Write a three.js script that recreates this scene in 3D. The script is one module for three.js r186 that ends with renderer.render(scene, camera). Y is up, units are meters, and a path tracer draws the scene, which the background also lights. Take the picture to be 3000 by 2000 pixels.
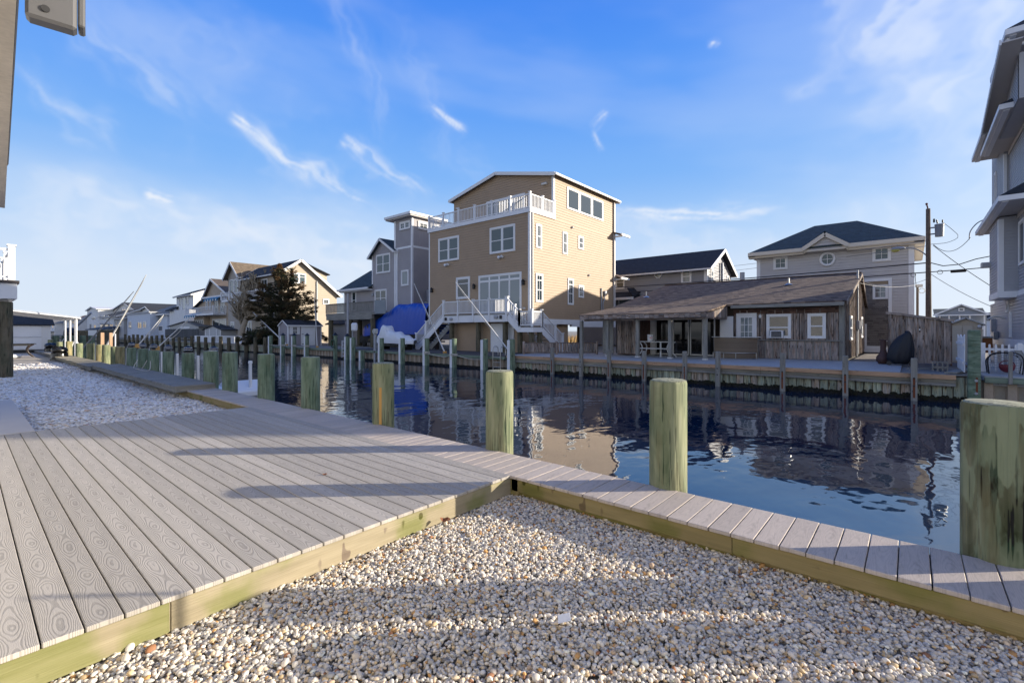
import * as THREE from 'three';
import { mergeGeometries } from 'three/addons/utils/BufferGeometryUtils.js';
import { ConvexGeometry } from 'three/addons/geometries/ConvexGeometry.js';

// ---------------------------------------------------------------- camera, sky, sun, exposure
// World: X runs along the canal (to the right), -Z points across it; the deck top is y = 0.
const scene = new THREE.Scene();
const R2 = Math.PI / 180;
const YAW = 40.4 * R2, CY = Math.cos(YAW), SY = Math.sin(YAW);
const camera = new THREE.PerspectiveCamera(2 * Math.atan(1000 / 1376) / R2, 1.5, 0.1, 3000);
camera.position.set(0, 1.4, 0);
camera.rotation.y = YAW;
camera.setViewOffset(3000, 2000, 0, 30, 3000, 2000);
const renderer = new THREE.WebGLRenderer({ antialias: true });
renderer.toneMapping = THREE.LinearToneMapping;
renderer.toneMappingExposure = 2.0;
renderer.shadowMap.enabled = true;
const SKY = 1 / 2.0;
const SUN_EL = 14.2 * R2, SUN_AZ = 3 * R2; // the sun stands to the right, 3 degrees forward of the image plane
const sun = new THREE.DirectionalLight(new THREE.Color().setRGB(1, 0.89, 0.73), 4.3);
sun.position.set(Math.cos(YAW + SUN_AZ) * Math.cos(SUN_EL), Math.sin(SUN_EL), -Math.sin(YAW + SUN_AZ) * Math.cos(SUN_EL)).multiplyScalar(150);
sun.castShadow = true;
Object.assign(sun.shadow.camera, { left: -120, right: 120, top: 60, bottom: -60, near: 1, far: 500 });
sun.shadow.mapSize.set(2048, 2048);
scene.add(sun, sun.target);

// ---------------------------------------------------------------- random numbers and noise
let seed = 12345;
const rnd = () => { seed = (seed + 0x6d2b79f5) | 0; let t = Math.imul(seed ^ (seed >>> 15), 1 | seed); t = (t + Math.imul(t ^ (t >>> 7), 61 | t)) ^ t; return ((t ^ (t >>> 14)) >>> 0) / 4294967296; };
const rr = (a, b) => a + (b - a) * rnd();
const LAT = new Float32Array(65536); for (let i = 0; i < 65536; i++) LAT[i] = rnd();
const mod = (a, n) => ((a % n) + n) % n;
function vn(x, y, p = 256, q = p) {
  const x0 = Math.floor(x), y0 = Math.floor(y), fx = x - x0, fy = y - y0, s = fx * fx * (3 - 2 * fx), t = fy * fy * (3 - 2 * fy);
  const a = mod(x0, p), b = mod(x0 + 1, p), c = mod(y0, q) * 256, d = mod(y0 + 1, q) * 256;
  return (LAT[(a + c) & 65535] * (1 - s) + LAT[(b + c) & 65535] * s) * (1 - t) + (LAT[(a + d) & 65535] * (1 - s) + LAT[(b + d) & 65535] * s) * t;
}
function fbm(x, y, o = 4, p = 256, q = p) { let s = 0, a = 0.5, n = 0; for (let i = 0; i < o; i++) { s += a * vn(x + i * 17 * 0, y, Math.min(p, 256), Math.min(q, 256)); n += a; x *= 2; y *= 2; p *= 2; q *= 2; a *= 0.5; } return s / n; }
const sst = (a, b, x) => { const t = Math.min(1, Math.max(0, (x - a) / (b - a))); return t * t * (3 - 2 * t); };
const mixn = (a, b, t) => a + (b - a) * t;

// ---------------------------------------------------------------- sky: air and thin cirrus, by direction
const lin = (r, g, b) => [r, g, b].map((c) => { c /= 255; return c <= 0.04045 ? c / 12.92 : ((c + 0.055) / 1.055) ** 2.4; });
{
  const W = 2048, H = 1024, data = new Float32Array(W * H * 4);
  const stops = [[-90, lin(120, 130, 140)], [-1, lin(205, 215, 226)], [0, lin(224, 235, 248)], [5, lin(214, 230, 249)], [11, lin(172, 208, 249)], [18, lin(128, 182, 248)], [27, lin(92, 158, 247)], [36, lin(72, 139, 242)], [50, lin(56, 108, 200)], [70, lin(47, 90, 168)], [90, lin(43, 82, 152)]];
  // wisps: azimuth (right of the view axis) and elevation of both ends in degrees, width, strength
  const wisps = [[-30.6, 21.9, -27, 19.8, 1.1, 0.85], [-28.5, 20.6, -22.5, 17.4, 1.6, 0.65], [-23.5, 18.2, -17.3, 15.0, 1.1, 0.45], [-20, 21, -17.8, 19.6, 0.8, 0.6], [-19, 20.4, -10, 16.2, 1.2, 0.4], [-10.2, 25.4, -5.6, 23.4, 0.5, 0.5], [-8.6, 24.6, -5.8, 23.6, 0.3, 0.5], [-38, 13.2, -35.8, 12.6, 0.5, 0.8],
    [11.6, 24.5, 10, 22.8, 0.5, 0.5], [10, 22.8, 10.6, 20.6, 0.4, 0.35], [13, 13.2, 29, 13.4, 1.0, 0.75], [-43, 27, -34.5, 21, 1.5, 0.24], [-46, 22, -40, 17, 1.2, 0.3], [-21, 35, -15, 22, 1.8, 0.16], [-14, 33, -2, 16, 2.2, 0.12], [-40, 30, -20, 15, 4, 0.16], [-28, 14, 4, 12, 3, 0.14],
    [-48, 12, -14, 6.5, 3.2, 0.6], [-34, 10.5, -2, 6.5, 2.4, 0.5], [8, 10, 45, 8, 3, 0.45], [34, 35, 47, 20, 5, 0.6], [38, 24, 52, 14, 6, 0.35], [22.6, 29.4, 23.9, 29.2, 0.3, 0.8], [-60, 20, -90, 12, 5, 0.5], [100, 30, 160, 22, 5, 0.5], [-150, 25, -110, 32, 4, 0.4], [60, 34, 110, 50, 8, 0.3]];
  const white = lin(232, 240, 252), sunDir = sun.position.clone().normalize();
  for (let j = 0; j < H; j++) {
    const el = ((j + 0.5) / H - 0.5) * 180, y = Math.sin(el * R2), h = Math.cos(el * R2);
    let k = 1; while (k < stops.length - 1 && stops[k][0] < el) k++;
    const t = sst(stops[k - 1][0], stops[k][0], el) * 0.3 + 0.7 * Math.min(1, Math.max(0, (el - stops[k - 1][0]) / (stops[k][0] - stops[k - 1][0])));
    const base = [0, 1, 2].map((c) => mixn(stops[k - 1][1][c], stops[k][1][c], t));
    for (let i = 0; i < W; i++) {
      const ph = ((i + 0.5) / W - 0.5) * 2 * Math.PI, x = Math.cos(ph) * h, z = Math.sin(ph) * h;
      let az = Math.atan2(CY * x - SY * z, -SY * x - CY * z) / R2;
      const cs = x * sunDir.x + y * sunDir.y + z * sunDir.z, glow = Math.pow(Math.max(0, cs * 0.5 + 0.5), 14);
      let a = 0;
      if (el > 0 && el < 70) {
        const n1 = fbm(az * 0.16 + 40, el * 0.3 + 9, 4) - 0.5, n2 = fbm(az * 0.07 + 3, el * 0.12 + 90, 3) - 0.5;
        for (const [a0, e0, a1, e1, w, s] of wisps) {
          const lo = Math.min(a0, a1) - 4 * w, hi = Math.max(a0, a1) + 4 * w;
          if (az < lo || az > hi || el < Math.min(e0, e1) - 4 * w || el > Math.max(e0, e1) + 4 * w) continue;
          const dx = a1 - a0, dy = e1 - e0, L = Math.hypot(dx, dy), q = ((az - a0) * dx + (el - e0) * dy) / (L * L), d = ((az - a0) * -dy + (el - e0) * dx) / L + n1 * 3.4 * w;
          const ends = sst(-0.12, 0.2, q) * (1 - sst(0.75, 1.15, q)), fib = 1.7 * sst(0.3, 0.78, fbm(q * L * 0.5 + s * 50 + n2 * 3, d / w * 2.6 + e0 + q * L * 0.22, 5)) + 0.12, soft = Math.min(1, w / 2.6);
          a = 1 - (1 - a) * (1 - Math.min(1, s * ends * Math.exp(-d * d / (w * w) * 1.3) * mixn(fib, 0.55 + 0.3 * (fib - 0.5), soft)));
        }
        const veil = sst(0.42, 0.75, fbm(az * 0.035 + el * 0.05 + 20, el * 0.11 + 4, 5) + n2 * 0.15) * 0.16 * sst(0, 6, el) * (1 - sst(30, 55, el));
        a = 1 - (1 - a) * (1 - veil);
      }
      const side = sst(36, 85, az) * (1 - sst(120, 180, az)) * sst(0, 8, el) * 0.5, veilBack = sst(52, 125, Math.abs(az)) * (1 - sst(14, 48, el)) * 0.75;
      for (let c = 0; c < 3; c++) {
        let v = mixn(base[c], [0.52, 0.62, 0.9][c], side);
        v = mixn(v, [0.92, 0.93, 0.95][c], el > 0 ? veilBack : 0); v += glow * [0.6, 0.52, 0.4][c] * (el > -2 ? 1 : 0.2);
        v = mixn(v, white[c] * (1 + 0.4 * glow), a);
        data[(j * W + i) * 4 + c] = v * SKY;
      }
      data[(j * W + i) * 4 + 3] = 1;
    }
  }
  const t = new THREE.DataTexture(data, W, H, THREE.RGBAFormat, THREE.FloatType);
  t.mapping = THREE.EquirectangularReflectionMapping; t.magFilter = t.minFilter = THREE.LinearFilter; t.wrapS = THREE.RepeatWrapping; t.needsUpdate = true;
  scene.background = t; scene.environment = t;
}

// ---------------------------------------------------------------- textures (linear values; what surfaces are made of)
function tex(w, h, fn, rx = 1, ry = 1) {
  const d = new Uint8Array(w * h * 4);
  for (let j = 0; j < h; j++) for (let i = 0; i < w; i++) {
    const v = fn(i / w, j / h, i, j), k = (j * w + i) * 4;
    if (typeof v === 'number') d[k] = d[k + 1] = d[k + 2] = Math.max(0, Math.min(255, v * 255));
    else for (let c = 0; c < 3; c++) d[k + c] = Math.max(0, Math.min(255, v[c] * 255));
    d[k + 3] = 255;
  }
  const t = new THREE.DataTexture(d, w, h); t.wrapS = t.wrapT = THREE.RepeatWrapping; t.magFilter = t.minFilter = THREE.LinearFilter; t.repeat.set(rx, ry); t.needsUpdate = true;
  return t;
}
const rep = (t, x, y) => { const c = t.clone(); c.repeat.set(x, y); c.needsUpdate = true; return c; };
// embossed composite board: u runs along 2.4 m, v across one board
const deckLine = (u, v, f = 1) => {
  const y = u * 2.4, c = 0.5 + 0.26 * (vn(u * 7, 3.5, 7) - 0.5), d = (v - c) * 0.145;
  const B = 0.72 * Math.sin(2 * Math.PI * u * 5 + 2.2 * vn(u * 8, 7.2, 8)) + 0.7 * vn(u * 9, 1.5, 9);
  const h = B - (d / 0.04) ** 2 * 1.3 + (vn(u * 40, v * 6 + 20, 40) - 0.5) * 0.3, q = mod(h * 1.75 * f, 1);
  return sst(0.45, 0.66, q) * (1 - sst(0.86, 1, q));
};
const tDeck = tex(2048, 256, (u, v) => 1.0 - 0.24 * deckLine(u, v) - 0.16 * (fbm(u * 60, v * 40, 3, 60, 40) - 0.5) - 0.16 * (fbm(u * 6, v * 3 + 30, 3, 6, 3) - 0.5));
const tDeckB = tex(2048, 256, (u, v) => 0.7 - 0.5 * deckLine(u, v) - 0.25 * vn(u * 200, v * 90 + 10, 200, 90));
const tCap = tex(1024, 256, (u, v) => 0.98 - 0.09 * deckLine(u * 0.4 + 0.1, v, 0.8) - 0.22 * (fbm(u * 30, v * 24, 4, 30, 24) - 0.5) - 0.12 * sst(0.62, 0.8, fbm(u * 12, v * 6 + 60, 4, 12, 6)));
// weathered sawn timber: grain along u (2 m), v across 0.5 m
const tWood = tex(1024, 512, (u, v) => { const g = fbm(u * 5, v * 70, 4, 5, 70), s = fbm(u * 3, v * 7 + 50, 4, 3, 7), k = sst(0.74, 0.84, fbm(u * 16, v * 9 + 120, 3, 16, 9)); return 0.45 + 0.55 * g + 0.5 * (s - 0.5) - 0.35 * k; }, 0.5, 2);
const tWoodB = tex(512, 512, (u, v) => fbm(u * 4, v * 64, 4, 4, 64), 0.5, 2);
// mottled grey weathering for old cottage boards
const tOld = tex(1024, 512, (u, v) => { const g = fbm(u * 5, v * 60, 4, 5, 60), s = fbm(u * 6, v * 12 + 20, 5, 6, 12), k = sst(0.62, 0.78, fbm(u * 9, v * 14 + 90, 4, 9, 14)), w = sst(0.45, 0.75, fbm(u * 4, v * 8 + 140, 4, 4, 8)); return [0, 1, 2].map((c) => Math.max(0.08, 0.3 + 0.42 * g + 0.85 * (s - 0.42) * [0.95, 1, 1.05][c] - 0.42 * k + w * [0.12, 0.02, -0.06][c])); }, 0.5, 2);
// treated timber fascia, straw with green algae; u along 2 m
const tTreat = tex(1024, 256, (u, v) => { const g = fbm(u * 5, v * 26, 4, 5, 26), al = sst(0.4, 0.72, fbm(u * 8, v * 3 + 70, 5, 8, 3) + (v - 0.5) * 0.35), k = sst(0.8, 0.86, fbm(u * 24, v * 7 + 33, 2, 24, 7)); return [0.66 + 0.4 * g - 0.26 * al - 0.4 * k, 0.62 + 0.38 * g - 0.16 * al - 0.42 * k, 0.52 + 0.4 * g - 0.36 * al - 0.34 * k]; }, 0.5, 1);
const pileTex = (o, patch) => tex(512, 1024, (u, v) => {
  const g = fbm(u * 34 + o, v * 5, 4, 34, 5), s = fbm(u * 9 + o * 3, v * 5 + 40, 5, 9, 5), c = sst(0.66, 0.74, fbm(u * 60, v * 6 + o, 3, 60, 6)), b = sst(0.55, 0.72, fbm(u * 12 + 30, v * 4 + o, 4, 12, 4));
  const p = patch ? sst(0.6, 0.64, fbm(u * 12, v * 5 + 11, 4, 12, 5)) : 0, mt = patch ? sst(0.44, 0.6, fbm(u * 16 + 60, v * 9 + 7, 5, 16, 9)) * 0.36 : 0, ring = sst(0.72, 0.8, Math.abs(Math.sin((fbm(u * 3, v * 3 + o, 3, 3, 3) * 2 + u * 2) * 9)) * 0.9) * 0.06, kn = 0.4 * sst(0.76, 0.82, fbm(u * 8 + 3, v * 7 + 9 + o, 3, 8, 7));
  const base = [0.54 + 0.44 * g + 0.9 * (s - 0.5) - 0.42 * c - ring - kn - mt * 0.8, 0.6 + 0.42 * g + 0.75 * (s - 0.5) - 0.42 * c - ring - kn - mt, 0.5 + 0.44 * g + 0.75 * (s - 0.5) - 0.38 * c - ring - kn - mt];
  const br = [0.62, 0.5, 0.34], pa = [0.95, 1.0, 0.92];
  return [0, 1, 2].map((k) => mixn(mixn(base[k], br[k] * (0.6 + 0.5 * g), b * (patch ? 0.55 : 0.28)), pa[k], p * 0.8));
});
const tPileA = pileTex(0, false), tPileB = pileTex(5, true);
const tPileBump = tex(512, 1024, (u, v) => 0.6 * fbm(u * 40, v * 5, 4, 40, 5) + 0.4 * (1 - sst(0.62, 0.72, fbm(u * 70, v * 5, 3, 70, 5))));
const shingle = (u, v) => { const r = Math.floor(v * 16), o = (r * 7919 % 13) / 13, c = Math.floor((u * 8 + o) % 8 + 8), n = LAT[(c * 37 + r * 911) & 65535]; return [n, mod(v * 16, 1), mod(u * 8 + o, 1)]; };
const tShingle = tex(512, 512, (u, v) => { const [n, f, e] = shingle(u, v); return (0.62 + 0.4 * n + 0.3 * (fbm(u * 60, v * 60, 3, 60) - 0.5)) * (0.72 + 0.28 * sst(0.0, 0.16, f)) * (e < 0.03 ? 0.75 : 1); }, 1 / 2.4, 1 / 2.4);
const tShingleB = tex(512, 512, (u, v) => { const [n, f] = shingle(u, v); return 0.5 + 0.3 * n - 0.5 * f + 0.3 * vn(u * 120, v * 120, 120); }, 1 / 2.4, 1 / 2.4);
const tMottle = tex(512, 512, (u, v) => { const [n, f, e] = shingle(u, v), m = fbm(u * 5, v * 9, 5, 5, 9), k = (0.35 + 0.75 * n) * (0.45 + 1.1 * m) * (0.62 + 0.38 * sst(0.0, 0.2, f)); return [k, k * (0.93 + 0.08 * n), k * (0.9 + 0.2 * (1 - m))]; }, 1 / 2.4, 1 / 2.4);
const tNoise = tex(512, 512, (u, v) => 0.72 + 0.36 * fbm(u * 8, v * 8, 6, 8) + 0.14 * (vn(u * 180, v * 180, 180) - 0.5), 0.25, 0.25);
const tSoft = tex(256, 256, (u, v) => 0.9 + 0.14 * fbm(u * 6, v * 6, 5, 6), 0.3, 0.3);
const waveH = (u, v) => 0.55 * fbm(u * 16, v * 9, 2, 16, 9) + 0.3 * fbm(u * 34, v * 22 + 40, 3, 34, 22) + 0.09 * fbm(u * 90, v * 60 + 80, 2, 90, 60);
const tWave = tex(1024, 1024, waveH, 1 / 13, 1 / 13);
const tMoss = tex(256, 256, (u, v) => fbm(u * 12, v * 12, 5, 12), 1, 1);

// ---------------------------------------------------------------- materials
function M(rgb, o = {}) {
  const { rough = 0.75, phys, ...rest } = o, m = phys ? new THREE.MeshPhysicalMaterial({ roughness: rough, ...rest }) : new THREE.MeshStandardMaterial({ roughness: rough, ...rest });
  m.color.setRGB(...rgb); return m;
}
const tint = (rgb, s) => rgb.map((c) => c * s);
const many = (rgb, n, spread, o) => Array.from({ length: n }, () => M(tint(rgb, rr(1 - spread, 1 + spread)), o));
const pick = (a) => a[Math.floor(rnd() * a.length)];
const mat = {
  deck: many([0.47, 0.435, 0.385], 9, 0.11, { phys: 1, specularIntensity: 0.35, map: tDeck, bumpMap: tDeckB, bumpScale: 0.0016, rough: 0.7 }),
  cap: many([0.5, 0.435, 0.375], 7, 0.08, { phys: 1, specularIntensity: 0.35, map: tCap, bumpMap: tDeckB, bumpScale: 0.0006, rough: 0.6 }),
  treat: M([0.36, 0.325, 0.24], { map: tTreat, bumpMap: tWoodB, bumpScale: 0.002, rough: 0.8 }),
  treatDark: M([0.3, 0.25, 0.12], { map: tTreat, bumpMap: tWoodB, bumpScale: 0.002, rough: 0.85 }),
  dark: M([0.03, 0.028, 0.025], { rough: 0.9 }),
  greyWood: many([0.33, 0.32, 0.285], 5, 0.14, { map: tWood, bumpMap: tWoodB, bumpScale: 0.003, rough: 0.85 }),
  old: many([0.42, 0.36, 0.32], 10, 0.36, { map: tOld, bumpMap: tWoodB, bumpScale: 0.004, rough: 0.9 }),
  oldRed: many([0.17, 0.1, 0.075], 4, 0.2, { map: tOld, bumpMap: tWoodB, bumpScale: 0.004, rough: 0.9 }),
  orange: M([0.6, 0.38, 0.23], { map: tWood, bumpMap: tWoodB, bumpScale: 0.003, rough: 0.8 }),
  wale: many([0.32, 0.29, 0.22], 3, 0.15, { map: tWood, bumpMap: tWoodB, bumpScale: 0.003, rough: 0.85 }),
  plank: many([0.48, 0.54, 0.41], 7, 0.22, { map: tOld, rough: 0.85 }).concat(many([0.54, 0.48, 0.4], 3, 0.1, { map: tOld, rough: 0.85 })),
  algae: M([0.008, 0.008, 0.006], { map: tMoss, bumpMap: tMoss, bumpScale: 0.05, rough: 0.8 }),
  moss: M([0.018, 0.018, 0.006], { bumpMap: tMoss, bumpScale: 0.05, rough: 0.9 }),
  pileA: M([0.27, 0.28, 0.18], { map: tPileA, bumpMap: tPileBump, bumpScale: 0.006, rough: 0.85 }),
  pileB: M([0.21, 0.235, 0.16], { map: tPileB, bumpMap: tPileBump, bumpScale: 0.006, rough: 0.85 }),
  pileG: M([0.2, 0.26, 0.2], { map: tPileA, bumpMap: tPileBump, bumpScale: 0.006, rough: 0.85 }),
  pileT: M([0.36, 0.3, 0.17], { map: tPileA, bumpMap: tPileBump, bumpScale: 0.006, rough: 0.85 }),
  pileTop: M([0.42, 0.42, 0.27], { map: tPileBump, rough: 0.85 }),
  bigPile: M([0.15, 0.125, 0.09], { map: tPileA, bumpMap: tPileBump, bumpScale: 0.008, rough: 0.9 }),
  white: M([0.74, 0.75, 0.76], { map: tSoft, rough: 0.5 }),
  whiteOld: M([0.62, 0.62, 0.6], { map: tNoise, rough: 0.6 }),
  trim: M([0.72, 0.72, 0.71], { rough: 0.55 }),
  tan: M([0.37, 0.265, 0.17], { map: tSoft, rough: 0.6 }),
  grey: M([0.34, 0.32, 0.33], { map: tSoft, rough: 0.6 }),
  blueGrey: M([0.26, 0.29, 0.34], { map: tSoft, rough: 0.6 }),
  rhGrey: M([0.36, 0.37, 0.4], { map: tSoft, rough: 0.55 }),
  hipGrey: M([0.5, 0.485, 0.48], { map: tSoft, rough: 0.6 }),
  soffit: M([0.5, 0.47, 0.44], { map: tSoft, rough: 0.65 }),
  beige: M([0.44, 0.37, 0.28], { map: tSoft, rough: 0.65 }),
  stucco: M([0.5, 0.4, 0.29], { map: tNoise, rough: 0.85 }),
  paleBlue: M([0.55, 0.6, 0.68], { map: tSoft, rough: 0.6 }),
  wallWhite: M([0.7, 0.7, 0.69], { map: tSoft, rough: 0.6 }),
  wallGrey: M([0.42, 0.43, 0.44], { map: tSoft, rough: 0.6 }),
  roofDark: M([0.03, 0.034, 0.042], { map: tShingle, bumpMap: tShingleB, bumpScale: 0.02, rough: 0.95 }),
  roofGreen: M([0.05, 0.075, 0.085], { map: tShingle, bumpMap: tShingleB, bumpScale: 0.02, rough: 0.95 }),
  roofOld: M([0.21, 0.15, 0.105], { map: tMottle, bumpMap: tShingleB, bumpScale: 0.03, rough: 0.95 }),
  roofBrown: M([0.2, 0.15, 0.1], { map: tShingle, bumpMap: tShingleB, bumpScale: 0.02, rough: 0.95 }),
  roofRed: M([0.26, 0.11, 0.07], { map: tShingle, rough: 0.95 }),
  roofGrey: M([0.24, 0.235, 0.225], { map: tShingle, rough: 0.95 }),
  glass: M([0.03, 0.045, 0.055], { rough: 0.04, phys: 1, ior: 1.7 }),
  glassTeal: M([0.05, 0.085, 0.1], { rough: 0.05, phys: 1, ior: 1.6, map: tSoft }),
  glassPale: M([0.2, 0.24, 0.25], { rough: 0.06, phys: 1, ior: 1.6 }),
  glassDark: M([0.012, 0.012, 0.012], { rough: 0.04, phys: 1, ior: 1.55 }),
  black: M([0.014, 0.014, 0.015], { rough: 0.5 }),
  blackBag: M([0.012, 0.012, 0.012], { rough: 0.22 }),
  metal: M([0.5, 0.5, 0.5], { rough: 0.35, metalness: 0.9 }),
  greyMetal: M([0.33, 0.35, 0.38], { rough: 0.5, metalness: 0.2 }),
  rust: M([0.16, 0.05, 0.02], { rough: 0.95 }),
  brownDeck: M([0.1, 0.085, 0.08], { map: tWood, rough: 0.8 }),
  farDeck: M([0.48, 0.49, 0.5], { map: tWood, rough: 0.7 }),
  concrete: M([0.5, 0.44, 0.36], { map: tNoise, bumpMap: tNoise, bumpScale: 0.01, rough: 0.95 }),
  sand: M([0.3, 0.27, 0.22], { map: tNoise, rough: 1 }),
  bed: M([0.2, 0.18, 0.15], { map: tNoise, rough: 1 }),
  blue: M([0.003, 0.062, 0.42], { map: tSoft, rough: 0.42 }),
  cover: M([0.006, 0.008, 0.014], { rough: 0.6 }),
  vinylA: M([0.42, 0.34, 0.26], { map: tNoise, rough: 0.7 }),
  whiteTarp: M([0.7, 0.72, 0.75], { rough: 0.5 }),
  rope: M([0.5, 0.47, 0.4], { rough: 0.95 }),
  bark: M([0.46, 0.39, 0.29], { map: tWood, bumpMap: tWoodB, bumpScale: 0.02, rough: 0.95 }),
  barkDark: M([0.06, 0.045, 0.035], { rough: 0.95 }),
  awning: M([0.03, 0.22, 0.42], { rough: 0.8 }),
  wire: M([0.012, 0.012, 0.014], { rough: 0.6 }),
  wireGrey: M([0.25, 0.25, 0.26], { rough: 0.6 }),
  brass: M([0.55, 0.3, 0.08], { rough: 0.7 }),
};

// ---------------------------------------------------------------- builders
const V = (x, y, z) => new THREE.Vector3(x, y, z);
const taken = {};
const numbered = (n) => { const k = taken[n] = (taken[n] ?? -1) + 1; return k ? n + '_' + String(k).padStart(3, '0') : n; };
function tag(o, label, category, group, kind) { if (label) o.userData.label = label; if (category) o.userData.category = category; if (group) o.userData.group = group; if (kind) o.userData.kind = kind; return o; }
function thing(name, label, category, at = [0, 0, 0], group, kind) { const o = new THREE.Group(); o.name = numbered(name); o.position.set(...at); scene.add(o); return tag(o, label, category, group, kind); }
// geometry given in world axes is moved into its parent's own axes
const origin = (o) => { const p = V(0, 0, 0); for (; o && o !== scene; o = o.parent) p.add(o.position); return p; };
function clean(g) { g = g.index ? g.toNonIndexed() : g; for (const k of Object.keys(g.attributes)) if (!['position', 'normal', 'uv'].includes(k)) g.deleteAttribute(k); if (!g.attributes.uv) g.setAttribute('uv', new THREE.BufferAttribute(new Float32Array(g.attributes.position.count * 2), 2)); if (!g.attributes.normal) g.computeVertexNormals(); return g; }
function part(parent, name, geos, material, kind) {
  const g = [].concat(geos).map(clean), geo = g.length > 1 ? mergeGeometries(g) : g[0], o = origin(parent);
  geo.translate(-o.x, -o.y, -o.z);
  const m = new THREE.Mesh(geo, material); m.castShadow = m.receiveShadow = true; m.name = parent === scene ? numbered(name) : name;
  if (kind) m.userData.kind = kind; parent.add(m); return m;
}
const single = (name, label, category, geos, material, group, kind) => tag(part(scene, name, geos, material), label, category, group, kind);
const poleWood = M([0.19, 0.15, 0.12], { map: tWood, rough: 0.95 });
function copy(src, at, turn, label, sc) { const c = src.clone(); c.name = numbered(src.name.replace(/_\d+$/, '')); c.position.set(...at); if (turn !== undefined) c.rotation.y = turn; if (sc) c.scale.set(...sc); c.userData = { ...src.userData }; if (label) c.userData.label = label; scene.add(c); return c; }

// uv in metres; the longest side of a box carries the grain along u
function boxUV(g, ax, off = [0, 0]) {
  const p = g.attributes.position, n = g.attributes.normal, uv = new Float32Array(p.count * 2);
  for (let i = 0; i < p.count; i++) {
    const q = [p.getX(i), p.getY(i), p.getZ(i)], m = [Math.abs(n.getX(i)), Math.abs(n.getY(i)), Math.abs(n.getZ(i))], f = m[0] > m[1] && m[0] > m[2] ? 0 : m[1] > m[2] ? 1 : 2;
    let a = [0, 1, 2].filter((k) => k !== f); if (a[1] === ax) a.reverse();
    uv[i * 2] = q[a[0]] + off[0]; uv[i * 2 + 1] = q[a[1]] + off[1];
  }
  g.setAttribute('uv', new THREE.BufferAttribute(uv, 2)); return g;
}
const longest = (w, h, d) => (w >= h && w >= d ? 0 : h >= d ? 1 : 2);
function B(w, h, d, x, y, z, rnduv) { const g = boxUV(new THREE.BoxGeometry(w, h, d).toNonIndexed(), longest(w, h, d), rnduv ? [rnd() * 9, rnd() * 9] : [x, y]); return g.translate(x, y, z); }
const BX = (x0, x1, y0, y1, z0, z1, r) => B(Math.abs(x1 - x0), Math.abs(y1 - y0), Math.abs(z1 - z0), (x0 + x1) / 2, (y0 + y1) / 2, (z0 + z1) / 2, r);
// box with chamfered edges
function CB(w, h, d, c) {
  const P = [], N = [], X = w / 2, Y = h / 2, Z = d / 2, quad = (a, b, e, f) => { tri(a, b, e); tri(a, e, f); };
  function tri(a, b, e) { const n = V(0, 0, 0).crossVectors(b.clone().sub(a), e.clone().sub(a)).normalize(), m = a.clone().add(b).add(e); if (n.dot(m) < 0) { [b, e] = [e, b]; n.negate(); } for (const q of [a, b, e]) { P.push(q.x, q.y, q.z); N.push(n.x, n.y, n.z); } }
  const v = (sx, sy, sz, k) => V(sx * (X - (k === 0 ? 0 : c)), sy * (Y - (k === 1 ? 0 : c)), sz * (Z - (k === 2 ? 0 : c))), s = [-1, 1];
  for (const a of s) { quad(v(a, -1, -1, 0), v(a, 1, -1, 0), v(a, 1, 1, 0), v(a, -1, 1, 0)); quad(v(-1, a, -1, 1), v(1, a, -1, 1), v(1, a, 1, 1), v(-1, a, 1, 1)); quad(v(-1, -1, a, 2), v(1, -1, a, 2), v(1, 1, a, 2), v(-1, 1, a, 2)); }
  for (const a of s) for (const b of s) { quad(v(a, b, -1, 0), v(a, b, 1, 0), v(a, b, 1, 1), v(a, b, -1, 1)); quad(v(a, -1, b, 0), v(a, 1, b, 0), v(a, 1, b, 2), v(a, -1, b, 2)); quad(v(-1, a, b, 1), v(1, a, b, 1), v(1, a, b, 2), v(-1, a, b, 2)); for (const e of s) tri(v(a, b, e, 0), v(a, b, e, 1), v(a, b, e, 2)); }
  const g = new THREE.BufferGeometry(); g.setAttribute('position', new THREE.Float32BufferAttribute(P, 3)); g.setAttribute('normal', new THREE.Float32BufferAttribute(N, 3)); return g;
}
const CBX = (w, h, d, c, x, y, z) => boxUV(CB(w, h, d, c), longest(w, h, d), [rnd() * 9, rnd() * 9]).translate(x, y, z);
// beam from p to q, w wide, h high
function beam(p, q, w, h) {
  const a = V(...p), b = V(...q), L = a.distanceTo(b), g = boxUV(new THREE.BoxGeometry(L, h, w).toNonIndexed(), 0, [rnd() * 9, rnd() * 9]);
  const d = b.clone().sub(a).normalize(), side = Math.abs(d.y) > 0.999 ? V(0, 0, 1) : V(0, 0, 0).crossVectors(d, V(0, 1, 0)).normalize(), up = V(0, 0, 0).crossVectors(side, d);
  return g.applyMatrix4(new THREE.Matrix4().makeBasis(d, up, side).setPosition(a.add(b).multiplyScalar(0.5)));
}
const tube = (pts, r, seg = 12, rad = 6) => new THREE.TubeGeometry(new THREE.CatmullRomCurve3(pts.map((p) => V(...p))), seg, r, rad);
function rod(p, q, r0, r1 = r0, n = 8) { const a = V(...p), b = V(...q), L = a.distanceTo(b), g = new THREE.CylinderGeometry(r1, r0, L, n); return g.applyQuaternion(new THREE.Quaternion().setFromUnitVectors(V(0, 1, 0), b.clone().sub(a).normalize())).translate((p[0] + q[0]) / 2, (p[1] + q[1]) / 2, (p[2] + q[2]) / 2); }
function sag(p, q, s, n = 14) { const o = []; for (let i = 0; i <= n; i++) { const t = i / n; o.push([mixn(p[0], q[0], t), mixn(p[1], q[1], t) - s * 4 * t * (1 - t), mixn(p[2], q[2], t)]); } return o; }
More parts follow.
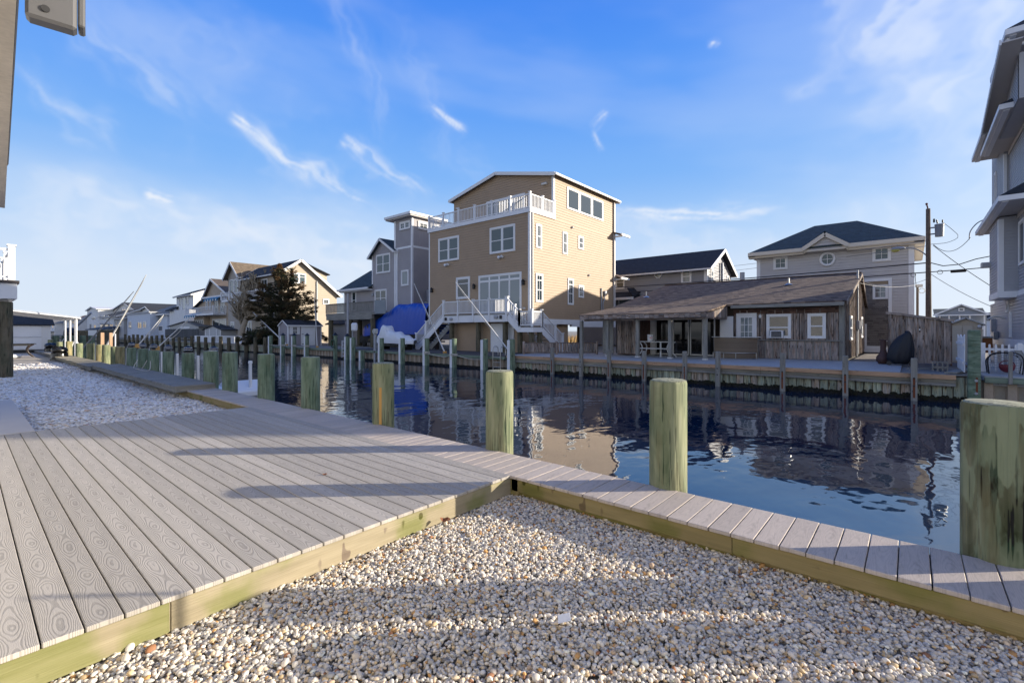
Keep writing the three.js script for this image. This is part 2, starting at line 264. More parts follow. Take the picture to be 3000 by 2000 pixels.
function tris(P) { const g = new THREE.BufferGeometry(); g.setAttribute('position', new THREE.Float32BufferAttribute(P, 3)); g.computeVertexNormals(); return g; }
// a wall face: axis 'z' lies at Z = at with s along X; axis 'x' lies at X = at with s along Z
const onFace = (ax, at, sg, s, y, out) => (ax === 'z' ? [s, y, at + sg * out] : [at + sg * out, y, s]);
function siding(poly, ax, at, sg, pitch, lap = 0.028) {
  const P = [], U = [], ys = poly.map((p) => p[1]), y0 = Math.min(...ys), y1 = Math.max(...ys);
  const clip = (pg, y, keepAbove) => { const r = []; pg.forEach((a, i) => { const b = pg[(i + 1) % pg.length], ia = keepAbove ? a[1] >= y : a[1] <= y, ib = keepAbove ? b[1] >= y : b[1] <= y; if (ia) r.push(a); if (ia !== ib) { const t = (y - a[1]) / (b[1] - a[1]); r.push([mixn(a[0], b[0], t), y]); } }); return r; };
  const flip = (ax === 'z') === (sg > 0);
  const put = (a, b, c) => { if (flip !== ((b[0][0] - a[0][0]) * (c[0][1] - a[0][1]) - (c[0][0] - a[0][0]) * (b[0][1] - a[0][1]) > 0)) [b, c] = [c, b]; for (const [q, o] of [a, b, c]) { P.push(...onFace(ax, at, sg, q[0], q[1], o)); U.push(q[0], q[1]); } };
  for (let y = y0; y < y1 - 1e-4; y += pitch) {
    const pg = clip(clip(poly, y, true), y + pitch, false); if (pg.length < 3) continue;
    const o = (q) => lap * (1 - 0.35 * (q[1] - y) / pitch), fc = lap ? clip(pg, y + pitch * 0.88, false) : pg;
    for (let i = 1; i < fc.length - 1; i++) put([fc[0], o(fc[0])], [fc[i], o(fc[i])], [fc[i + 1], o(fc[i + 1])]);
    const b = pg.filter((q) => Math.abs(q[1] - y) < 1e-4).map((q) => q[0]);
    if (b.length > 1) { const l = Math.min(...b), r = Math.max(...b); for (const [q, k] of [[l, lap], [l, 0], [r, 0], [l, lap], [r, 0], [r, lap]]) { P.push(...onFace(ax, at, sg, q, y, k)); U.push(q, y); } }
  }
  const g = tris(P); g.setAttribute('uv', new THREE.Float32BufferAttribute(U, 2)); return g;
}
function flat(poly, ax, at, sg) { return siding(poly, ax, at, sg, 99, 0); }
// prism: profile [s, y] extruded along the face normal from at back by depth
function prism(poly, ax, at, depth) {
  const s = new THREE.Shape(poly.map(([a, b]) => new THREE.Vector2(a, b))), g = new THREE.ExtrudeGeometry(s, { depth: Math.abs(depth), bevelEnabled: false });
  if (ax === 'z') g.translate(0, 0, Math.min(at, at + depth)); else { g.rotateY(-Math.PI / 2); g.translate(Math.max(at, at + depth), 0, 0); }
  return boxUV(g.index ? g.toNonIndexed() : g, 0);
}
const fbox = (ax, at, sg, s0, s1, y0, y1, o0, o1) => { const a = onFace(ax, at, sg, s0, y0, o0), b = onFace(ax, at, sg, s1, y1, o1); return BX(a[0], b[0], a[1], b[1], a[2], b[2]); };
// window: casing and sashes with the pane as a child; v = uprights between lights, rail = meeting rail height share, grid = [cols, rows] of muntins
function win(parent, ax, at, sg, s0, s1, y0, y1, o = {}) {
  if (s0 > s1) [s0, s1] = [s1, s0]; if (y0 > y1) [y0, y1] = [y1, y0];
  const c = o.c ?? 0.1, d = o.d ?? 0.075, f = (a, b, e, g2, o0, o1) => fbox(ax, at, sg, a, b, e, g2, o0, o1), G = [];
  G.push(f(s0, s0 + c, y0, y1, 0, d), f(s1 - c, s1, y0, y1, 0, d), f(s0 + c, s1 - c, y1 - c, y1, 0, d + 0.01), f(s0 + c, s1 - c, y0, y0 + c * 0.9, 0, d + 0.02));
  const a0 = s0 + c, a1 = s1 - c, b0 = y0 + c * 0.9, b1 = y1 - c, n = o.v ?? 0, w = o.vw ?? 0.08, sw = o.sash ?? 0.04;
  for (let i = 1; i <= n; i++) { const m = mixn(a0, a1, i / (n + 1)); G.push(f(m - w / 2, m + w / 2, b0, b1, 0, d - 0.005)); }
  for (let i = 0; i <= n; i++) {
    const l = mixn(a0, a1, i / (n + 1)) + (i ? w / 2 : 0), r = mixn(a0, a1, (i + 1) / (n + 1)) - (i < n ? w / 2 : 0);
    if (sw) G.push(f(l, l + sw, b0, b1, 0.02, 0.06), f(r - sw, r, b0, b1, 0.02, 0.06), f(l + sw, r - sw, b0, b0 + sw, 0.02, 0.059), f(l + sw, r - sw, b1 - sw, b1, 0.02, 0.059));
    for (const q of [].concat(o.rail ?? [])) { const m = mixn(b0, b1, q); G.push(f(l, r, m - 0.03, m + 0.03, 0.02, 0.065)); }
    if (o.grid) { const [gc, gr] = o.grid, gw = o.gw ?? 0.025; for (let k = 1; k < gc; k++) { const m = mixn(l, r, k / gc); G.push(f(m - gw / 2, m + gw / 2, b0, b1, 0.02, 0.054)); } for (let k = 1; k < gr; k++) { const m = mixn(b0, b1, k / gr); G.push(f(l, r, m - gw / 2, m + gw / 2, 0.02, 0.055)); } }
  }
  const frame = part(parent, o.name ?? 'window', G, o.trim ?? mat.trim);
  part(frame, 'pane', f(a0, a1, b0, b1, 0, 0.042), o.pane ?? mat.glass);
  return frame;
}
// roof slab from a flat polygon of points, thickness th below it
function slab(pts, th = 0.12) {
  const p = pts.map((q) => V(...q)), n = V(0, 0, 0).crossVectors(p[1].clone().sub(p[0]), p[2].clone().sub(p[0])).normalize(); if (n.y < 0) { p.reverse(); n.negate(); }
  let u = V(0, 1, 0).cross(n); if (u.length() < 1e-3) u = V(1, 0, 0); u.normalize(); const v = V(0, 0, 0).crossVectors(n, u);
  const P = [], U = [], low = p.map((q) => q.clone().addScaledVector(n, -th)), add = (...t) => t.forEach((q) => { P.push(q.x, q.y, q.z); U.push(q.dot(u), q.dot(v)); });
  for (let i = 1; i < p.length - 1; i++) { add(p[0], p[i], p[i + 1]); add(low[0], low[i + 1], low[i]); }
  p.forEach((a, i) => { const j = (i + 1) % p.length; add(a, low[i], low[j]); add(a, low[j], p[j]); });
  const g = tris(P); g.setAttribute('uv', new THREE.Float32BufferAttribute(U, 2)); return g;
}
// gable roof: ridge along 'z' (spans X from s0 to s1) or along 'x' (spans Z)
function gable(parent, along, s0, s1, sm, a0, a1, e0, e1, ridge, roofM, o = {}) {
  const ov = o.over ?? 0.35, P = (s, y, a) => (along === 'z' ? [s, y, a] : [a, y, s]), l0 = e0 - ov * (ridge - e0) / Math.abs(sm - s0), l1 = e1 - ov * (ridge - e1) / Math.abs(s1 - sm), S0 = s0 - ov * Math.sign(sm - s0), S1 = s1 + ov * Math.sign(s1 - sm);
  const A0 = Math.min(a0, a1) - ov, A1 = Math.max(a0, a1) + ov, th = o.th ?? 0.14;
  part(parent, 'roof', [slab([P(S0, l0 + th, A0), P(S0, l0 + th, A1), P(sm, ridge + th, A1), P(sm, ridge + th, A0)], th - 0.02), slab([P(S1, l1 + th, A0), P(S1, l1 + th, A1), P(sm, ridge + th, A1), P(sm, ridge + th, A0)], th - 0.02)], roofM);
  const F = [], w = 0.05, h = o.fascia ?? 0.22;
  for (const a of [A0 - w / 2, A1 + w / 2]) F.push(beam(P(S0, l0, a), P(sm, ridge, a), w, h), beam(P(S1, l1, a), P(sm, ridge, a), w, h));
  F.push(beam(P(S0 - Math.sign(sm - s0) * 0.06, l0 + 0.02, A0), P(S0 - Math.sign(sm - s0) * 0.06, l0 + 0.02, A1), 0.12, 0.14), beam(P(S1 + Math.sign(s1 - sm) * 0.06, l1 + 0.02, A0), P(S1 + Math.sign(s1 - sm) * 0.06, l1 + 0.02, A1), 0.12, 0.14));
  part(parent, 'fascia', F, o.trim ?? mat.trim);
}
// railing along points at floor height; posts and balusters hang under it
function railing(parent, pts, h, o = {}) {
  const top = [], bal = [], posts = [], m = o.mat ?? mat.white, pw = o.pw ?? 0.13, rail = [];
  const post = (p, lo = 0, hi = 0.12) => posts.push([B(pw, h + hi + lo, pw, p[0], p[1] + (h + hi - lo) / 2, p[2]), B(pw + 0.06, 0.05, pw + 0.06, p[0], p[1] + h + hi + 0.025, p[2])]);
  pts.forEach((p, i) => {
    post(p, o.drop ?? 0); const q = pts[i + 1]; if (!q) return;
    const L = Math.hypot(q[0] - p[0], q[2] - p[2]), ns = o.span ? Math.max(1, Math.round(L / o.span)) : 1;
    for (let k = 1; k < ns; k++) post([mixn(p[0], q[0], k / ns), mixn(p[1], q[1], k / ns), mixn(p[2], q[2], k / ns)], o.drop ?? 0, o.mid ?? 0.12);
    top.push(beam([p[0], p[1] + h, p[2]], [q[0], q[1] + h, q[2]], 0.09, 0.07), beam([p[0], p[1] + 0.12, p[2]], [q[0], q[1] + 0.12, q[2]], 0.06, 0.06));
    const nb = Math.floor(L / (o.pitch ?? 0.14));
    for (let k = 1; k < nb; k++) { const t = k / nb; bal.push(B(0.035, h - 0.12, 0.035, mixn(p[0], q[0], t), mixn(p[1], q[1], t) + h / 2 + 0.06, mixn(p[2], q[2], t))); }
  });
  const r = part(parent, 'railing', top, m);
  posts.forEach((g) => part(r, 'post', g, m));
  part(r, 'balusters', bal, m, 'stuff');
  return r;
}
const ORD = ['first', 'second', 'third', 'fourth', 'fifth', 'sixth', 'seventh', 'eighth', 'ninth', 'tenth', 'eleventh', 'twelfth', 'thirteenth', 'fourteenth', 'fifteenth', 'sixteenth', 'seventeenth', 'eighteenth', 'nineteenth', 'twentieth', 'twenty-first', 'twenty-second', 'twenty-third'];

// ---------------------------------------------------------------- the setting
const structure = (name, geos, m, kind = 'structure') => { const o = part(scene, name, geos, m); o.userData.kind = kind; return o; };
const WATER = -0.92, FAR = -20.95, NEARB = -4.05;
function sheet(x0, x1, z0, z1, y) { const g = new THREE.PlaneGeometry(Math.abs(x1 - x0), Math.abs(z1 - z0)).rotateX(-Math.PI / 2).translate((x0 + x1) / 2, y, (z0 + z1) / 2); return boxUV(g.toNonIndexed(), 0); }
{
  const wm = M([0.004, 0.02, 0.05], { phys: 1, rough: 0.025, ior: 2.15, bumpMap: tWave, bumpScale: 0.019 });
  wm.specularColor.setRGB(0.88, 0.96, 1);
  structure('water', [sheet(-54, 90, FAR, NEARB, WATER), sheet(-700, -54, FAR, 120, WATER)], wm);
  structure('far_ground', [sheet(-900, 900, -1200, FAR, -0.14), BX(-900, 900, -6, -0.16, FAR - 0.3, FAR - 0.1)], mat.sand);
  structure('marsh_ground', sheet(-900, -330, -20, 300, -0.14), mat.sand);
  structure('ground', [sheet(-32.4, 90, NEARB + 0.1, 90, -0.2), BX(-54, 90, -6, -0.24, NEARB + 0.12, NEARB + 0.4), BX(-54, -53.8, -6, -0.24, NEARB + 0.4, 90)], mat.bed);
  structure('concrete_pavement', BX(-54, -32.4, -0.6, -0.195, NEARB + 0.12, 40), mat.concrete);
}
// ---------------------------------------------------------------- near side: deck, boardwalk, timber edge
{
  const d = thing('deck', 'square composite deck of long grey embossed boards beside the gravel', 'deck', [-6.15, 0, -1.6]);
  let k = 0;
  for (let z = -3.475 + 0.071; z < 1.6; z += 0.1475, k++) {
    const g = CBX(6.38, 0.026, 0.1405, 0.004, -6.16, -0.013, z), u = g.attributes.uv, o = rnd(), fl = rnd() < 0.5, y = rr(-0.0006, 0.0006);
    const p = g.attributes.position; for (let i = 0; i < u.count; i++) u.setXY(i, (p.getX(i) + 6.16) / 2.4 + o, fl ? (p.getZ(i) - z) / 0.1405 + 0.5 : 0.5 - (p.getZ(i) - z) / 0.1405);
    part(d, 'board', g.translate(0, y, 0), pick(mat.deck));
  }
  part(d, 'frame', [BX(-9.3, -3.08, -0.19, -0.03, -3.44, 1.6)], mat.dark);
  for (const [a, b] of [[-3.5, -0.72], [-0.717, 1.6]]) part(d, 'fascia', CBX(0.04, 0.165, b - a, 0.004, -3.0, -0.11, (a + b) / 2), mat.treat);
  part(d, 'fascia', CBX(0.04, 0.15, 5, 0.004, -9.33, -0.105, -1), mat.treat);
}
{
  const w = thing('boardwalk', 'composite boardwalk of short crosswise boards along the water edge', 'boardwalk', [-5, 0, -3.77]);
  for (let x = 4.2; x > -14.1; x -= 0.1495) {
    const g = CBX(0.144, 0.028, 0.615, 0.004, x, -0.014, -3.772), u = g.attributes.uv, p = g.attributes.position, o = rnd();
    for (let i = 0; i < u.count; i++) u.setXY(i, (p.getZ(i) + 4) / 1.2 + o, (p.getX(i) - x) / 0.144 + 0.5);
    part(w, 'board', g.translate(rr(-0.001, 0.001), rr(-0.0008, 0.0008), rr(-0.003, 0.003)), pick(mat.cap));
  }
  for (const [a, b] of [[4.3, 2.2], [2.197, -0.95], [-0.953, -2.97], [-9.36, -12], [-12.003, -14.1]]) {
    part(w, 'fascia', CBX(Math.abs(a - b), 0.12, 0.04, 0.004, (a + b) / 2, -0.09, -3.5), mat.treatDark);
    part(w, 'lower_timber', CBX(Math.abs(a - b), 0.16, 0.05, 0.004, (a + b) / 2, -0.235, -3.545), mat.treatDark);
  }
  part(w, 'lower_timber', CBX(0.1, 0.3, 0.1, 0.006, -2.935, -0.18, -3.53), mat.treatDark);
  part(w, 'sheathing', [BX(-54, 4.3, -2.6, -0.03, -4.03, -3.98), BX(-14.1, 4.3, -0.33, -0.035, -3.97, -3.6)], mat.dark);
}
// raised weathered platforms further along the edge
function platform(name, label, x0, x1, z0, z1, y, pitch, ms, under = 0.11) {
  const w = thing(name, label, 'platform', [(x0 + x1) / 2, y, (z0 + z1) / 2]);
  for (let x = x1 - pitch / 2; x > x0; x -= pitch) part(w, 'plank', B(pitch - 0.008, 0.035, Math.abs(z1 - z0), x, y - 0.018 + rr(-0.003, 0.003), (z0 + z1) / 2 + rr(-0.01, 0.01), 1), pick(ms));
  part(w, 'fascia', [BX(x0, x1, y - 0.036 - under, y - 0.036, z1 - 0.07, z1 - 0.03, 1), BX(x1 - 0.06, x1 - 0.02, y - 0.036 - under, y - 0.036, z0, z1 - 0.07, 1)], pick(ms));
  return w;
}
platform('raised_platform', 'raised platform of weathered grey planks beside the shaded pilings', -23.6, -13, -4.06, -3.2, 0.12, 0.15, mat.greyWood);
platform('raised_platform', 'small grey plank step between the two long dockside platforms', -26.8, -23.62, -3.95, -3.15, 0.06, 0.15, mat.greyWood);
platform('low_platform', 'sunlit low wooden platform beside the clustered yellowish pilings', -36.5, -26.82, -4.1, -3.3, 0.02, 0.16, many([0.42, 0.37, 0.25], 4, 0.12, { map: tWood, rough: 0.85 }));
platform('low_platform', 'distant shaded plank platform beside the black wrapped bundle', -52, -36.52, -4.1, -3.5, 0.0, 0.3, mat.greyWood);
{
  const w = thing('side_walk', 'short composite walkway meeting the deck at the left edge', 'walkway', [-11.7, 0, 0]);
  for (let k = 0; k < 3; k++) { const z = -0.32 + k * 0.73, g = CBX(4.66, 0.028, 0.722, 0.004, -11.72, -0.014, z); part(w, 'panel', g, M([0.5, 0.47, 0.44], { map: tSoft, rough: 0.7 })); }
  part(w, 'frame', BX(-14.03, -9.4, -0.19, -0.03, -0.66, 1.4), mat.dark);
}
// gravel: round pebbles in front, flat shell-like stones on the left
{
  const stone = (fl, s) => {
    const g = new THREE.IcosahedronGeometry(0.5, 2), p = g.attributes.position, o = rnd() * 50, ex = [1, 0.82, fl].map((q) => q * rr(0.9, 1.1));
    const cuts = Array.from({ length: 7 }, () => [V(rr(-1, 1), rr(-1, 1), rr(-1, 1)).normalize(), rr(0.3, 0.43)]);
    for (let i = 0; i < p.count; i++) {
      const v = V(p.getX(i), p.getY(i), p.getZ(i)), q = v.clone().normalize();
      for (const [n, h] of cuts) { const e = v.dot(n) - h; if (e > 0) v.addScaledVector(n, -e * s); }
      v.multiplyScalar(1 + 0.16 * (fbm(q.x * 1.6 + o, q.y * 1.6 + q.z * 2.1 + 9, 2) - 0.5));
      p.setXYZ(i, v.x * ex[0], v.y * ex[2], v.z * ex[1]);
    }
    g.deleteAttribute('uv'); g.deleteAttribute('normal');
    const m = new Map(), id = []; for (let i = 0; i < p.count; i++) { const k = [p.getX(i), p.getY(i), p.getZ(i)].map((q) => q.toFixed(4)).join(); if (!m.has(k)) m.set(k, V(0, 0, 0)); id.push(k); }
    const N = new Float32Array(p.count * 3);
    for (let i = 0; i < p.count; i += 3) { const [a, b, c] = [0, 1, 2].map((k) => V(p.getX(i + k), p.getY(i + k), p.getZ(i + k))), n = b.sub(a).cross(c.sub(a)); for (let k = 0; k < 3; k++) m.get(id[i + k]).add(n); }
    for (let i = 0; i < p.count; i++) { const n = m.get(id[i]).clone().normalize(); N.set([n.x, n.y, n.z], i * 3); }
    g.setAttribute('normal', new THREE.BufferAttribute(N, 3)); return g;
  };
  const cols = [[0.58, 0.52, 0.43], [0.52, 0.48, 0.42], [0.44, 0.42, 0.38], [0.64, 0.58, 0.48], [0.36, 0.345, 0.32], [0.52, 0.42, 0.29], [0.46, 0.34, 0.19], [0.26, 0.245, 0.225], [0.42, 0.23, 0.08], [0.4, 0.29, 0.19], [0.15, 0.14, 0.135], [0.24, 0.11, 0.05], [0.5, 0.43, 0.35]];
  const wts = [20, 18, 16, 12, 11, 10, 7, 5, 3, 3.5, 2, 1.4, 4], tot = wts.reduce((a, b) => a + b);
  const color = () => { let t = rnd() * tot, i = 0; while ((t -= wts[i]) > 0) i++; const k = rr(0.82, 1.14); return tint(cols[i], k); };
  const bright = (c, k) => { const g = (c[0] + c[1] + c[2]) / 3, q = k > 1.5 ? 0.55 : 0; return c.map((v) => Math.min(0.8, mixn(v, g * 0.6 + 0.17, q) * k)); }; const gravelMat = new THREE.MeshStandardMaterial({ roughness: 0.75 }), ground = (x, z) => -0.182 + 0.05 * (fbm(x * 0.9 + 70, z * 0.9 + 30, 3) - 0.5);
  function scatter(owner, n, shapes, spot, size, lie, gain = 1) {
    const M4 = new THREE.Matrix4(), q = new THREE.Quaternion(), q2 = new THREE.Quaternion(), lists = shapes.map(() => []);
    for (let i = 0; i < n; i++) { const s = spot(); if (s) lists[Math.floor(rnd() * shapes.length)].push(s); }
    lists.forEach((L, k) => {
      const im = new THREE.InstancedMesh(shapes[k], gravelMat, L.length); im.name = 'pebbles'; im.userData.kind = 'stuff'; im.castShadow = im.receiveShadow = true;
      L.forEach(([x, z], i) => {
        const s = size(x, z) * (rnd() < 0.07 ? 1.45 : 1) * rr(0.7, 1.2);
        q.setFromAxisAngle(V(0, 1, 0), rnd() * 6.283); q2.setFromAxisAngle(V(rr(-1, 1), 0, rr(-1, 1)).normalize(), rr(-1, 1) * lie);
        M4.compose(V(x, ground(x, z) + rr(-1.1, 0.3) * s * 0.8, z), q2.multiply(q), V(s * rr(0.85, 1.25), s * rr(0.8, 1.1), s)); im.setMatrixAt(i, M4);
        im.setColorAt(i, new THREE.Color().setRGB(...bright(color(), gain)));
      });
      owner.add(im);
    });
  }
  const g1 = thing('gravel', 'pale rounded pebbles filling the corner between deck and boardwalk', 'gravel', [0, 0, 0], null, 'stuff');
  scatter(g1, 135000, [0, 1, 2, 3, 4, 5].map(() => stone(rr(0.55, 0.8), 0.75)), () => { const x = rr(-2.98, 2.6), z = rr(-3.6, 0.1); return -SY * x - CY * z < 1.75 ? null : [x, z]; }, () => (rnd() < 0.2 ? 0.03 : 0.0215), 0.9, 1.22);
  const g2 = thing('gravel', 'flat grey shell gravel on the shaded ground left of the platforms', 'gravel', [0, 0, 0], null, 'stuff');
  scatter(g2, 120000, [0, 1, 2, 3].map(() => stone(rr(0.3, 0.42), 0.5)), () => { const x = -9.38 - (1 - Math.sqrt(1 - rnd() * 0.985)) * 26.5, z = rr(-3.62, 1.5); if ((x > -14.05 && z > -0.69) || x < -32.5 || (-CY * x + SY * z) / (-SY * x - CY * z) > 1.17) return null; return [x, z]; }, (x) => 0.05 * (1 + (-x - 9.4) * 0.03), 0.25, 1.75);
}
// ---------------------------------------------------------------- timber pilings of the near side
function pilingMesh(r, y0, y1, m) {
  const h = y1 - y0, pts = [[r * 1.01, 0], [r, h * 0.5], [r * 0.985, h - 0.035], [r * 0.94, h - 0.01], [r * 0.86, h], [0.0001, h + 0.004]].map(([a, b]) => new THREE.Vector2(a, b));
  const body = new THREE.LatheGeometry(pts.slice(0, 4), 28), u = body.attributes.uv, p = body.attributes.position;
  for (let i = 0; i < p.count; i++) { const k = Math.sin(Math.atan2(p.getX(i), p.getZ(i)) * 3 + 1) * 0.006 + Math.sin(Math.atan2(p.getX(i), p.getZ(i)) * 7) * 0.003; p.setX(i, p.getX(i) * (1 + k / r)); p.setZ(i, p.getZ(i) * (1 + k / r)); u.setXY(i, u.getX(i), p.getY(i) / 2); }
  body.computeVertexNormals(); body.translate(0, y0, 0);
  const cap = new THREE.LatheGeometry(pts.slice(3), 28).translate(0, y0, 0);
  return [clean(body), clean(cap)];
}
{
  const list = [[0.42, 0.96, 'B', 'large weathered green piling with pale bare patches at the right edge'], [-1.72, 0.96, 'A', 'green timber piling standing between the two rightmost boardwalk shadows'], [-3.83, 0.93, 'A', 'timber piling in front of the tan reflection, second left of the weathered piling'], [-6.27, 0.92, 'A', 'timber piling with a rusty orange streak in front of the blue reflection'], [-8.6, 0.93, 'G', 'green piling standing below the grey shed with white doors'], [-10.61, 0.92, 'G', 'green piling just left of the thin white pipe in the water'], [-12.67, 0.9, 'G', 'green piling standing in front of the white floating dock'], [-14.06, 0.89, 'G', 'tall green piling at the corner of the raised platform']];
  let first = null;
  list.forEach(([x0, top, k, label], i) => {
    const x = x0 === 0.42 ? 0.405 : x0 * 0.984;
    const [body, cap] = pilingMesh(0.165, -2.2, top, 0), m = mat['pile' + k], p = thing('piling', label, 'piling', [x, 0, -4.2], 'pilings along the near boardwalk');
    const t = k === 'B' ? 2.2 : rr(0, 6.28); part(p, 'shaft', body.rotateY(t).translate(x, 0, -4.2), m); part(p, 'top_face', cap.translate(x, 0, -4.2), mat.pileTop);
    if (x0 === -6.27) part(p, 'rust_streak', new THREE.CylinderGeometry(0.168, 0.169, 0.55, 5, 1, true, 0.62, 0.22).translate(x, 0.28, -4.2), mat.brass);
    if (i === 4) first = p;
  });
  const ord2 = [[-14.82, 0.78, 0.11, -4.5, 'thin dark piling squeezed behind the corner piling of the raised platform'], [-16.02, 0.78], [-18.04, 0.77], [-19.78, 0.76], [-21.26, 0.78], [-22.97, 0.78], [-24.99, 0.78], [-26.0, 0.76], [-27.87, 0.79], [-29.35, 0.78], [-31.9, 0.8], [-35.4, 0.74], [-39.2, 0.8], [-43.4, 0.7], [-48.2, 0.8]];
  ord2.forEach(([x, top, r, z, label], i) => { const p = copy(first, [x * 0.984, top - 0.93, z ?? -4.22], rnd() * 6, label ?? `short green piling beside the plank platforms, ${ORD[i - 1]} from the corner piling`, r ? [0.7, 1, 0.7] : [0.93, 1, 0.93]); p.userData.group = 'short pilings beside the platforms'; if (x < -24) p.traverse((o) => { if (o.isMesh && o.name === 'shaft') o.material = i % 3 ? mat.pileA : mat.pileT; }); });
  // round lights on six of them, white sleeve posts beside most
  const lamp = thing('piling_light', 'round black solar light on the piling nearest the platform corner', 'light', [-14.58, 0.785, -4.5], 'solar lights on the pilings');
  part(lamp, 'stem', new THREE.CylinderGeometry(0.05, 0.06, 0.05, 12).translate(-14.58, 0.81, -4.5), mat.black);
  part(lamp, 'body', new THREE.LatheGeometry([[0.06, 0], [0.095, 0.02], [0.105, 0.06], [0.1, 0.1], [0.07, 0.14], [0.001, 0.16]].map(([a, b]) => new THREE.Vector2(a, b)), 16).translate(-14.58, 0.83, -4.5), M([0.01, 0.014, 0.03], { rough: 0.35 }));
  part(lamp, 'band', [new THREE.TorusGeometry(0.104, 0.007, 6, 18).rotateX(Math.PI / 2).translate(-14.58, 0.875, -4.5), new THREE.TorusGeometry(0.1, 0.006, 6, 18).rotateX(Math.PI / 2).translate(-14.58, 0.93, -4.5)], mat.white);
  [-16.02, -18.04, -19.78, -21.26, -22.97].forEach((x, i) => copy(lamp, [x * 0.984, 0.775, -4.22], 0, `round black solar light on a green piling, ${ORD[i + 1]} from the raised platform corner`));
  const sl = single('sleeve_post', 'white vinyl post beside the piling nearest the raised platform corner', 'post', CBX(0.11, 2, 0.06, 0.008, 0, 0, 0), mat.white, 'white vinyl posts beside the pilings');
  sl.position.set(-15.62, -0.3, -4.42);
  [-17.62, -19.38, -20.88, -22.55, -24.55, -27.45, -30.8, -33.2].forEach((x, i) => copy(sl, [x, -0.3, -4.42], 0, `white vinyl post between short green pilings, ${ORD[i + 1]} from the raised platform corner`));
  // posts beyond the right edge: their shadows fall into the picture
  [1.07, 1.72, 2.6].forEach((x, i) => copy(first, [x, 0.03, -4.2], i, `green piling beyond the weathered right edge piling, ${ORD[i]} of three`));
  single('marker_pole', 'thin white pole standing between pilings beyond the right edge', 'pole', rod([0.765, -2, -4.3], [0.765, 1.5, -4.3], 0.017), mat.white);
}
// square posts, mooring whips, ropes
single('square_post', 'tall tan square post among the sunlit pilings, left of the white panel', 'post', CBX(0.14, 3.5, 0.14, 0.01, -30.9, -0.42, -4.6), mat.orange);
single('square_post', 'tall tan square post right beside the narrow white panel', 'post', CBX(0.12, 3.5, 0.12, 0.01, -28.84, -0.42, -4.6), mat.orange);
single('channel_marker', 'narrow white marker board fixed upright beside the tan post', 'sign', CBX(0.12, 1.0, 0.04, 0.005, -28.45, 0.78, -4.7), mat.white);
function whip(name, label, p, q, r, m = mat.whiteOld) { const t = thing(name, label, 'mooring whip', p, 'mooring whips'); part(t, 'pole', rod(p, q, r, r * 0.35), m); part(t, 'base', CBX(0.2, 0.16, 0.2, 0.02, p[0], p[1] + 0.03, p[2]), mat.brass); part(t, 'line', tube(sag(q, [mixn(p[0], q[0], 0.35), mixn(p[1], q[1], 0.35) - 0.1, mixn(p[2], q[2], 0.35) + 0.03], 0.12), 0.009, 10, 4), mat.rope); return t; }
whip('mooring_whip', 'longest white mooring whip rising from an orange bracket by the tan post', [-33.3, 0.05, -4.9], [-31, 4.4, -6.4], 0.055);
whip('mooring_whip', 'pale mooring whip behind the white canopy posts with a dark tip', [-44.5, 0.05, -5.5], [-41.7, 4.2, -7.9], 0.06, mat.wireGrey);
whip('mooring_whip', 'short bundled whip leaning from the leftmost shaded piling', [-22.7, 0.8, -4.4], [-22.5, 2.05, -5.2], 0.03);
whip('mooring_whip', 'short pale whip leaning from the third shaded piling towards the dark fence', [-19.8, 0.78, -4.35], [-19.7, 1.85, -5.3], 0.022);
single('dark_spar', 'dark grey slanted spar behind the white canopy posts', 'spar', rod([-61, 1.76, -7.1], [-59.9, 3.17, -8.1], 0.13, 0.1), mat.greyMetal);
{
  const g = tube([[-20.0, 0.4, -4.15], [-20.05, 0.1, -4.0], [-20.6, 0.14, -3.9], [-21.0, 0.45, -4.14]], 0.014, 20, 5);
  single('rope', 'loose white rope tied between two shaded pilings on the raised platform', 'rope', [g, tube([[-19.6, 0.62, -4.15], [-19.1, 0.2, -4.05], [-18.7, 0.13, -3.9], [-19.8, 0.14, -3.8]], 0.014, 20, 5)], mat.rope);
}
// white floating dock
{
  const f = thing('floating_dock', 'white plastic floating dock in the water behind the green pilings', 'dock', [-18.9, -0.9, -6.6]);
  part(f, 'hull', [CBX(2.3, 0.3, 1.5, 0.08, -18.9, -0.8, -6.7)], mat.whiteTarp);
  part(f, 'ramp', prism([[-19.9, -0.66], [-18.0, -0.66], [-18.5, -0.38], [-19.6, -0.5]], 'z', -7.2, 0.9), mat.whiteTarp);
  const p = thing('water_pipe', 'thin white pipe with a cap standing in the water by the floating dock', 'pipe', [-18.1, -0.9, -6.75]);
  part(p, 'shaft', rod([-18.1, -2, -6.75], [-18.1, 0.25, -6.75], 0.055, 0.055, 12), mat.white); part(p, 'cap', rod([-18.1, 0.25, -6.75], [-18.1, 0.34, -6.75], 0.075, 0.06, 12), mat.white);
}
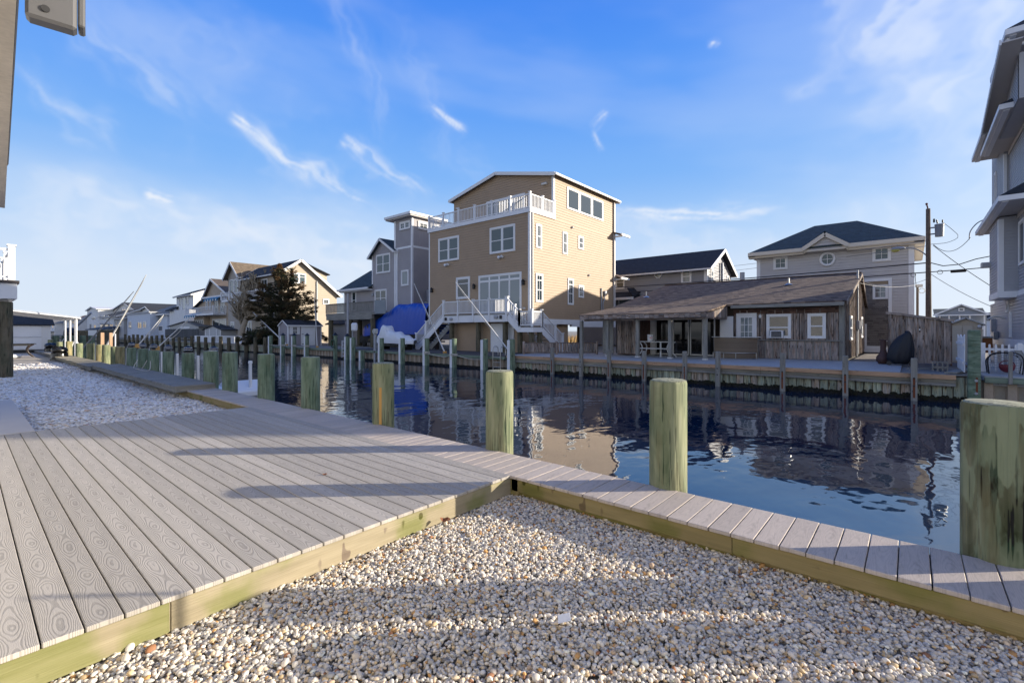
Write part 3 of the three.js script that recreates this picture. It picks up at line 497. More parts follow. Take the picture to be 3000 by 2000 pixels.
// litter on the gravel
{
  const leaf = (name, label, x, y, z, s, m) => { const g = new THREE.PlaneGeometry(s, s * 0.6, 6, 3), p = g.attributes.position; for (let i = 0; i < p.count; i++) { const u = p.getX(i) / s, v = p.getY(i) / s; p.setZ(i, 0.5 * s * (u * u) + s * 0.5 * v * v + 0.08 * s * Math.sin(u * 9)); p.setY(i, p.getY(i) * (1 - 2.6 * u * u)); } g.rotateX(-1.2).rotateY(rnd() * 6).translate(x, y, z); g.computeVertexNormals(); return single(name, label, 'leaf', g, m); };
  const lm = M([0.2, 0.075, 0.03], { rough: 0.8, side: THREE.DoubleSide });
  leaf('dry_leaf', 'curled brown leaf on the gravel under the boardwalk edge at right', -0.72, -0.14, -3.36, 0.07, lm);
  leaf('dry_leaf', 'small reddish leaf beside the deck corner on the pebbles', -2.88, -0.13, -2.55, 0.08, lm);
  leaf('dry_leaf', 'tiny dry leaf lying on the deck boards near the corner', -4.35, 0.008, -2.3, 0.04, lm);
  single('paper_scrap', 'scrap of white paper lying on the shaded pebbles', 'paper', B(0.07, 0.003, 0.045, 0, 0, 0).rotateX(0.5).rotateZ(0.35).rotateY(0.5).translate(-1.42, -0.138, -2.1), mat.white);
  const tuft = []; for (let i = 0; i < 60; i++) tuft.push(rod([-9.5 + rr(-0.03, 0.03), -0.16, -0.72 + rr(-0.03, 0.03)], [-9.5 + rr(-0.12, 0.12), rr(-0.1, -0.02), -0.72 + rr(-0.1, 0.1)], 0.008, 0.002, 4));
  single('dry_tuft', 'rusty brown dry tuft in the corner of walkway and deck', 'plant', tuft, lm);
}
// ---------------------------------------------------------------- far bank: bulkheads and docks
{
  // timber bulkhead in front of the cottage
  const b = thing('timber_bulkhead', 'old timber bulkhead of mint grey planks and orange top board below the cottage', 'bulkhead', [-8, 0, FAR]);
  let x = -18.1;
  while (x < 1.5) { const w = rr(0.235, 0.285), low = WATER + rr(0.1, 0.17); part(b, 'plank', B(w - 0.03, -0.27 - low + 0.3, 0.05, x + w / 2, (low - 0.27) / 2 + 0.02, FAR + rr(-0.005, 0.005), 1), pick(mat.plank)); x += w; }
  part(b, 'algae_band', [B(19.7, 0.6, 0.06, -8.25, WATER - 0.15, FAR + 0.015)], mat.algae);
  const fr = []; for (let q = -18.1; q < 1.5; q += 0.09) { const g = new THREE.IcosahedronGeometry(rr(0.025, 0.07), 1); g.scale(rr(0.8, 1.6), rr(0.6, 1.5), 0.5).translate(q, WATER + 0.13 + rr(-0.05, 0.06), FAR + 0.035); fr.push(g); }
  part(b, 'moss_fringe', fr, mat.moss, 'stuff');
  const jo = [-18.1, -14.6, -11.5, -8.0, -4.6, -1.75, 1.1];
  for (let i = 0; i < jo.length - 1; i++) {
    const c = (jo[i] + jo[i + 1]) / 2, w = jo[i + 1] - jo[i] - 0.006;
    part(b, 'top_board', CBX(w, 0.15, 0.045, 0.006, c, -0.09, FAR + 0.17 + rr(-0.004, 0.004)), mat.orange);
    part(b, 'wale', CBX(w, 0.13, 0.1, 0.008, c, -0.232, FAR + 0.1 + rr(-0.005, 0.005)), pick(mat.wale));
    part(b, 'wale', CBX(w, 0.09, 0.08, 0.008, c, -0.345, FAR + 0.13 + rr(-0.005, 0.005)), pick(mat.greyWood));
  }
  const sq = [[-14.73, 0.52], [-12.92, 0.5], [-11.32, 0.48], [-9.49, 0.49], [-7.59, 0.52], [-6.2, 0.55], [-3.8, 0.55], [-1.81, 0.52], [0.07, 0.5]];
  sq.forEach(([px, top], i) => {
    const t = thing('square_pile', `grey square mooring pile along the cottage bulkhead, ${ORD[i]} from the left`, 'piling', [px, 0, FAR + 0.28], 'square piles at the cottage bulkhead');
    part(t, 'shaft', CBX(0.17, top + 1.9, 0.17, 0.012, px, (top - 1.9) / 2, FAR + 0.29), pick(mat.greyWood));
    for (const y of [-0.16, -0.42]) { part(t, 'bolt', new THREE.CylinderGeometry(0.028, 0.028, 0.03, 8).rotateX(Math.PI / 2).translate(px, y, FAR + 0.38), mat.black); }
    if (i !== 1 && i !== 5) part(t, 'rust_stain', BX(px - 0.02 - rr(0, 0.02), px + 0.03, WATER + 0.1, -0.16, FAR + 0.3, FAR + 0.378), mat.rust);
  });
  const dk = thing('cottage_dock', 'bluish grey plank dock between the cottage and its bulkhead', 'dock', [-8, 0, -24]);
  for (let z = FAR - 0.0; z > -27.3; z -= 0.18) part(dk, 'plank', [BX(-18.2, -0.3, -0.04, -0.006 + rr(-0.003, 0.003), z - 0.171, z, 1)], mat.farDeck);
  part(dk, 'plank', BX(-0.3, 1.45, -0.05, -0.02, FAR - 0.35, FAR, 1), pick(mat.greyWood));
}
function corrugated(x0, x1, z, y0, y1) {
  const P = [], U = [], seg = 0.52; let pts = [];
  for (let x = x0; x < x1; x += seg) pts.push([x, 0], [x + seg * 0.38, 0], [x + seg * 0.5, -0.16], [x + seg * 0.88, -0.16]);
  pts.push([x1, 0]);
  for (let i = 0; i < pts.length - 1; i++) { const a = pts[i], b = pts[i + 1]; for (const [p, y] of [[a, y0], [b, y0], [b, y1], [a, y0], [b, y1], [a, y1]]) { P.push(p[0], y, z + p[1]); U.push(p[0], y); } }
  const g = tris(P); g.setAttribute('uv', new THREE.Float32BufferAttribute(U, 2)); return g;
}
function vinylBulkhead(label, x0, x1, capM, y) {
  const b = thing('vinyl_bulkhead', label, 'bulkhead', [(x0 + x1) / 2, 0, FAR]);
  part(b, 'sheet_piling', corrugated(x0, x1, FAR, -2.4, y - 0.1), mat.vinylA);
  part(b, 'algae_band', BX(x0, x1, WATER - 0.4, WATER + 0.14, FAR - 0.2, FAR + 0.03), mat.algae);
  for (let x = x0; x < x1; x += 4) part(b, 'cap_timber', CBX(Math.min(4, x1 - x) - 0.01, 0.17, 0.2, 0.01, x + Math.min(4, x1 - x) / 2, y - 0.1, FAR + 0.08), capM);
  return b;
}
const capG = M([0.24, 0.3, 0.22], { map: tWood, bumpMap: tWoodB, bumpScale: 0.003, rough: 0.85 });
vinylBulkhead('brown corrugated vinyl bulkhead with green timber cap below the tan house', -36.4, -18.25, capG, -0.1);
vinylBulkhead('brown corrugated vinyl bulkhead below the small grey shed', -50.6, -36.45, capG, -0.12);
vinylBulkhead('beige corrugated bulkhead at the right edge below the white picket fence', 1.75, 60, capG, -0.03);
structure('tan_house_dock', BX(-36.4, -18.25, -0.3, -0.085, FAR - 4.6, FAR - 0.02), mat.brownDeck);
structure('shed_dock', BX(-50.6, -36.45, -0.3, -0.1, FAR - 3, FAR - 0.02), mat.greyWood[0]);
structure('right_dock', BX(1.75, 60, -0.3, -0.005, FAR - 9, FAR - 0.02), mat.farDeck);
structure('paved_side_yard', BX(-2.3, 1.7, -0.3, -0.055, -41, FAR - 0.36), M([0.22, 0.2, 0.18], { map: tNoise, rough: 0.95 }));
{
  const b = thing('timber_bulkhead', 'dark timber bulkhead with many close pilings below the stucco house', 'bulkhead', [-100, 0, FAR]);
  for (let x = -50.7; x > -96; x -= 0.6) part(b, 'plank', B(0.58, 1.3, 0.06, x - 0.3, -0.75, FAR, 1), pick(mat.plank));
  part(b, 'cap_timber', [BX(-420, -50.7, -0.3, -0.12, FAR - 0.1, FAR + 0.1), BX(-420, -96, -2, -0.3, FAR - 0.1, FAR + 0.02)], mat.wale[0]);
  part(b, 'algae_band', BX(-420, -50.7, WATER - 0.3, WATER + 0.12, FAR - 0.1, FAR + 0.04), mat.algae);
}
// round piles of the far bank, most with a white vinyl strip on the channel side
{
  const make = (x, top, white, capd, label) => {
    const t = thing('mooring_pile', label, 'piling', [x, 0, FAR + 0.45], 'mooring piles of the far bank');
    const [body, cap] = pilingMesh(0.17, -2, top); part(t, 'shaft', body.translate(x, 0, FAR + 0.45), mat.pileG); part(t, 'top_face', cap.translate(x, 0, FAR + 0.45), mat.pileTop);
    if (white) part(t, 'rub_strip', CBX(0.2, top + 0.95, 0.06, 0.01, x - 0.1, (top - 0.95) / 2 - 0.06, FAR + 0.63), mat.white);
    if (capd) part(t, 'pyramid_cap', new THREE.ConeGeometry(0.27, 0.24, 4).rotateY(Math.PI / 4).translate(x, top + 0.12, FAR + 0.45), mat.black);
    return t;
  };
  const near = [[-46.95, 1.0, 1, 1], [-44.56, 1.0, 1, 1], [-42.02, 1.0, 1, 1], [-37.02, 1.05, 0, 1], [-35.09, 1.0, 1, 1], [-34.23, 0.92, 1, 0], [-32.91, -0.08, 1, 0], [-30.31, 0.89, 1, 0], [-27.74, 0.91, 1, 0], [-25.04, 0.92, 1, 0], [-22.32, 0.93, 1, 0], [-19.58, 0.94, 1, 0], [-17.45, 0.95, 1, 0], [-49.75, 0.95, 1, 0]];
  near.forEach(([x, top, w, c], i) => make(x, top, w, c, i === 13 ? 'white sided mooring pile at the corner under the conifer' : `${w ? 'white sided' : 'plain'} mooring pile${c ? ' with black pyramid cap' : ''} on the far bank, ${ORD[i]} from the shed`));
  const src = thing('bulkhead_pile', 'weathered brown pile below the conifer, right end of the close row', 'piling', [-51.6, 0, FAR + 0.25], 'close row of piles at the dark timber bulkhead');
  { const [b, c] = pilingMesh(0.2, -2, 0.75); part(src, 'shaft', b.translate(-51.6, 0, FAR + 0.25), mat.bigPile); part(src, 'top_face', c.translate(-51.6, 0, FAR + 0.25), mat.pileTop); }
  for (let i = 1; i < 23; i++) { const x = -51.6 - i * 2.5 * (1 + i * 0.008); copy(src, [x, rr(-0.2, 0.1), FAR + 0.25], rnd() * 6, `weathered pile in the close row, ${ORD[i]} from the conifer end`); }
  // big piles of the distant docks
  for (let i = 0; i < 12; i++) copy(src, [-116 - i * 1.7, 0.7, FAR + 1.5], rnd() * 6, `distant pile in the dense row below the grey hipped roof, ${ORD[i]} from right`, [1.6, 1.3, 1.6]);
  for (let i = 0; i < 9; i++) copy(src, [-150 - i * 4, 0.6, FAR + 1.5], rnd() * 6, `distant dock pile before the white stepped houses, ${ORD[i]} from the right`, [1.6, 1.3, 1.6]);
  for (let i = 0; i < 6; i++) { const p = copy(src, [-53.4, 0.25, -4.5 - i * 0.55], rnd() * 6, `thick green pile beside the white shed, ${ORD[i]} from the shed`, [1.05, 1.05, 1.05]); p.userData.group = 'thick piles beside the white shed'; p.traverse((o) => { if (o.isMesh && o.name === 'shaft') o.material = mat.pileG; }); }
}
// ladders
function ladder(label, x, z, w, y0, y1, loop) {
  const t = thing('dock_ladder', label, 'ladder', [x, y0, z]);
  for (const s of [0, w]) part(t, 'side_rail', loop ? tube([[x + s, y0, z], [x + s, 0.3, z], [x + s, y1 - 0.05, z - 0.05], [x + s + 0.02, y1, z - 0.22], [x + s + 0.02, y1 - 0.1, z - 0.4], [x + s + 0.02, -0.05, z - 0.42]], 0.028, 24, 7) : rod([x + s, y0, z], [x + s, y1, z], 0.035, 0.035), loop ? mat.metal : mat.white);
  for (let y = y0 + 0.15; y < (loop ? -0.1 : y1); y += 0.3) part(t, 'rung', rod([x, y, z], [x + w, y, z], 0.025, 0.025, 6), loop ? mat.metal : mat.white);
}
ladder('looped metal ladder on the bulkhead in front of the tan house', -19.15, -20.75, 0.6, -1.2, 0.5, true);
ladder('white dock ladder below the wooden deck of the grey house', -36.3, -20.7, 0.5, -0.8, 0.62, false);
// ---------------------------------------------------------------- tan house
{
  const X0 = -31.3, X1 = -20.38, Z0 = -25.9, Z1 = -38.3, Z3 = -28.75, FY = 9.78;
  const h = thing('tan_house', 'tall tan sided house with white roof deck railing and garage level on piles', 'house', [-25.8, 0, -32]);
  part(h, 'wall', [BX(X0, X1, 2.0, FY, Z1, Z0 - 0.002), prism([[X0, FY], [X1, FY], [X1, 13.1], [-26.0, 14.3], [X0, 13.1]], 'z', Z3 - 0.002, Z1 - Z3), siding([[X0, 2], [X1, 2], [X1, FY], [X0, FY]], 'z', Z0, 1, 0.195), siding([[X0, FY], [X1, FY], [X1, 13.1], [-26.0, 14.3], [X0, 13.1]], 'z', Z3, 1, 0.195), siding([[Z1, 2.3], [Z0, 2.3], [Z0, FY], [Z1, FY]], 'x', X1, 1, 0.195), siding([[Z1, FY], [Z3, FY], [Z3, 13.1], [Z1, 13.1]], 'x', X1, 1, 0.195)], mat.tan);
  part(h, 'lower_wall', [BX(-27.4, X1 - 0.3, -0.1, 2.0, -31.1, -25.0), siding([[-27.4, -0.1], [-23.3, -0.1], [-23.3, 2], [-27.4, 2]], 'z', -24.99, 1, 0.2), siding([[-21, -0.1], [X1 - 0.3, -0.1], [X1 - 0.3, 2], [-21, 2]], 'z', -24.99, 1, 0.2), siding([[-31.1, -0.1], [-25, -0.1], [-25, 2], [-31.1, 2]], 'x', X1 - 0.3, 1, 0.2)], mat.tan);
  for (const [a, b] of [[-23.25, -21.75], [-21.7, -21.05]]) part(h, 'white_panel', [BX(a, b, -0.09, 1.95, -24.99, -24.93), siding([[a, -0.09], [b, -0.09], [b, 1.95], [a, 1.95]], 'z', -24.93, 1, 0.1, 0.01)], mat.white);
  for (const g of [BX(X1 - 0.16, X1 + 0.03, 2.0, FY, Z0 - 0.12, Z0 + 0.03), BX(X0 - 0.03, X0 + 0.1, 2.0, FY, Z0 - 0.1, Z0 + 0.03), BX(X1 - 0.16, X1 + 0.03, FY + 0.2, 13, Z3 - 0.12, Z3 + 0.03), BX(X1 - 0.1, X1 + 0.032, 2.0, 12.9, Z1 - 0.02, Z1 + 0.14), BX(-27.45, -27.33, -0.1, 2.0, -25.05, -24.95), BX(-31.2, -31.05, -0.1, 2.0, -25.4, -25.25)]) part(h, 'corner_trim', g, mat.white);
  part(h, 'skirt_band', [BX(X1 - 0.06, X1 + 0.06, 1.93, 2.3, Z1, Z0), BX(X1 - 0.2, X1 + 0.05, 1.75, 1.935, Z1, -31.2)], mat.white);
  part(h, 'roof_deck_band', [BX(X0 - 0.1, X1 + 0.1, FY - 0.02, FY + 0.26, Z0 - 0.2, Z0 + 0.12), BX(X1 - 0.2, X1 + 0.1, FY - 0.02, FY + 0.26, Z3 - 0.12, Z0 - 0.2), BX(X0 - 0.1, X0 + 0.2, FY - 0.02, FY + 0.26, Z3, Z0 - 0.2)], mat.white);
  gable(h, 'z', X0, X1, -26.0, Z3, Z1, 13.1, 13.1, 14.33, mat.roofGrey, { over: 0.33, fascia: 0.26 });
  part(h, 'soffit_light', [CBX(0.5, 0.16, 0.2, 0.03, -21.15, 12.55, Z3 + 0.12), CBX(0.4, 0.14, 0.2, 0.03, -30.7, 12.3, Z3 + 0.12)], mat.whiteOld);
  // piles under the house
  for (const [x, z] of [[-30.8, -26.3], [-30.8, -31.5], [-20.8, -33], [-20.8, -37.6], [-26, -37.6], [-30.8, -37.6], [-24, -33.5]]) part(h, 'pile', rod([x, -0.3, z], [x, 2, z], 0.2, 0.2, 14), mat.barkDark);
  win(h, 'z', Z0, 1, -30.07, -27.57, 7.12, 9.08, { v: 1, vw: 0.14, rail: 0.48, c: 0.14, pane: mat.glassTeal });
  win(h, 'z', Z0, 1, -24.2, -21.7, 7.18, 9.15, { v: 1, vw: 0.14, rail: 0.48, c: 0.14, pane: mat.glassTeal });
  win(h, 'z', Z0, 1, -27.9, -26.33, 3.96, 5.7, { rail: 0.74, c: 0.16, pane: mat.glass, v: 0 });
  const sl = win(h, 'z', Z0, 1, -25.38, -21.11, 2.62, 5.65, { name: 'sliding_door', v: 3, vw: 0.07, c: 0.14, pane: mat.glassPale });
  part(sl, 'transom', [BX(-25.24, -21.25, 5.1, 5.25, Z0, Z0 + 0.065)], mat.trim);
  win(h, 'z', Z3, 1, -27.26, -23.09, FY + 0.26, 12.26, { name: 'sliding_door', v: 3, vw: 0.08, c: 0.14, rail: 0.86, pane: mat.glassTeal });
  for (const [a, b] of [[-30.48, -32.26], [-32.28, -34.16], [-34.18, -36.04]]) win(h, 'x', X1, 1, a, b, 10.9, 12.62, { c: 0.13, pane: mat.glass, grid: [1, 1] });
  for (const [a, b, c, d] of [[-26.55, -27.2, 7.33, 9.08], [-29.87, -30.54, 7.33, 9.06], [-32.09, -32.88, 8.0, 9.07]]) win(h, 'x', X1, 1, a, b, c, d, { rail: 0.5, c: 0.11, grid: [2, 1], pane: mat.glass });
  for (const [a, b, c, d] of [[-26.5, -27.35, 3.48, 5.54], [-30.59, -31.4, 3.46, 5.54], [-32.13, -32.92, 4.1, 5.12]]) win(h, 'x', X1, 1, a, b, c, d, { rail: d - c > 1.5 ? [0.42, 0.8] : 0.5, c: 0.12, grid: [2, 1], pane: mat.glass });
  for (const [z, y] of [[-31.18, 9.55], [-33.69, 6.02]]) part(h, 'vent_hood', [CBX(0.16, 0.16, 0.18, 0.03, X1 + 0.09, y, z)], mat.soffit);
  for (const [x, y] of [[-28.94, 6.81], [-23.04, 6.85]]) part(h, 'flood_light', [CBX(0.14, 0.12, 0.1, 0.02, x, y, Z0 + 0.07), new THREE.CylinderGeometry(0.1, 0.07, 0.2, 10).rotateX(1.1).rotateY(0.5).translate(x - 0.14, y - 0.03, Z0 + 0.18), new THREE.CylinderGeometry(0.1, 0.07, 0.2, 10).rotateX(1.1).rotateY(-0.5).translate(x + 0.17, y + 0.02, Z0 + 0.18)], mat.white);
  for (const x of [-25.82, -20.91, -30.85]) part(h, 'lantern', [CBX(0.2, 0.3, 0.2, 0.04, x, 4.82, Z0 + 0.14), new THREE.ConeGeometry(0.15, 0.14, 8).translate(x, 5.03, Z0 + 0.14)], mat.black);
  part(h, 'outlet_box', CBX(0.24, 0.16, 0.1, 0.02, -20.88, 3.02, Z0 + 0.05), mat.soffit);
  // small pent roofs and downpipe at the back right edge
  for (const [y, w, z] of [[10.1, 0.9, -38.4], [6.3, 0.7, -38.7]]) { part(h, 'pent_roof', slab([[X1 - 0.4, y + 0.35, z - 0.9], [X1 - 0.4, y + 0.35, z + 0.6], [X1 + w, y - 0.1, z + 0.6], [X1 + w, y - 0.1, z - 0.9]], 0.1), mat.roofOld); part(h, 'pent_gutter', [BX(X1 + w - 0.05, X1 + w + 0.08, y - 0.26, y - 0.08, z - 0.9, z + 0.65), BX(X1 + 0.05, X1 + w, y - 0.3, y - 0.2, z + 0.3, z + 0.5)], mat.white); }
  part(h, 'downpipe', [BX(X1 + 0.04, X1 + 0.16, 2.4, 12.9, -38.0, -37.88), BX(X1 + 0.02, X1 + 0.12, 2.1, FY, Z0 - 0.25, Z0 - 0.14)], mat.soffit);
  part(h, 'meter_pipe', [rod([X1 + 0.1, 3.2, -35.7], [X1 + 0.1, 5.1, -35.7], 0.06), CBX(0.2, 0.3, 0.3, 0.03, X1 + 0.12, 4.75, -36.3), tube([[X1 + 0.1, 4.7, -36.3], [X1 + 0.12, 4.2, -36.2], [X1 + 0.1, 3.9, -36.0], [X1 + 0.1, 3.2, -36.0]], 0.05)], mat.greyMetal);
  railing(h, [[X0, FY + 0.24, Z3 - 0.2], [X0, FY + 0.24, Z0 + 0.02], [X1, FY + 0.24, Z0 + 0.02], [X1, FY + 0.24, Z3 - 0.1]], 1.02, { span: 1.78, pitch: 0.16 });
  // landing on piles with stairs at both ends
  const L = thing('landing_stairs', 'white railed landing with two stairs in front of the tan house', 'stairs', [-24.3, 0, -25]);
  part(L, 'platform', [BX(-27.5, -21.05, 2.56, 2.64, -25.85, -24.15)], mat.greyWood[1]);
  part(L, 'fascia', [BX(-27.52, -21.03, 2.05, 2.58, -24.24, -24.17), BX(-21.1, -21.03, 2.05, 2.58, -25.8, -24.24), BX(-27.52, -27.45, 2.05, 2.58, -25.8, -24.24)], mat.white);
  railing(L, [[-27.5, 2.62, -24.17], [-21.07, 2.62, -24.17]], 1.0, { span: 1.6, pitch: 0.125, drop: 0.55, mid: 0.06 });
  for (const x of [-26.98, -24.1, -21.5]) part(L, 'pile', rod([x, -0.3, -24.55], [x, 2.06, -24.55], 0.2, 0.19, 16), mat.bigPile);
  const stair = (p, q, w, ax, n) => {
    const [dx, dz] = [q[0] - p[0], q[2] - p[2]];
    for (const s of [0, w]) { const o = ax === 'x' ? [0, 0, -s] : [-s, 0, 0], P = [p[0] + o[0], p[1], p[2] + o[2]], Q = [q[0] + o[0], q[1], q[2] + o[2]]; part(L, 'stringer', beam([P[0], P[1] - 0.22, P[2]], [Q[0], Q[1] - 0.22, Q[2]], 0.05, 0.42), mat.white); }
    for (let i = 0; i < n; i++) { const t = (i + 0.5) / n, x = p[0] + dx * t, y = mixn(p[1], q[1], t), z = p[2] + dz * t; part(L, 'tread', ax === 'x' ? BX(x - 0.15, x + 0.15, y - 0.04, y, z - w, z) : BX(x - w, x, y - 0.04, y, z - 0.15, z + 0.15), mat.greyWood[2]); }
    railing(L, [p, [mixn(p[0], q[0], 0.62), mixn(p[1], q[1], 0.62), mixn(p[2], q[2], 0.62)], q].map((a) => [a[0], a[1] + 0.02, a[2]]), 0.98, { pitch: 0.14 });
  };
  stair([-27.55, 2.62, -24.2], [-30.9, 0.12, -24.2], 1.3, 'x', 13);
  stair([-21.0, 2.62, -24.2], [-19.95, 1.72, -24.2], 1.3, 'x', 5);
  part(L, 'lower_platform', BX(-20.1, -18.85, 1.62, 1.7, -25.3, -24.2), mat.greyWood[1]);
  part(L, 'fascia', [BX(-20.12, -18.84, 1.34, 1.64, -24.24, -24.19), BX(-18.9, -18.84, 1.34, 1.64, -25.3, -24.24)], mat.white);
  railing(L, [[-19.95, 1.68, -24.2], [-18.88, 1.68, -24.2], [-18.88, 1.68, -25.28]], 1.02, { pitch: 0.12 });
  stair([-18.88, 1.68, -25.3], [-18.88, 0.12, -27.75], 1.2, 'z', 8);
  for (const [x, z] of [[-19.15, -24.5], [-19.0, -25.2], [-20.3, -24.7]]) part(L, 'pile', rod([x, -0.3, z], [x, 1.35, z], 0.18, 0.18, 14), mat.bigPile);
  part(L, 'dock_light', [CBX(0.3, 0.2, 0.14, 0.04, -26.6, 2.32, -24.1), CBX(0.34, 0.24, 0.16, 0.05, -22.0, 2.4, -24.1)], mat.greyMetal);
  part(L, 'lantern', [CBX(0.16, 0.24, 0.14, 0.03, -27.2, 2.33, -24.1), CBX(0.16, 0.24, 0.14, 0.03, -21.55, 2.37, -24.1)], mat.black);
}
whip('mooring_whip', 'long pale whip leaning left over the stairs of the tan house', [-16.9 - 1.0, -0.05, -21.1], [-22.3, 4.55, -20.6], 0.05);
whip('mooring_whip', 'slender whip rising before the left stair bottom of the tan house', [-24.0, -0.05, -21.2], [-27.6, 4.9, -21.4], 0.05);
whip('mooring_whip', 'pale whip leaning left in front of the dark conifer', [-48.1, 0, -21.4], [-55.6, 3.5, -21.0], 0.07);
whip('mooring_whip', 'thin upright whip standing before the doors of the grey shed', [-41.5, -0.05, -21.2], [-42.3, 5.0, -21.3], 0.055);
// mooring lines wrapped round the piles and along the caps of the far bank
{
  const line = (label, pts, piles) => { const t = thing('mooring_line', label, 'rope', pts[0], 'mooring lines of the far bank'); part(t, 'line', tube(pts, 0.022, pts.length * 8, 5), mat.rope); part(t, 'wraps', piles.flatMap(([x, y]) => [0, 1, 2].map((i) => new THREE.TorusGeometry(0.21, 0.022, 5, 18).rotateX(Math.PI / 2 + rr(-0.15, 0.15)).translate(x, y + i * 0.05, FAR + 0.45))), mat.rope); };
  line('loose rope tied between two piles below the tan house stairs', [[-25.05, -0.05, FAR + 0.68], [-24.2, -0.2, FAR + 0.5], [-23.2, -0.28, FAR + 0.4], [-22.32, -0.08, FAR + 0.68], [-21, -0.32, FAR + 0.4], [-19.58, -0.3, FAR + 0.65]], [[-25.05, -0.1], [-22.32, -0.15]]);
  line('pale rope sagging between the black capped piles by the grey shed', [[-49.75, 0.05, FAR + 0.68], [-48.3, -0.02, FAR + 0.5], [-46.95, 0.02, FAR + 0.68], [-45.7, -0.06, FAR + 0.5], [-44.56, 0.0, FAR + 0.68], [-43.3, -0.05, FAR + 0.5], [-42.02, 0.02, FAR + 0.68]], [[-46.95, 0], [-44.56, 0], [-42.02, 0]]);
  const hose = thing('garden_hose', 'coiled green garden hose hanging on the bulkhead pile of the wooden deck house', 'hose', [-37.02, 0.4, FAR + 0.6]); part(hose, 'coil', [0, 1, 2, 3].map((i) => new THREE.TorusGeometry(0.22 + i * 0.02, 0.02, 6, 24).scale(1, 1.25, 1).translate(-37.02, 0.35, FAR + 0.66 + i * 0.02)), M([0.02, 0.06, 0.03], { rough: 0.5 })); part(hose, 'nozzle_end', tube([[-36.8, 0.3, FAR + 0.7], [-36.78, 0, FAR + 0.7], [-36.7, -0.08, FAR + 0.6]], 0.02, 10, 6), M([0.02, 0.06, 0.03], { rough: 0.5 }));
}
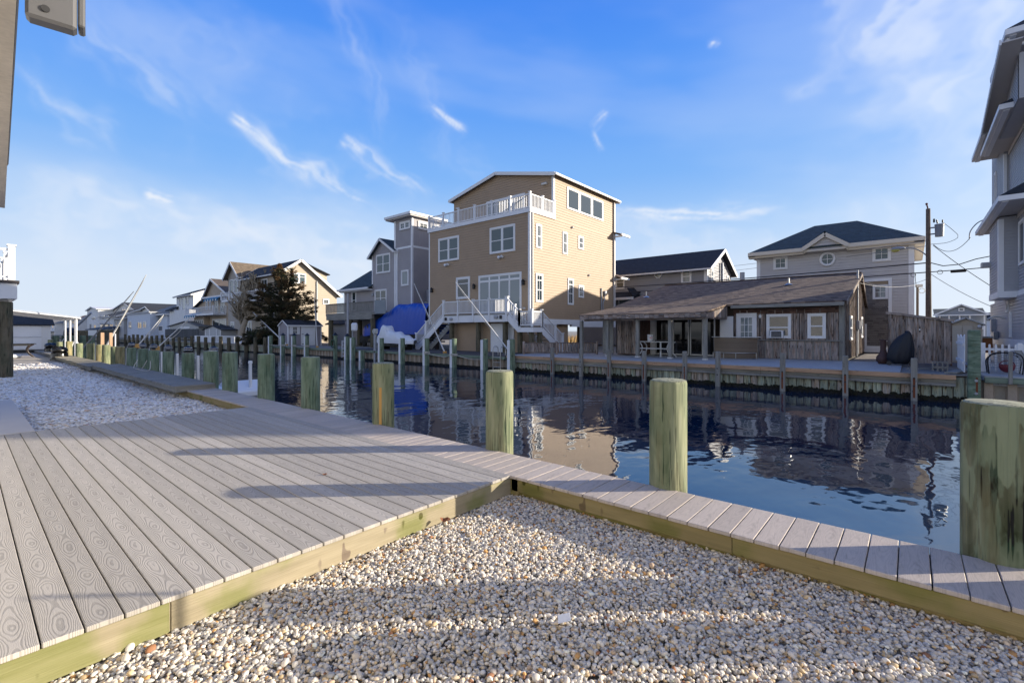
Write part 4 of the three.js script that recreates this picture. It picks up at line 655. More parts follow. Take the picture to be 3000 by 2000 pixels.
// ---------------------------------------------------------------- weathered cottage
{
  const h = thing('weathered_cottage', 'low weathered board cottage with dark shingle roof and open porch on the far bank', 'cottage', [-8.5, 0, -30]);
  const XL = -14.4, XR = -2.45, ZF = -27.2, ZB = -40.3, RZ = -35.5, RY = 4.85;
  part(h, 'wall', [prism([[ZF - 0.03, 0], [ZF - 0.03, 2.7], [RZ, RY - 0.2], [ZB, 2.75], [ZB, 0]].map((p) => p), 'x', XR - 0.04, -(XR - 0.04 - XL))], mat.barkDark);
  // front boards and battens, each its own piece
  const board = (x0, x1, y0, y1, o = 0.03, ms = mat.old) => part(h, 'board', B(x1 - x0 - 0.03, y1 - y0, 0.03, (x0 + x1) / 2, (y0 + y1) / 2, ZF + o - 0.015, 1), pick(ms));
  let x = -7.32; while (x < XR - 0.05) { const w = Math.min(rr(0.22, 0.3), XR - x); if (w > 0.06) board(x, x + w, 0, 2.5); x += w; }
  for (let q = -7.32; q < XR; q += rr(0.28, 0.36)) part(h, 'frieze_board', B(0.3, 0.28, 0.02, q + 0.12, 2.44, ZF + 0.035, 1), pick(mat.oldRed));
  for (const q of [-6.12, -5.95, -4.45, -4.2, -3.98, -3.05, -2.88, -2.7]) part(h, 'batten', B(0.05, rr(1.3, 1.36), 0.03, q, 1.62, ZF + 0.05, 1), pick(mat.old));
  // wainscot in front, with its ledge
  for (let q = -6.13, i = 0; q < -2.66; q += 0.352, i++) { part(h, 'wainscot_board', B(0.3, 0.9, 0.035, q + 0.17, 0.46, ZF + 0.1, 1), pick(mat.old)); part(h, 'batten', B(0.045, 0.9, 0.03, q, 0.46, ZF + 0.13, 1), pick(mat.greyWood)); }
  part(h, 'ledge', CBX(3.6, 0.05, 0.24, 0.008, -4.38, 0.945, ZF + 0.1), pick(mat.greyWood));
  part(h, 'corner_board', [B(0.22, 2.62, 0.05, -2.52, 1.31, ZF + 0.04, 1), B(0.05, 2.6, 0.2, XR + 0.02, 1.3, ZF - 0.08, 1)], pick(mat.greyWood));
  // right end wall boards
  for (let z = ZF - 0.1; z > ZB; z -= 0.33) { const top = z > RZ ? mixn(2.7, RY - 0.15, (ZF - z) / (ZF - RZ)) : mixn(RY - 0.15, 2.8, (RZ - z) / (RZ - ZB)); part(h, 'end_board', B(0.03, top, 0.31, XR, top / 2, z - 0.16, 1), pick(z > -31 ? mat.old : mat.oldRed)); part(h, 'batten', B(0.03, top, 0.05, XR + 0.03, top / 2, z, 1), pick(mat.old)); }
  win(h, 'x', XR + 0.02, 1, -29.4, -30.5, 0.95, 2.2, { rail: 0.5, c: 0.1 }); win(h, 'x', XR + 0.02, 1, -36.2, -37.4, 1, 2.3, { rail: 0.5, c: 0.1 });
  part(h, 'conduit', [rod([XR + 0.1, 0.1, -33.4], [XR + 0.1, 4.9, -33.4], 0.05), CBX(0.18, 0.5, 0.4, 0.03, XR + 0.12, 1.75, -33.4), rod([XR + 0.12, 0, -32.5], [XR + 0.12, 1.4, -32.5], 0.03), CBX(0.2, 0.45, 0.3, 0.03, XR + 0.14, 1.5, -34.6)], mat.greyMetal);
  // roof: steeper back, long front that flattens over the porch
  const ov = 0.16, EY = 2.83, EZ = -26.68;
  part(h, 'roof', [slab([[XL - ov, EY, EZ], [XR + ov, EY, EZ], [XR + ov, RY + 0.1, RZ], [XL - ov, RY + 0.1, RZ]], 0.1), slab([[XL - ov, 2.85, ZB - 0.3], [XR + ov, 2.85, ZB - 0.3], [XR + ov, RY + 0.1, RZ], [XL - ov, RY + 0.1, RZ]], 0.1), slab([[XL - ov, 2.33, -23.1], [-7.56, 2.33, -23.1], [-7.56, EY + 0.015, EZ + 0.02], [XL - ov, EY + 0.015, EZ + 0.02]], 0.09)], mat.roofOld);
  part(h, 'ridge_cap', beam([XL - ov, RY + 0.12, RZ], [XR + ov, RY + 0.12, RZ], 0.3, 0.04), mat.roofOld);
  part(h, 'rake_board', [beam([XR + ov + 0.02, EY - 0.1, EZ], [XR + ov + 0.02, RY - 0.02, RZ], 0.04, 0.2), beam([XR + ov + 0.02, 2.76, ZB - 0.3], [XR + ov + 0.02, RY - 0.02, RZ], 0.04, 0.2)], mat.old[1]);
  part(h, 'fascia', CBX(4.98, 0.16, 0.05, 0.008, -4.86, 2.69, EZ + 0.02), mat.greyWood[3]);
  // porch eave: short vertical boards, each a piece
  for (let q = XL - 0.14; q < -7.6; q += 0.262) part(h, 'eave_board', B(0.245, rr(0.2, 0.23), 0.03, q + 0.13, 2.19, -23.12 + rr(-0.012, 0.012), 1), pick(mat.old));
  part(h, 'porch_beam', [B(6.9, 0.14, 0.12, -11, 2.04, -23.5, 1), B(0.12, 0.14, 3.6, -7.65, 2.1, -25.3, 1)], mat.old[2]);
  for (let z = -23.2; z > -26.6; z -= 0.21) { const t = (z + 23.2) / -3.4, top = mixn(2.24, 2.72, t); part(h, 'cheek_board', B(0.03, top - 2.1, 0.19, -7.56, (top + 2.1) / 2, z - 0.1, 1), pick(mat.old)); }
  for (const q of [-14.66, -12.96, -11.16, -9.38, -7.64]) { part(h, 'porch_post', B(0.17, 2.02, 0.17, q, 1.0, -23.5, 1), pick(mat.greyWood)); part(h, 'post_foot', B(0.22, 0.07, 0.22, q, 0.035, -23.5), mat.whiteOld); }
  // porch room: closet boards, recessed sliders, pale wall
  for (let q = -13.3; q < -11.95; q += 0.235) part(h, 'closet_board', B(0.222, 1.95, 0.035, q + 0.115, 1.06, -25.3 + rr(-0.006, 0.006), 1), pick(mat.old));
  part(h, 'closet', [BX(-13.32, -11.92, 0.04, 2.1, -27.1, -25.33)], mat.oldRed[1]);
  part(h, 'closet_side', [BX(-14.2, -13.5, 0.06, 2.05, -25.2, -25.14)], pick(mat.greyWood));
  part(h, 'porch_wall', [BX(-12.1, -11.62, 0, 2.2, -26.85, -26.8), BX(-7.95, -7.28, 0.02, 2.2, -26.9, -26.84), siding([[-7.9, 0.02], [-7.3, 0.02], [-7.3, 2.2], [-7.9, 2.2]], 'z', -26.84, 1, 0.12, 0.012)], mat.wallWhite);
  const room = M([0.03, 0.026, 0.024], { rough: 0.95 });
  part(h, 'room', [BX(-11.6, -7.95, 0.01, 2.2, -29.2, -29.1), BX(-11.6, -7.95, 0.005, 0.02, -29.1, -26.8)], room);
  for (const [a, b] of [[-11.6, -10.55], [-10.55, -9.62], [-9.56, -8.84], [-8.84, -8.2]]) { const f = part(h, 'sliding_door', [BX(a, a + 0.06, 0.03, 2.2, -26.86, -26.8), BX(b - 0.06, b, 0.03, 2.2, -26.86, -26.8), BX(a + 0.06, b - 0.06, 0.03, 0.11, -26.86, -26.8), BX(a + 0.06, b - 0.06, 2.1, 2.2, -26.86, -26.8)], mat.whiteOld); part(f, 'pane', BX(a + 0.06, b - 0.06, 0.11, 2.1, -26.84, -26.82), mat.glassDark); }
  // door with nine lights, two windows, lamp
  const d = part(h, 'door', [BX(-7.2, -7.12, 0, 2.36, ZF, ZF + 0.07), BX(-6.28, -6.2, 0, 2.36, ZF, ZF + 0.07), BX(-7.12, -6.28, 2.28, 2.36, ZF, ZF + 0.075), BX(-7.12, -6.98, 0.02, 2.28, ZF, ZF + 0.05), BX(-6.42, -6.28, 0.02, 2.28, ZF, ZF + 0.05), BX(-6.98, -6.42, 2.12, 2.28, ZF, ZF + 0.05), BX(-6.98, -6.42, 0.02, 1.0, ZF, ZF + 0.05), ...[1, 2].map((i) => BX(mixn(-6.98, -6.42, i / 3) - 0.015, mixn(-6.98, -6.42, i / 3) + 0.015, 1.0, 2.12, ZF, ZF + 0.048)), ...[1, 2].map((i) => BX(-6.98, -6.42, mixn(1, 2.12, i / 3) - 0.015, mixn(1, 2.12, i / 3) + 0.015, ZF, ZF + 0.046))], mat.white);
  for (let i = 0; i < 3; i++) for (let j = 0; j < 3; j++) part(d, 'pane', BX(mixn(-6.98, -6.42, i / 3), mixn(-6.98, -6.42, (i + 1) / 3), mixn(1, 2.12, j / 3), mixn(1, 2.12, (j + 1) / 3), ZF, ZF + 0.034), mat.glassPale);
  win(h, 'z', ZF + 0.01, 1, -5.73, -4.62, 1.04, 2.28, { rail: 0.44, c: 0.1, pane: mat.glass });
  win(h, 'z', ZF + 0.01, 1, -3.91, -3.15, 1.04, 2.27, { rail: 0.5, c: 0.1, pane: mat.glass });
  part(h, 'door_lamp', [new THREE.SphereGeometry(0.07, 12, 10).scale(1, 1.3, 1).translate(-6.02, 2.17, ZF + 0.12), B(0.05, 0.06, 0.1, -6.02, 2.26, ZF + 0.08)], mat.white);
  for (const [q, z, y] of [[-5.6, -32.2, 4.17], [-15.0 + 1.2, -30.4, 3.7]]) part(h, 'vent_pipe', [rod([q, y - 0.1, z], [q, y + 0.42, z], 0.05), new THREE.ConeGeometry(0.26, 0.14, 12).translate(q, y + 0.07, z)], mat.metal);
  part(h, 'chimney_pipe', rod([-9.2, 4.6, -36.2], [-9.2, 5.6, -36.2], 0.16, 0.16, 12), mat.greyMetal);
  // window air conditioner
  const ac = thing('air_conditioner', 'white window air conditioner with dark grille in the cottage window', 'air conditioner', [-5.22, 1.06, ZF + 0.2]);
  part(ac, 'case', [CBX(0.58, 0.38, 0.4, 0.02, -5.22, 1.25, ZF + 0.18)], mat.white);
  part(ac, 'grille', [BX(-5.45, -4.99, 1.1, 1.4, ZF + 0.381, ZF + 0.388)], mat.black);
  const lv = []; for (let i = 0; i < 7; i++) lv.push(BX(-5.45, -4.99, 1.12 + i * 0.04, 1.128 + i * 0.04, ZF + 0.386, ZF + 0.396)); part(ac, 'louvre', lv, mat.greyMetal);
}
// tiki bar of reeds
{
  const b = thing('reed_bar', 'curved bar fronted with bamboo reeds and a thin foot rail on the cottage dock', 'bar', [-6.95, 0, -26.1]);
  const arc = (t) => { const a = mixn(-1, 1, t); return [-6.97 + a * 0.98, -25.62 - 0.75 * a * a * (a > 0 ? 1 : 0.35)]; };
  const reeds = [], N = 74; for (let i = 0; i <= N; i++) { const [x, z] = arc(i / N); reeds.push(rod([x, 0.02, z], [x, 1.07 + rr(-0.015, 0.01), z], 0.0125, 0.0125, 6)); }
  const back = []; for (let i = 0; i < 12; i++) { const [x, z] = arc(i / 12), [q, w] = arc((i + 1) / 12); back.push(beam([x, 0.54, z - 0.03], [q, 0.54, w - 0.03], 0.02, 1.05)); }
  part(b, 'reed_front', reeds, M([0.34, 0.27, 0.2], { map: tWood, rough: 0.85 }), 'stuff'); part(b, 'frame', back, mat.oldRed[1]);
  const top = []; for (let i = 0; i < 12; i++) { const [x, z] = arc(i / 12), [q, w] = arc((i + 1) / 12); top.push(beam([x - 0.03, 1.1, z - 0.1], [q + 0.03, 1.1, w - 0.1], 0.42, 0.035)); } part(b, 'bar_top', top, mat.whiteOld);
  const rail = []; for (let i = 0; i <= 10; i++) { const [x, z] = arc(i / 10); rail.push([x, 0.3, z + 0.2]); } part(b, 'foot_rail', [tube(rail, 0.02, 24, 6), ...[0, 3, 6, 10].map((i) => rod([rail[i][0], 0, rail[i][2]], rail[i], 0.018))], mat.metal);
}
// picnic table with curved metal legs, and the bucket on it
{
  const t = thing('white_table', 'white patio table with curved legs under the cottage porch', 'table', [-10.9, 0, -25.2]);
  part(t, 'tabletop', CBX(1.85, 0.05, 0.75, 0.012, -10.72, 0.82, -24.95), mat.whiteOld);
  for (const [x, s] of [[-11.5, -1], [-9.95, 1]]) for (const z of [-25.25, -24.65]) part(t, 'leg', tube([[x + s * 0.14, 0.8, z], [x - s * 0.02, 0.66, z], [x - s * 0.06, 0.42, z], [x + s * 0.04, 0.18, z], [x + s * 0.22, 0.01, z]], 0.03, 16, 6), mat.whiteOld);
  part(t, 'bench_rail', [B(1.6, 0.05, 0.24, -10.72, 0.46, -24.5), B(0.07, 0.8, 0.07, -10.35, 0.4, -24.6)], mat.whiteOld);
  const b = thing('bucket', 'white plastic bucket with red letters standing on the porch table', 'bucket', [-11.05, 0.845, -24.85]);
  part(b, 'pail', new THREE.LatheGeometry([[0.001, 0], [0.145, 0], [0.165, 0.34], [0.18, 0.345], [0.18, 0.375], [0.155, 0.375], [0.14, 0.02]].map(([a, c]) => new THREE.Vector2(a, c)), 24).translate(-11.05, 0.845, -24.85), mat.white);
  const cv = document.createElement('canvas'); cv.width = 256; cv.height = 128; const g = cv.getContext('2d'); g.fillStyle = '#e8e9ea'; g.fillRect(0, 0, 256, 128); g.fillStyle = '#c4161c'; g.font = 'italic bold 104px sans-serif'; g.textAlign = 'center'; g.textBaseline = 'middle'; g.fillText('ACE', 128, 68);
  const tx = new THREE.CanvasTexture(cv); tx.colorSpace = THREE.SRGBColorSpace;
  part(b, 'print', new THREE.CylinderGeometry(0.163, 0.155, 0.15, 16, 1, true, -0.15, 1.5).translate(-11.05, 1.04, -24.85), new THREE.MeshStandardMaterial({ map: tx, roughness: 0.5 }));
  const tr = thing('dark_tray', 'flat black tray lying on the porch table beside the bucket', 'tray', [-10.4, 0.85, -24.95]); part(tr, 'base', CBX(0.8, 0.05, 0.4, 0.02, -10.35, 0.87, -24.95), mat.black); part(tr, 'rim', [B(0.8, 0.03, 0.02, -10.35, 0.905, -24.76), B(0.8, 0.03, 0.02, -10.35, 0.905, -25.14)], mat.black);
}
// low board fence left of the cottage
{
  const f = thing('low_fence', 'low dark weathered board fence on the dock left of the cottage', 'fence', [-17, 0, -23.4]);
  const run = (p, q, n, gap) => { for (let i = 0; i < n; i++) { const t = (i + 0.5) / n, L = Math.hypot(q[0] - p[0], q[1] - p[1]), g = B(L / n - gap, 0.62, 0.025, 0, 0.36, 0, 1); g.rotateY(-Math.atan2(q[1] - p[1], q[0] - p[0])).translate(mixn(p[0], q[0], t), 0, mixn(p[1], q[1], t)); part(f, 'board', g, pick(mat.old)); } part(f, 'rail', [beam([p[0], 0.69, p[1]], [q[0], 0.69, q[1]], 0.1, 0.05), beam([p[0], 0.1, p[1]], [q[0], 0.1, q[1]], 0.04, 0.08)], mat.old[3]); };
  run([-17.95, -22.2], [-16.5, -23.6], 9, 0.012); run([-16.5, -23.6], [-14.7, -25.3], 14, 0.06);
  for (const [x, z] of [[-17.95, -22.2], [-16.5, -23.6], [-14.7, -25.3]]) part(f, 'post', B(0.11, 0.8, 0.11, x, 0.38, z, 1), pick(mat.old));
}
// outdoor shower enclosure of tall boards, covered grill, blocks
{
  const e = thing('board_enclosure', 'tall weathered board enclosure with sloping top right of the cottage', 'enclosure', [0.2, 0, -26.5]);
  let x = -0.74, i = 0; while (x < 1.2) { const w = [0.3, 0.29, 0.31, 0.3, 0.28, 0.3, 0.27][i++ % 7], t = (x + 0.74) / 2, top = mixn(2.14, 1.78, t); const xe = Math.min(x + w, 1.24); part(e, 'board', B(xe - x - 0.008, top - 0.06, 0.035, (x + xe) / 2, top / 2 + 0.04, -26 + rr(-0.008, 0.008), 1), pick(mat.old)); part(e, 'batten', B(0.045, top - 0.1, 0.02, x, top / 2 + 0.03, -25.97, 1), pick(mat.old)); x += w; }
  part(e, 'top_rail', [beam([-0.84, 2.19, -25.97], [1.32, 1.81, -25.97], 0.14, 0.07), beam([-0.84, 2.24, -26.2], [1.32, 1.86, -26.2], 0.5, 0.02)], mat.old[0]);
  part(e, 'side_wall', [BX(-0.78, -0.74, 0, 2.1, -27.4, -25.99), BX(1.22, 1.26, 0, 1.75, -27.4, -25.99)], mat.oldRed[2]);
  part(e, 'latch', [BX(0.25, 0.29, 1.36, 1.6, -25.96, -25.94)], mat.black); part(e, 'latch', [BX(0.25, 0.285, 1.44, 1.5, -25.94, -25.93)], mat.white);
  const c = thing('grill_cover', 'dark navy cloth cover over a grill in front of the board enclosure', 'grill', [-0.35, 0, -25.1]);
  const g = new THREE.SphereGeometry(1, 40, 26), p = g.attributes.position;
  for (let k = 0; k < p.count; k++) {
    let X = p.getX(k), Y = p.getY(k), Z = p.getZ(k); const a = Math.atan2(Z, X), y = (Y + 1) / 2, sq = Math.max(0.001, Math.hypot(X, Z)), fold = 1 + 0.07 * Math.sin(a * 7 + y * 3) * (1 - y) + 0.04 * Math.sin(a * 13 + 2 + y * 4);
    const r = Math.pow(sq, 0.45) * mixn(1.05, 0.55, Math.pow(y, 1.6)) * fold; X = (X / sq) * r * 0.46; Z = (Z / sq) * r * 0.34;
    p.setXYZ(k, -0.36 + X + 0.16 * y * y, 0.04 + 1.3 * y + 0.08 * Math.cos(a) * y, -25.2 + Z);
  }
  g.computeVertexNormals(); part(c, 'cloth', g, mat.cover); part(c, 'wheel', [new THREE.CylinderGeometry(0.09, 0.09, 0.05, 14).rotateX(Math.PI / 2).translate(-0.7, 0.09, -24.85), new THREE.CylinderGeometry(0.09, 0.09, 0.05, 14).rotateX(Math.PI / 2).translate(0.0, 0.09, -24.85)], mat.black);
  const u = thing('clay_urn', 'dark brown rounded urn half hidden behind the covered grill', 'urn', [-0.9, 0, -25.9]);
  part(u, 'body', new THREE.LatheGeometry([[0.001, 0], [0.16, 0], [0.25, 0.15], [0.24, 0.3], [0.13, 0.46], [0.1, 0.62], [0.1, 1.0], [0.13, 1.02], [0.08, 1.02]].map(([a, b]) => new THREE.Vector2(a, b)), 20).translate(-0.92, 0, -25.7), M([0.07, 0.035, 0.03], { rough: 0.7 })); part(u, 'rim', new THREE.TorusGeometry(0.12, 0.02, 8, 18).rotateX(Math.PI / 2).translate(-0.92, 1.02, -25.7), M([0.07, 0.035, 0.03], { rough: 0.7 }));
  const block = (x, y, z, label) => { const o = thing('concrete_block', label, 'block', [x, y, z], 'concrete blocks by the enclosure'), G = []; const m = M([0.3, 0.28, 0.24], { map: tNoise, rough: 0.95 }); for (const s of [-0.2, -0.067, 0.067, 0.2]) G.push(BX(x + s - 0.022, x + s + 0.022, y, y + 0.2, z - 0.1, z + 0.1)); for (const q of [0, 0.165]) for (const c2 of [-0.133, 0, 0.133]) G.push(BX(x + c2 - 0.045, x + c2 + 0.045, y + q, y + q + 0.035, z - 0.1, z + 0.1)); part(o, 'body', G, m); };
  block(0.8, -0.13, -23.3, 'lower concrete block lying under another block by the enclosure'); block(0.8, 0.08, -23.35, 'hollow concrete block on top of its pair by the enclosure');
  single('loose_board', 'loose grey board lying across the gap beside the blocks', 'board', beam([-0.1, 0.02, -22.8], [1.0, 0.0, -23.8], 0.12, 0.04), mat.greyWood[1]);
  single('loose_board', 'dark board leaning along the dock edge near the picket gate', 'board', beam([1.0, 0.0, -21.6], [1.55, 0.02, -23.6], 0.3, 0.05), mat.greyWood[2]);
}
// far bank right: big piling, picket gate and fence, crab trap, small post
{
  const t = thing('square_pile', 'large square green piling at the right end of the cottage bulkhead', 'piling', [1.51, 0, -20.78]);
  part(t, 'shaft', CBX(0.29, 3.6, 0.29, 0.03, 1.51, -0.36, -20.78), mat.pileG); for (const y of [-0.15, -0.55]) part(t, 'bolt', new THREE.CylinderGeometry(0.04, 0.04, 0.05, 10).rotateX(Math.PI / 2).translate(1.55, y, -20.62), mat.greyMetal); part(t, 'rust_stain', BX(1.54, 1.59, -0.6, -0.05, -20.66, -20.632), mat.rust);
  const picket = (w, h, y) => { const s = new THREE.Shape(); s.moveTo(-w / 2, 0); s.lineTo(w / 2, 0); s.lineTo(w / 2, h - 0.06); s.quadraticCurveTo(w / 2, h, 0, h); s.quadraticCurveTo(-w / 2, h, -w / 2, h - 0.06); return new THREE.ExtrudeGeometry(s, { depth: 0.022, bevelEnabled: false }).translate(0, y, -0.011); };
  const g = thing('picket_gate', 'white vinyl picket gate running away beside the large square piling', 'gate', [1.4, 0, -23]);
  for (let i = 0; i < 11; i++) { const z = -21.9 - i * 0.29; part(g, 'picket', picket(0.24, 1.22 + 0.05 * Math.cos(i * 1.2), 0.02).rotateY(Math.PI / 2).translate(1.36, 0, z), mat.white); }
  part(g, 'rail', [BX(1.31, 1.345, 0.3, 0.4, -25.0, -21.8), BX(1.31, 1.345, 0.92, 1.02, -25.0, -21.8)], mat.white); part(g, 'hinge', [BX(1.375, 1.4, 0.94, 0.98, -22.6, -22.2)], mat.metal);
  const f = thing('picket_fence', 'short white picket fence behind the wire trap at the right edge', 'fence', [2.3, 0, -23]);
  for (const x of [1.89, 2.76, 4.6, 6.4]) part(f, 'post', [CBX(0.12, 1.0, 0.12, 0.01, x, 0.5, -23)], mat.white);
  for (let x = 2.05; x < 6.2; x += 0.155) part(f, 'picket', picket(0.055, 0.92, 0.04).translate(x, 0, -22.96), mat.white);
  part(f, 'rail', [BX(1.95, 6.4, 0.74, 0.82, -23.02, -22.98), BX(1.95, 6.4, 0.2, 0.28, -23.02, -22.98)], mat.white);
  const c = thing('wire_trap', 'dark wire crab trap standing before the white picket fence', 'trap', [2.35, 0, -22.3]), W = [];
  const x0 = 1.96, x1 = 2.72, z0 = -22.6, z1 = -22.1, hh = 0.62;
  for (let i = 0; i <= 9; i++) { const x = mixn(x0, x1, i / 9); W.push(rod([x, 0.02, z1], [x, hh, z1], 0.006, 0.006, 4), rod([x, 0.02, z0], [x, hh, z0], 0.006, 0.006, 4)); }
  for (let j = 0; j <= 7; j++) { const y = mixn(0.02, hh, j / 7); W.push(rod([x0, y, z1], [x1, y, z1], 0.006, 0.006, 4), rod([x0, y, z0], [x1, y, z0], 0.006, 0.006, 4)); }
  part(c, 'wire_mesh', W, mat.greyMetal); part(c, 'frame', [tube([[x0, 0, z1], [x0 - 0.02, 0.5, z1], [x0 + 0.08, 0.66, z1], [2.34, 0.7, z1], [x1 - 0.08, 0.66, z1], [x1 + 0.02, 0.5, z1], [x1, 0, z1]], 0.02, 30, 6), tube([[x0, 0, z0], [x0, 0.5, z0], [2.34, 0.68, z0], [x1, 0.5, z0], [x1, 0, z0]], 0.018, 24, 6)], mat.cover);
  const b = thing('red_bowl', 'dark red basket with a handle lying in front of the wire trap', 'basket', [2.34, 0.1, -21.95]);
  part(b, 'bowl', new THREE.SphereGeometry(0.19, 20, 10, 0, 6.283, Math.PI * 0.42, Math.PI * 0.5).scale(1, 1.1, 1).translate(2.36, 0.27, -21.95), M([0.12, 0.01, 0.02], { rough: 0.5, side: THREE.DoubleSide })); part(b, 'handle', new THREE.TorusGeometry(0.18, 0.014, 6, 20, Math.PI).translate(2.36, 0.27, -21.95), M([0.12, 0.01, 0.02], { rough: 0.5 }));
  single('slanted_post', 'short pale post leaning over the bulkhead edge before the wire trap', 'post', CBX(0.09, 1.0, 0.09, 0.01, 2.3, 0.28, -20.72), mat.greyWood[0]);
  single('leaning_board', 'grey board leaning against the right end of the picket fence', 'board', beam([2.95, 0.02, -22.2], [2.7, 0.75, -22.8], 0.18, 0.04), mat.greyWood[1]);
}
// ---------------------------------------------------------------- grey house with tower, left of the tan house
{
  const h = thing('grey_tower_house', 'grey sided house with a square lookout tower and dark roofs left of the tan house', 'house', [-43, 0, -33]);
  const Z = -28, XT = -36.4;
  part(h, 'wall', [BX(-48.5, -43, -0.1, 6.0, -35, Z - 0.002), prism([[-43, -0.1], [-39.1, -0.1], [-39.1, 9.5], [-41.25, 10.75], [-43, 9.3]], 'z', Z - 0.002, -6), BX(-39.1, XT, 0.5, 12.4, -31.6, Z - 0.002), BX(-39.1, XT - 0.3, 0.5, 9, -34.5, -31.6), siding([[-48.5, 2.6], [-43, 2.6], [-43, 6.1], [-48.5, 6.1]], 'z', Z, 1, 0.2), siding([[-43, 2.6], [-39.1, 2.6], [-39.1, 9.5], [-41.25, 10.75], [-43, 9.3]], 'z', Z, 1, 0.2), siding([[-38.6, 2.6], [XT, 2.6], [XT, 9.4], [-38.6, 9.4]], 'z', Z, 1, 0.2), siding([[-31.6, 0.6], [Z, 0.6], [Z, 9.4], [-31.6, 9.4]], 'x', XT, 1, 0.2)], mat.grey);
  const bb = [BX(-39.05, XT - 0.01, 9.62, 12.3, Z - 0.02, Z + 0.012), BX(XT - 0.02, XT + 0.012, 9.62, 12.3, -31.6, Z)]; for (let x = -38.9; x < XT; x += 0.2) bb.push(BX(x, x + 0.04, 9.62, 12.2, Z, Z + 0.03)); for (let z = Z - 0.15; z > -31.6; z -= 0.2) bb.push(BX(XT, XT + 0.03, 9.62, 12.2, z - 0.04, z));
  part(h, 'tower_siding', bb, mat.grey);
  for (const [a, b, c, d, e, f] of [[XT - 0.14, XT + 0.035, 0.5, 12.3, Z - 0.14, Z + 0.035], [-39.2, -38.95, 0.5, 12.3, Z - 0.1, Z + 0.04], [-38.8, -38.6, 2, 9.4, Z, Z + 0.1], [-39.0, XT + 0.05, 9.42, 9.62, Z - 0.02, Z + 0.05], [XT, XT + 0.05, 9.42, 9.62, -31.6, Z - 0.02], [-48.6, -48.4, 2.6, 6.1, Z - 0.1, Z + 0.04], [-43.1, -42.95, 6, 9.3, Z, Z + 0.04]]) part(h, 'trim_board', BX(a, b, c, d, e, f), mat.white);
  part(h, 'tower_roof', [BX(-40.1, XT + 0.5, 12.5, 12.72, -32.2, Z + 0.6), slab([[-40.1, 12.72, Z + 0.6], [XT + 0.5, 12.72, Z + 0.6], [-38, 13.1, -30]], 0.05), slab([[XT + 0.5, 12.72, Z + 0.6], [XT + 0.5, 12.72, -32.2], [-38, 13.1, -30]], 0.05)], mat.white);
  part(h, 'tower_soffit', BX(-40.0, XT + 0.42, 12.36, 12.49, -32.1, Z + 0.5), mat.soffit);
  gable(h, 'z', -43.0, -39.1, -41.25, Z, -34, 9.3, 9.45, 10.75, mat.roofGreen, { over: 0.4 });
  part(h, 'roof', slab([[-49, 5.95, Z + 0.6], [-42.9, 5.95, Z + 0.6], [-42.9, 8.6, -31.6], [-49, 8.6, -31.6]], 0.12), mat.roofGreen); part(h, 'roof', slab([[-49, 5.95, -35.6], [-42.9, 5.95, -35.6], [-42.9, 8.6, -31.6], [-49, 8.6, -31.6]], 0.12), mat.roofGreen);
  part(h, 'gutter', [BX(-49.1, -42.95, 5.8, 6.0, Z + 0.55, Z + 0.7), BX(-48.9, -43, 5.7, 5.82, Z, Z + 0.5)], mat.white);
  win(h, 'z', Z, 1, -42.3, -39.85, 7.33, 9.28, { v: 1, rail: 0.48, c: 0.14, pane: mat.glassTeal }); win(h, 'z', Z, 1, -38.04, -36.85, 5.8, 7.34, { c: 0.14, pane: mat.glassPale });
  win(h, 'z', Z, 1, -42.57, -40.45, 3.5, 5.7, { v: 1, rail: [0.3, 0.6], c: 0.14, name: 'sliding_door' }); win(h, 'z', Z, 1, -47.01, -46.1, 3.6, 5.78, { c: 0.12, rail: 0.55 });
  win(h, 'z', Z + 0.03, 1, -38.25, -36.62, 11.25, 12.06, { v: 1, vw: 0.16, c: 0.16, grid: [2, 2], pane: mat.glassTeal }); win(h, 'x', XT + 0.03, 1, -28.7, -31.4, 11.3, 12.1, { v: 1, vw: 0.5, c: 0.18, grid: [2, 2], pane: mat.glass });
  part(h, 'wall_lamp', CBX(0.2, 0.3, 0.2, 0.05, -42.85, 5.2, Z + 0.12), mat.greyMetal);
  part(h, 'lower_wall', [BX(-43, -39.2, 0, 2.6, -34, Z - 2), BX(-48, -43, 0, 2.4, -34.9, -33)], mat.wallGrey);
  const ac = thing('condenser_unit', 'boxy dark heat pump on a bracket on the tower side wall', 'air conditioner', [-36, 3.9, -30.6]); part(ac, 'case', [CBX(0.5, 1.2, 1.5, 0.04, -36.05, 4.9, -30.4)], mat.greyMetal); part(ac, 'grille', CBX(0.03, 1.0, 1.2, 0.01, -35.8, 4.9, -30.4), mat.black); part(ac, 'bracket', [BX(-36.4, -35.6, 4.0, 4.28, -31.2, -29.5)], mat.greyMetal);
  // raised deck on timber posts
  const d = thing('wooden_deck', 'raised weathered wooden deck on posts in front of the grey tower house', 'deck', [-43, 0, -26.5]);
  part(d, 'platform', [BX(-47.5, -38.3, 3.0, 3.25, -27.9, -25.2)], mat.greyWood[0]); part(d, 'beam', [BX(-47.4, -38.9, 2.55, 3.0, -25.5, -25.2), BX(-47.4, -38.9, 2.55, 3.0, -27.6, -27.3)], mat.greyWood[3]);
  for (let x = -47.45; x < -38.5; x += 0.16) part(d, 'baluster', B(0.09, 0.95, 0.03, x, 3.75, -25.2, 1), mat.greyWood[Math.floor(rnd() * 5)]);
  part(d, 'rail', [B(9.2, 0.06, 0.16, -42.9, 4.22, -25.2, 1), B(0.1, 0.06, 2.6, -47.45, 4.22, -26.5, 1)], mat.greyWood[1]);
  for (const [x, z] of [[-46.8, -25.4], [-43.0, -25.4], [-40.9, -27.4], [-38.98, -25.4], [-44.5, -27.4]]) part(d, 'post', rod([x, -0.2, z], [x, 2.6, z], 0.26, 0.24, 12), mat.bigPile);
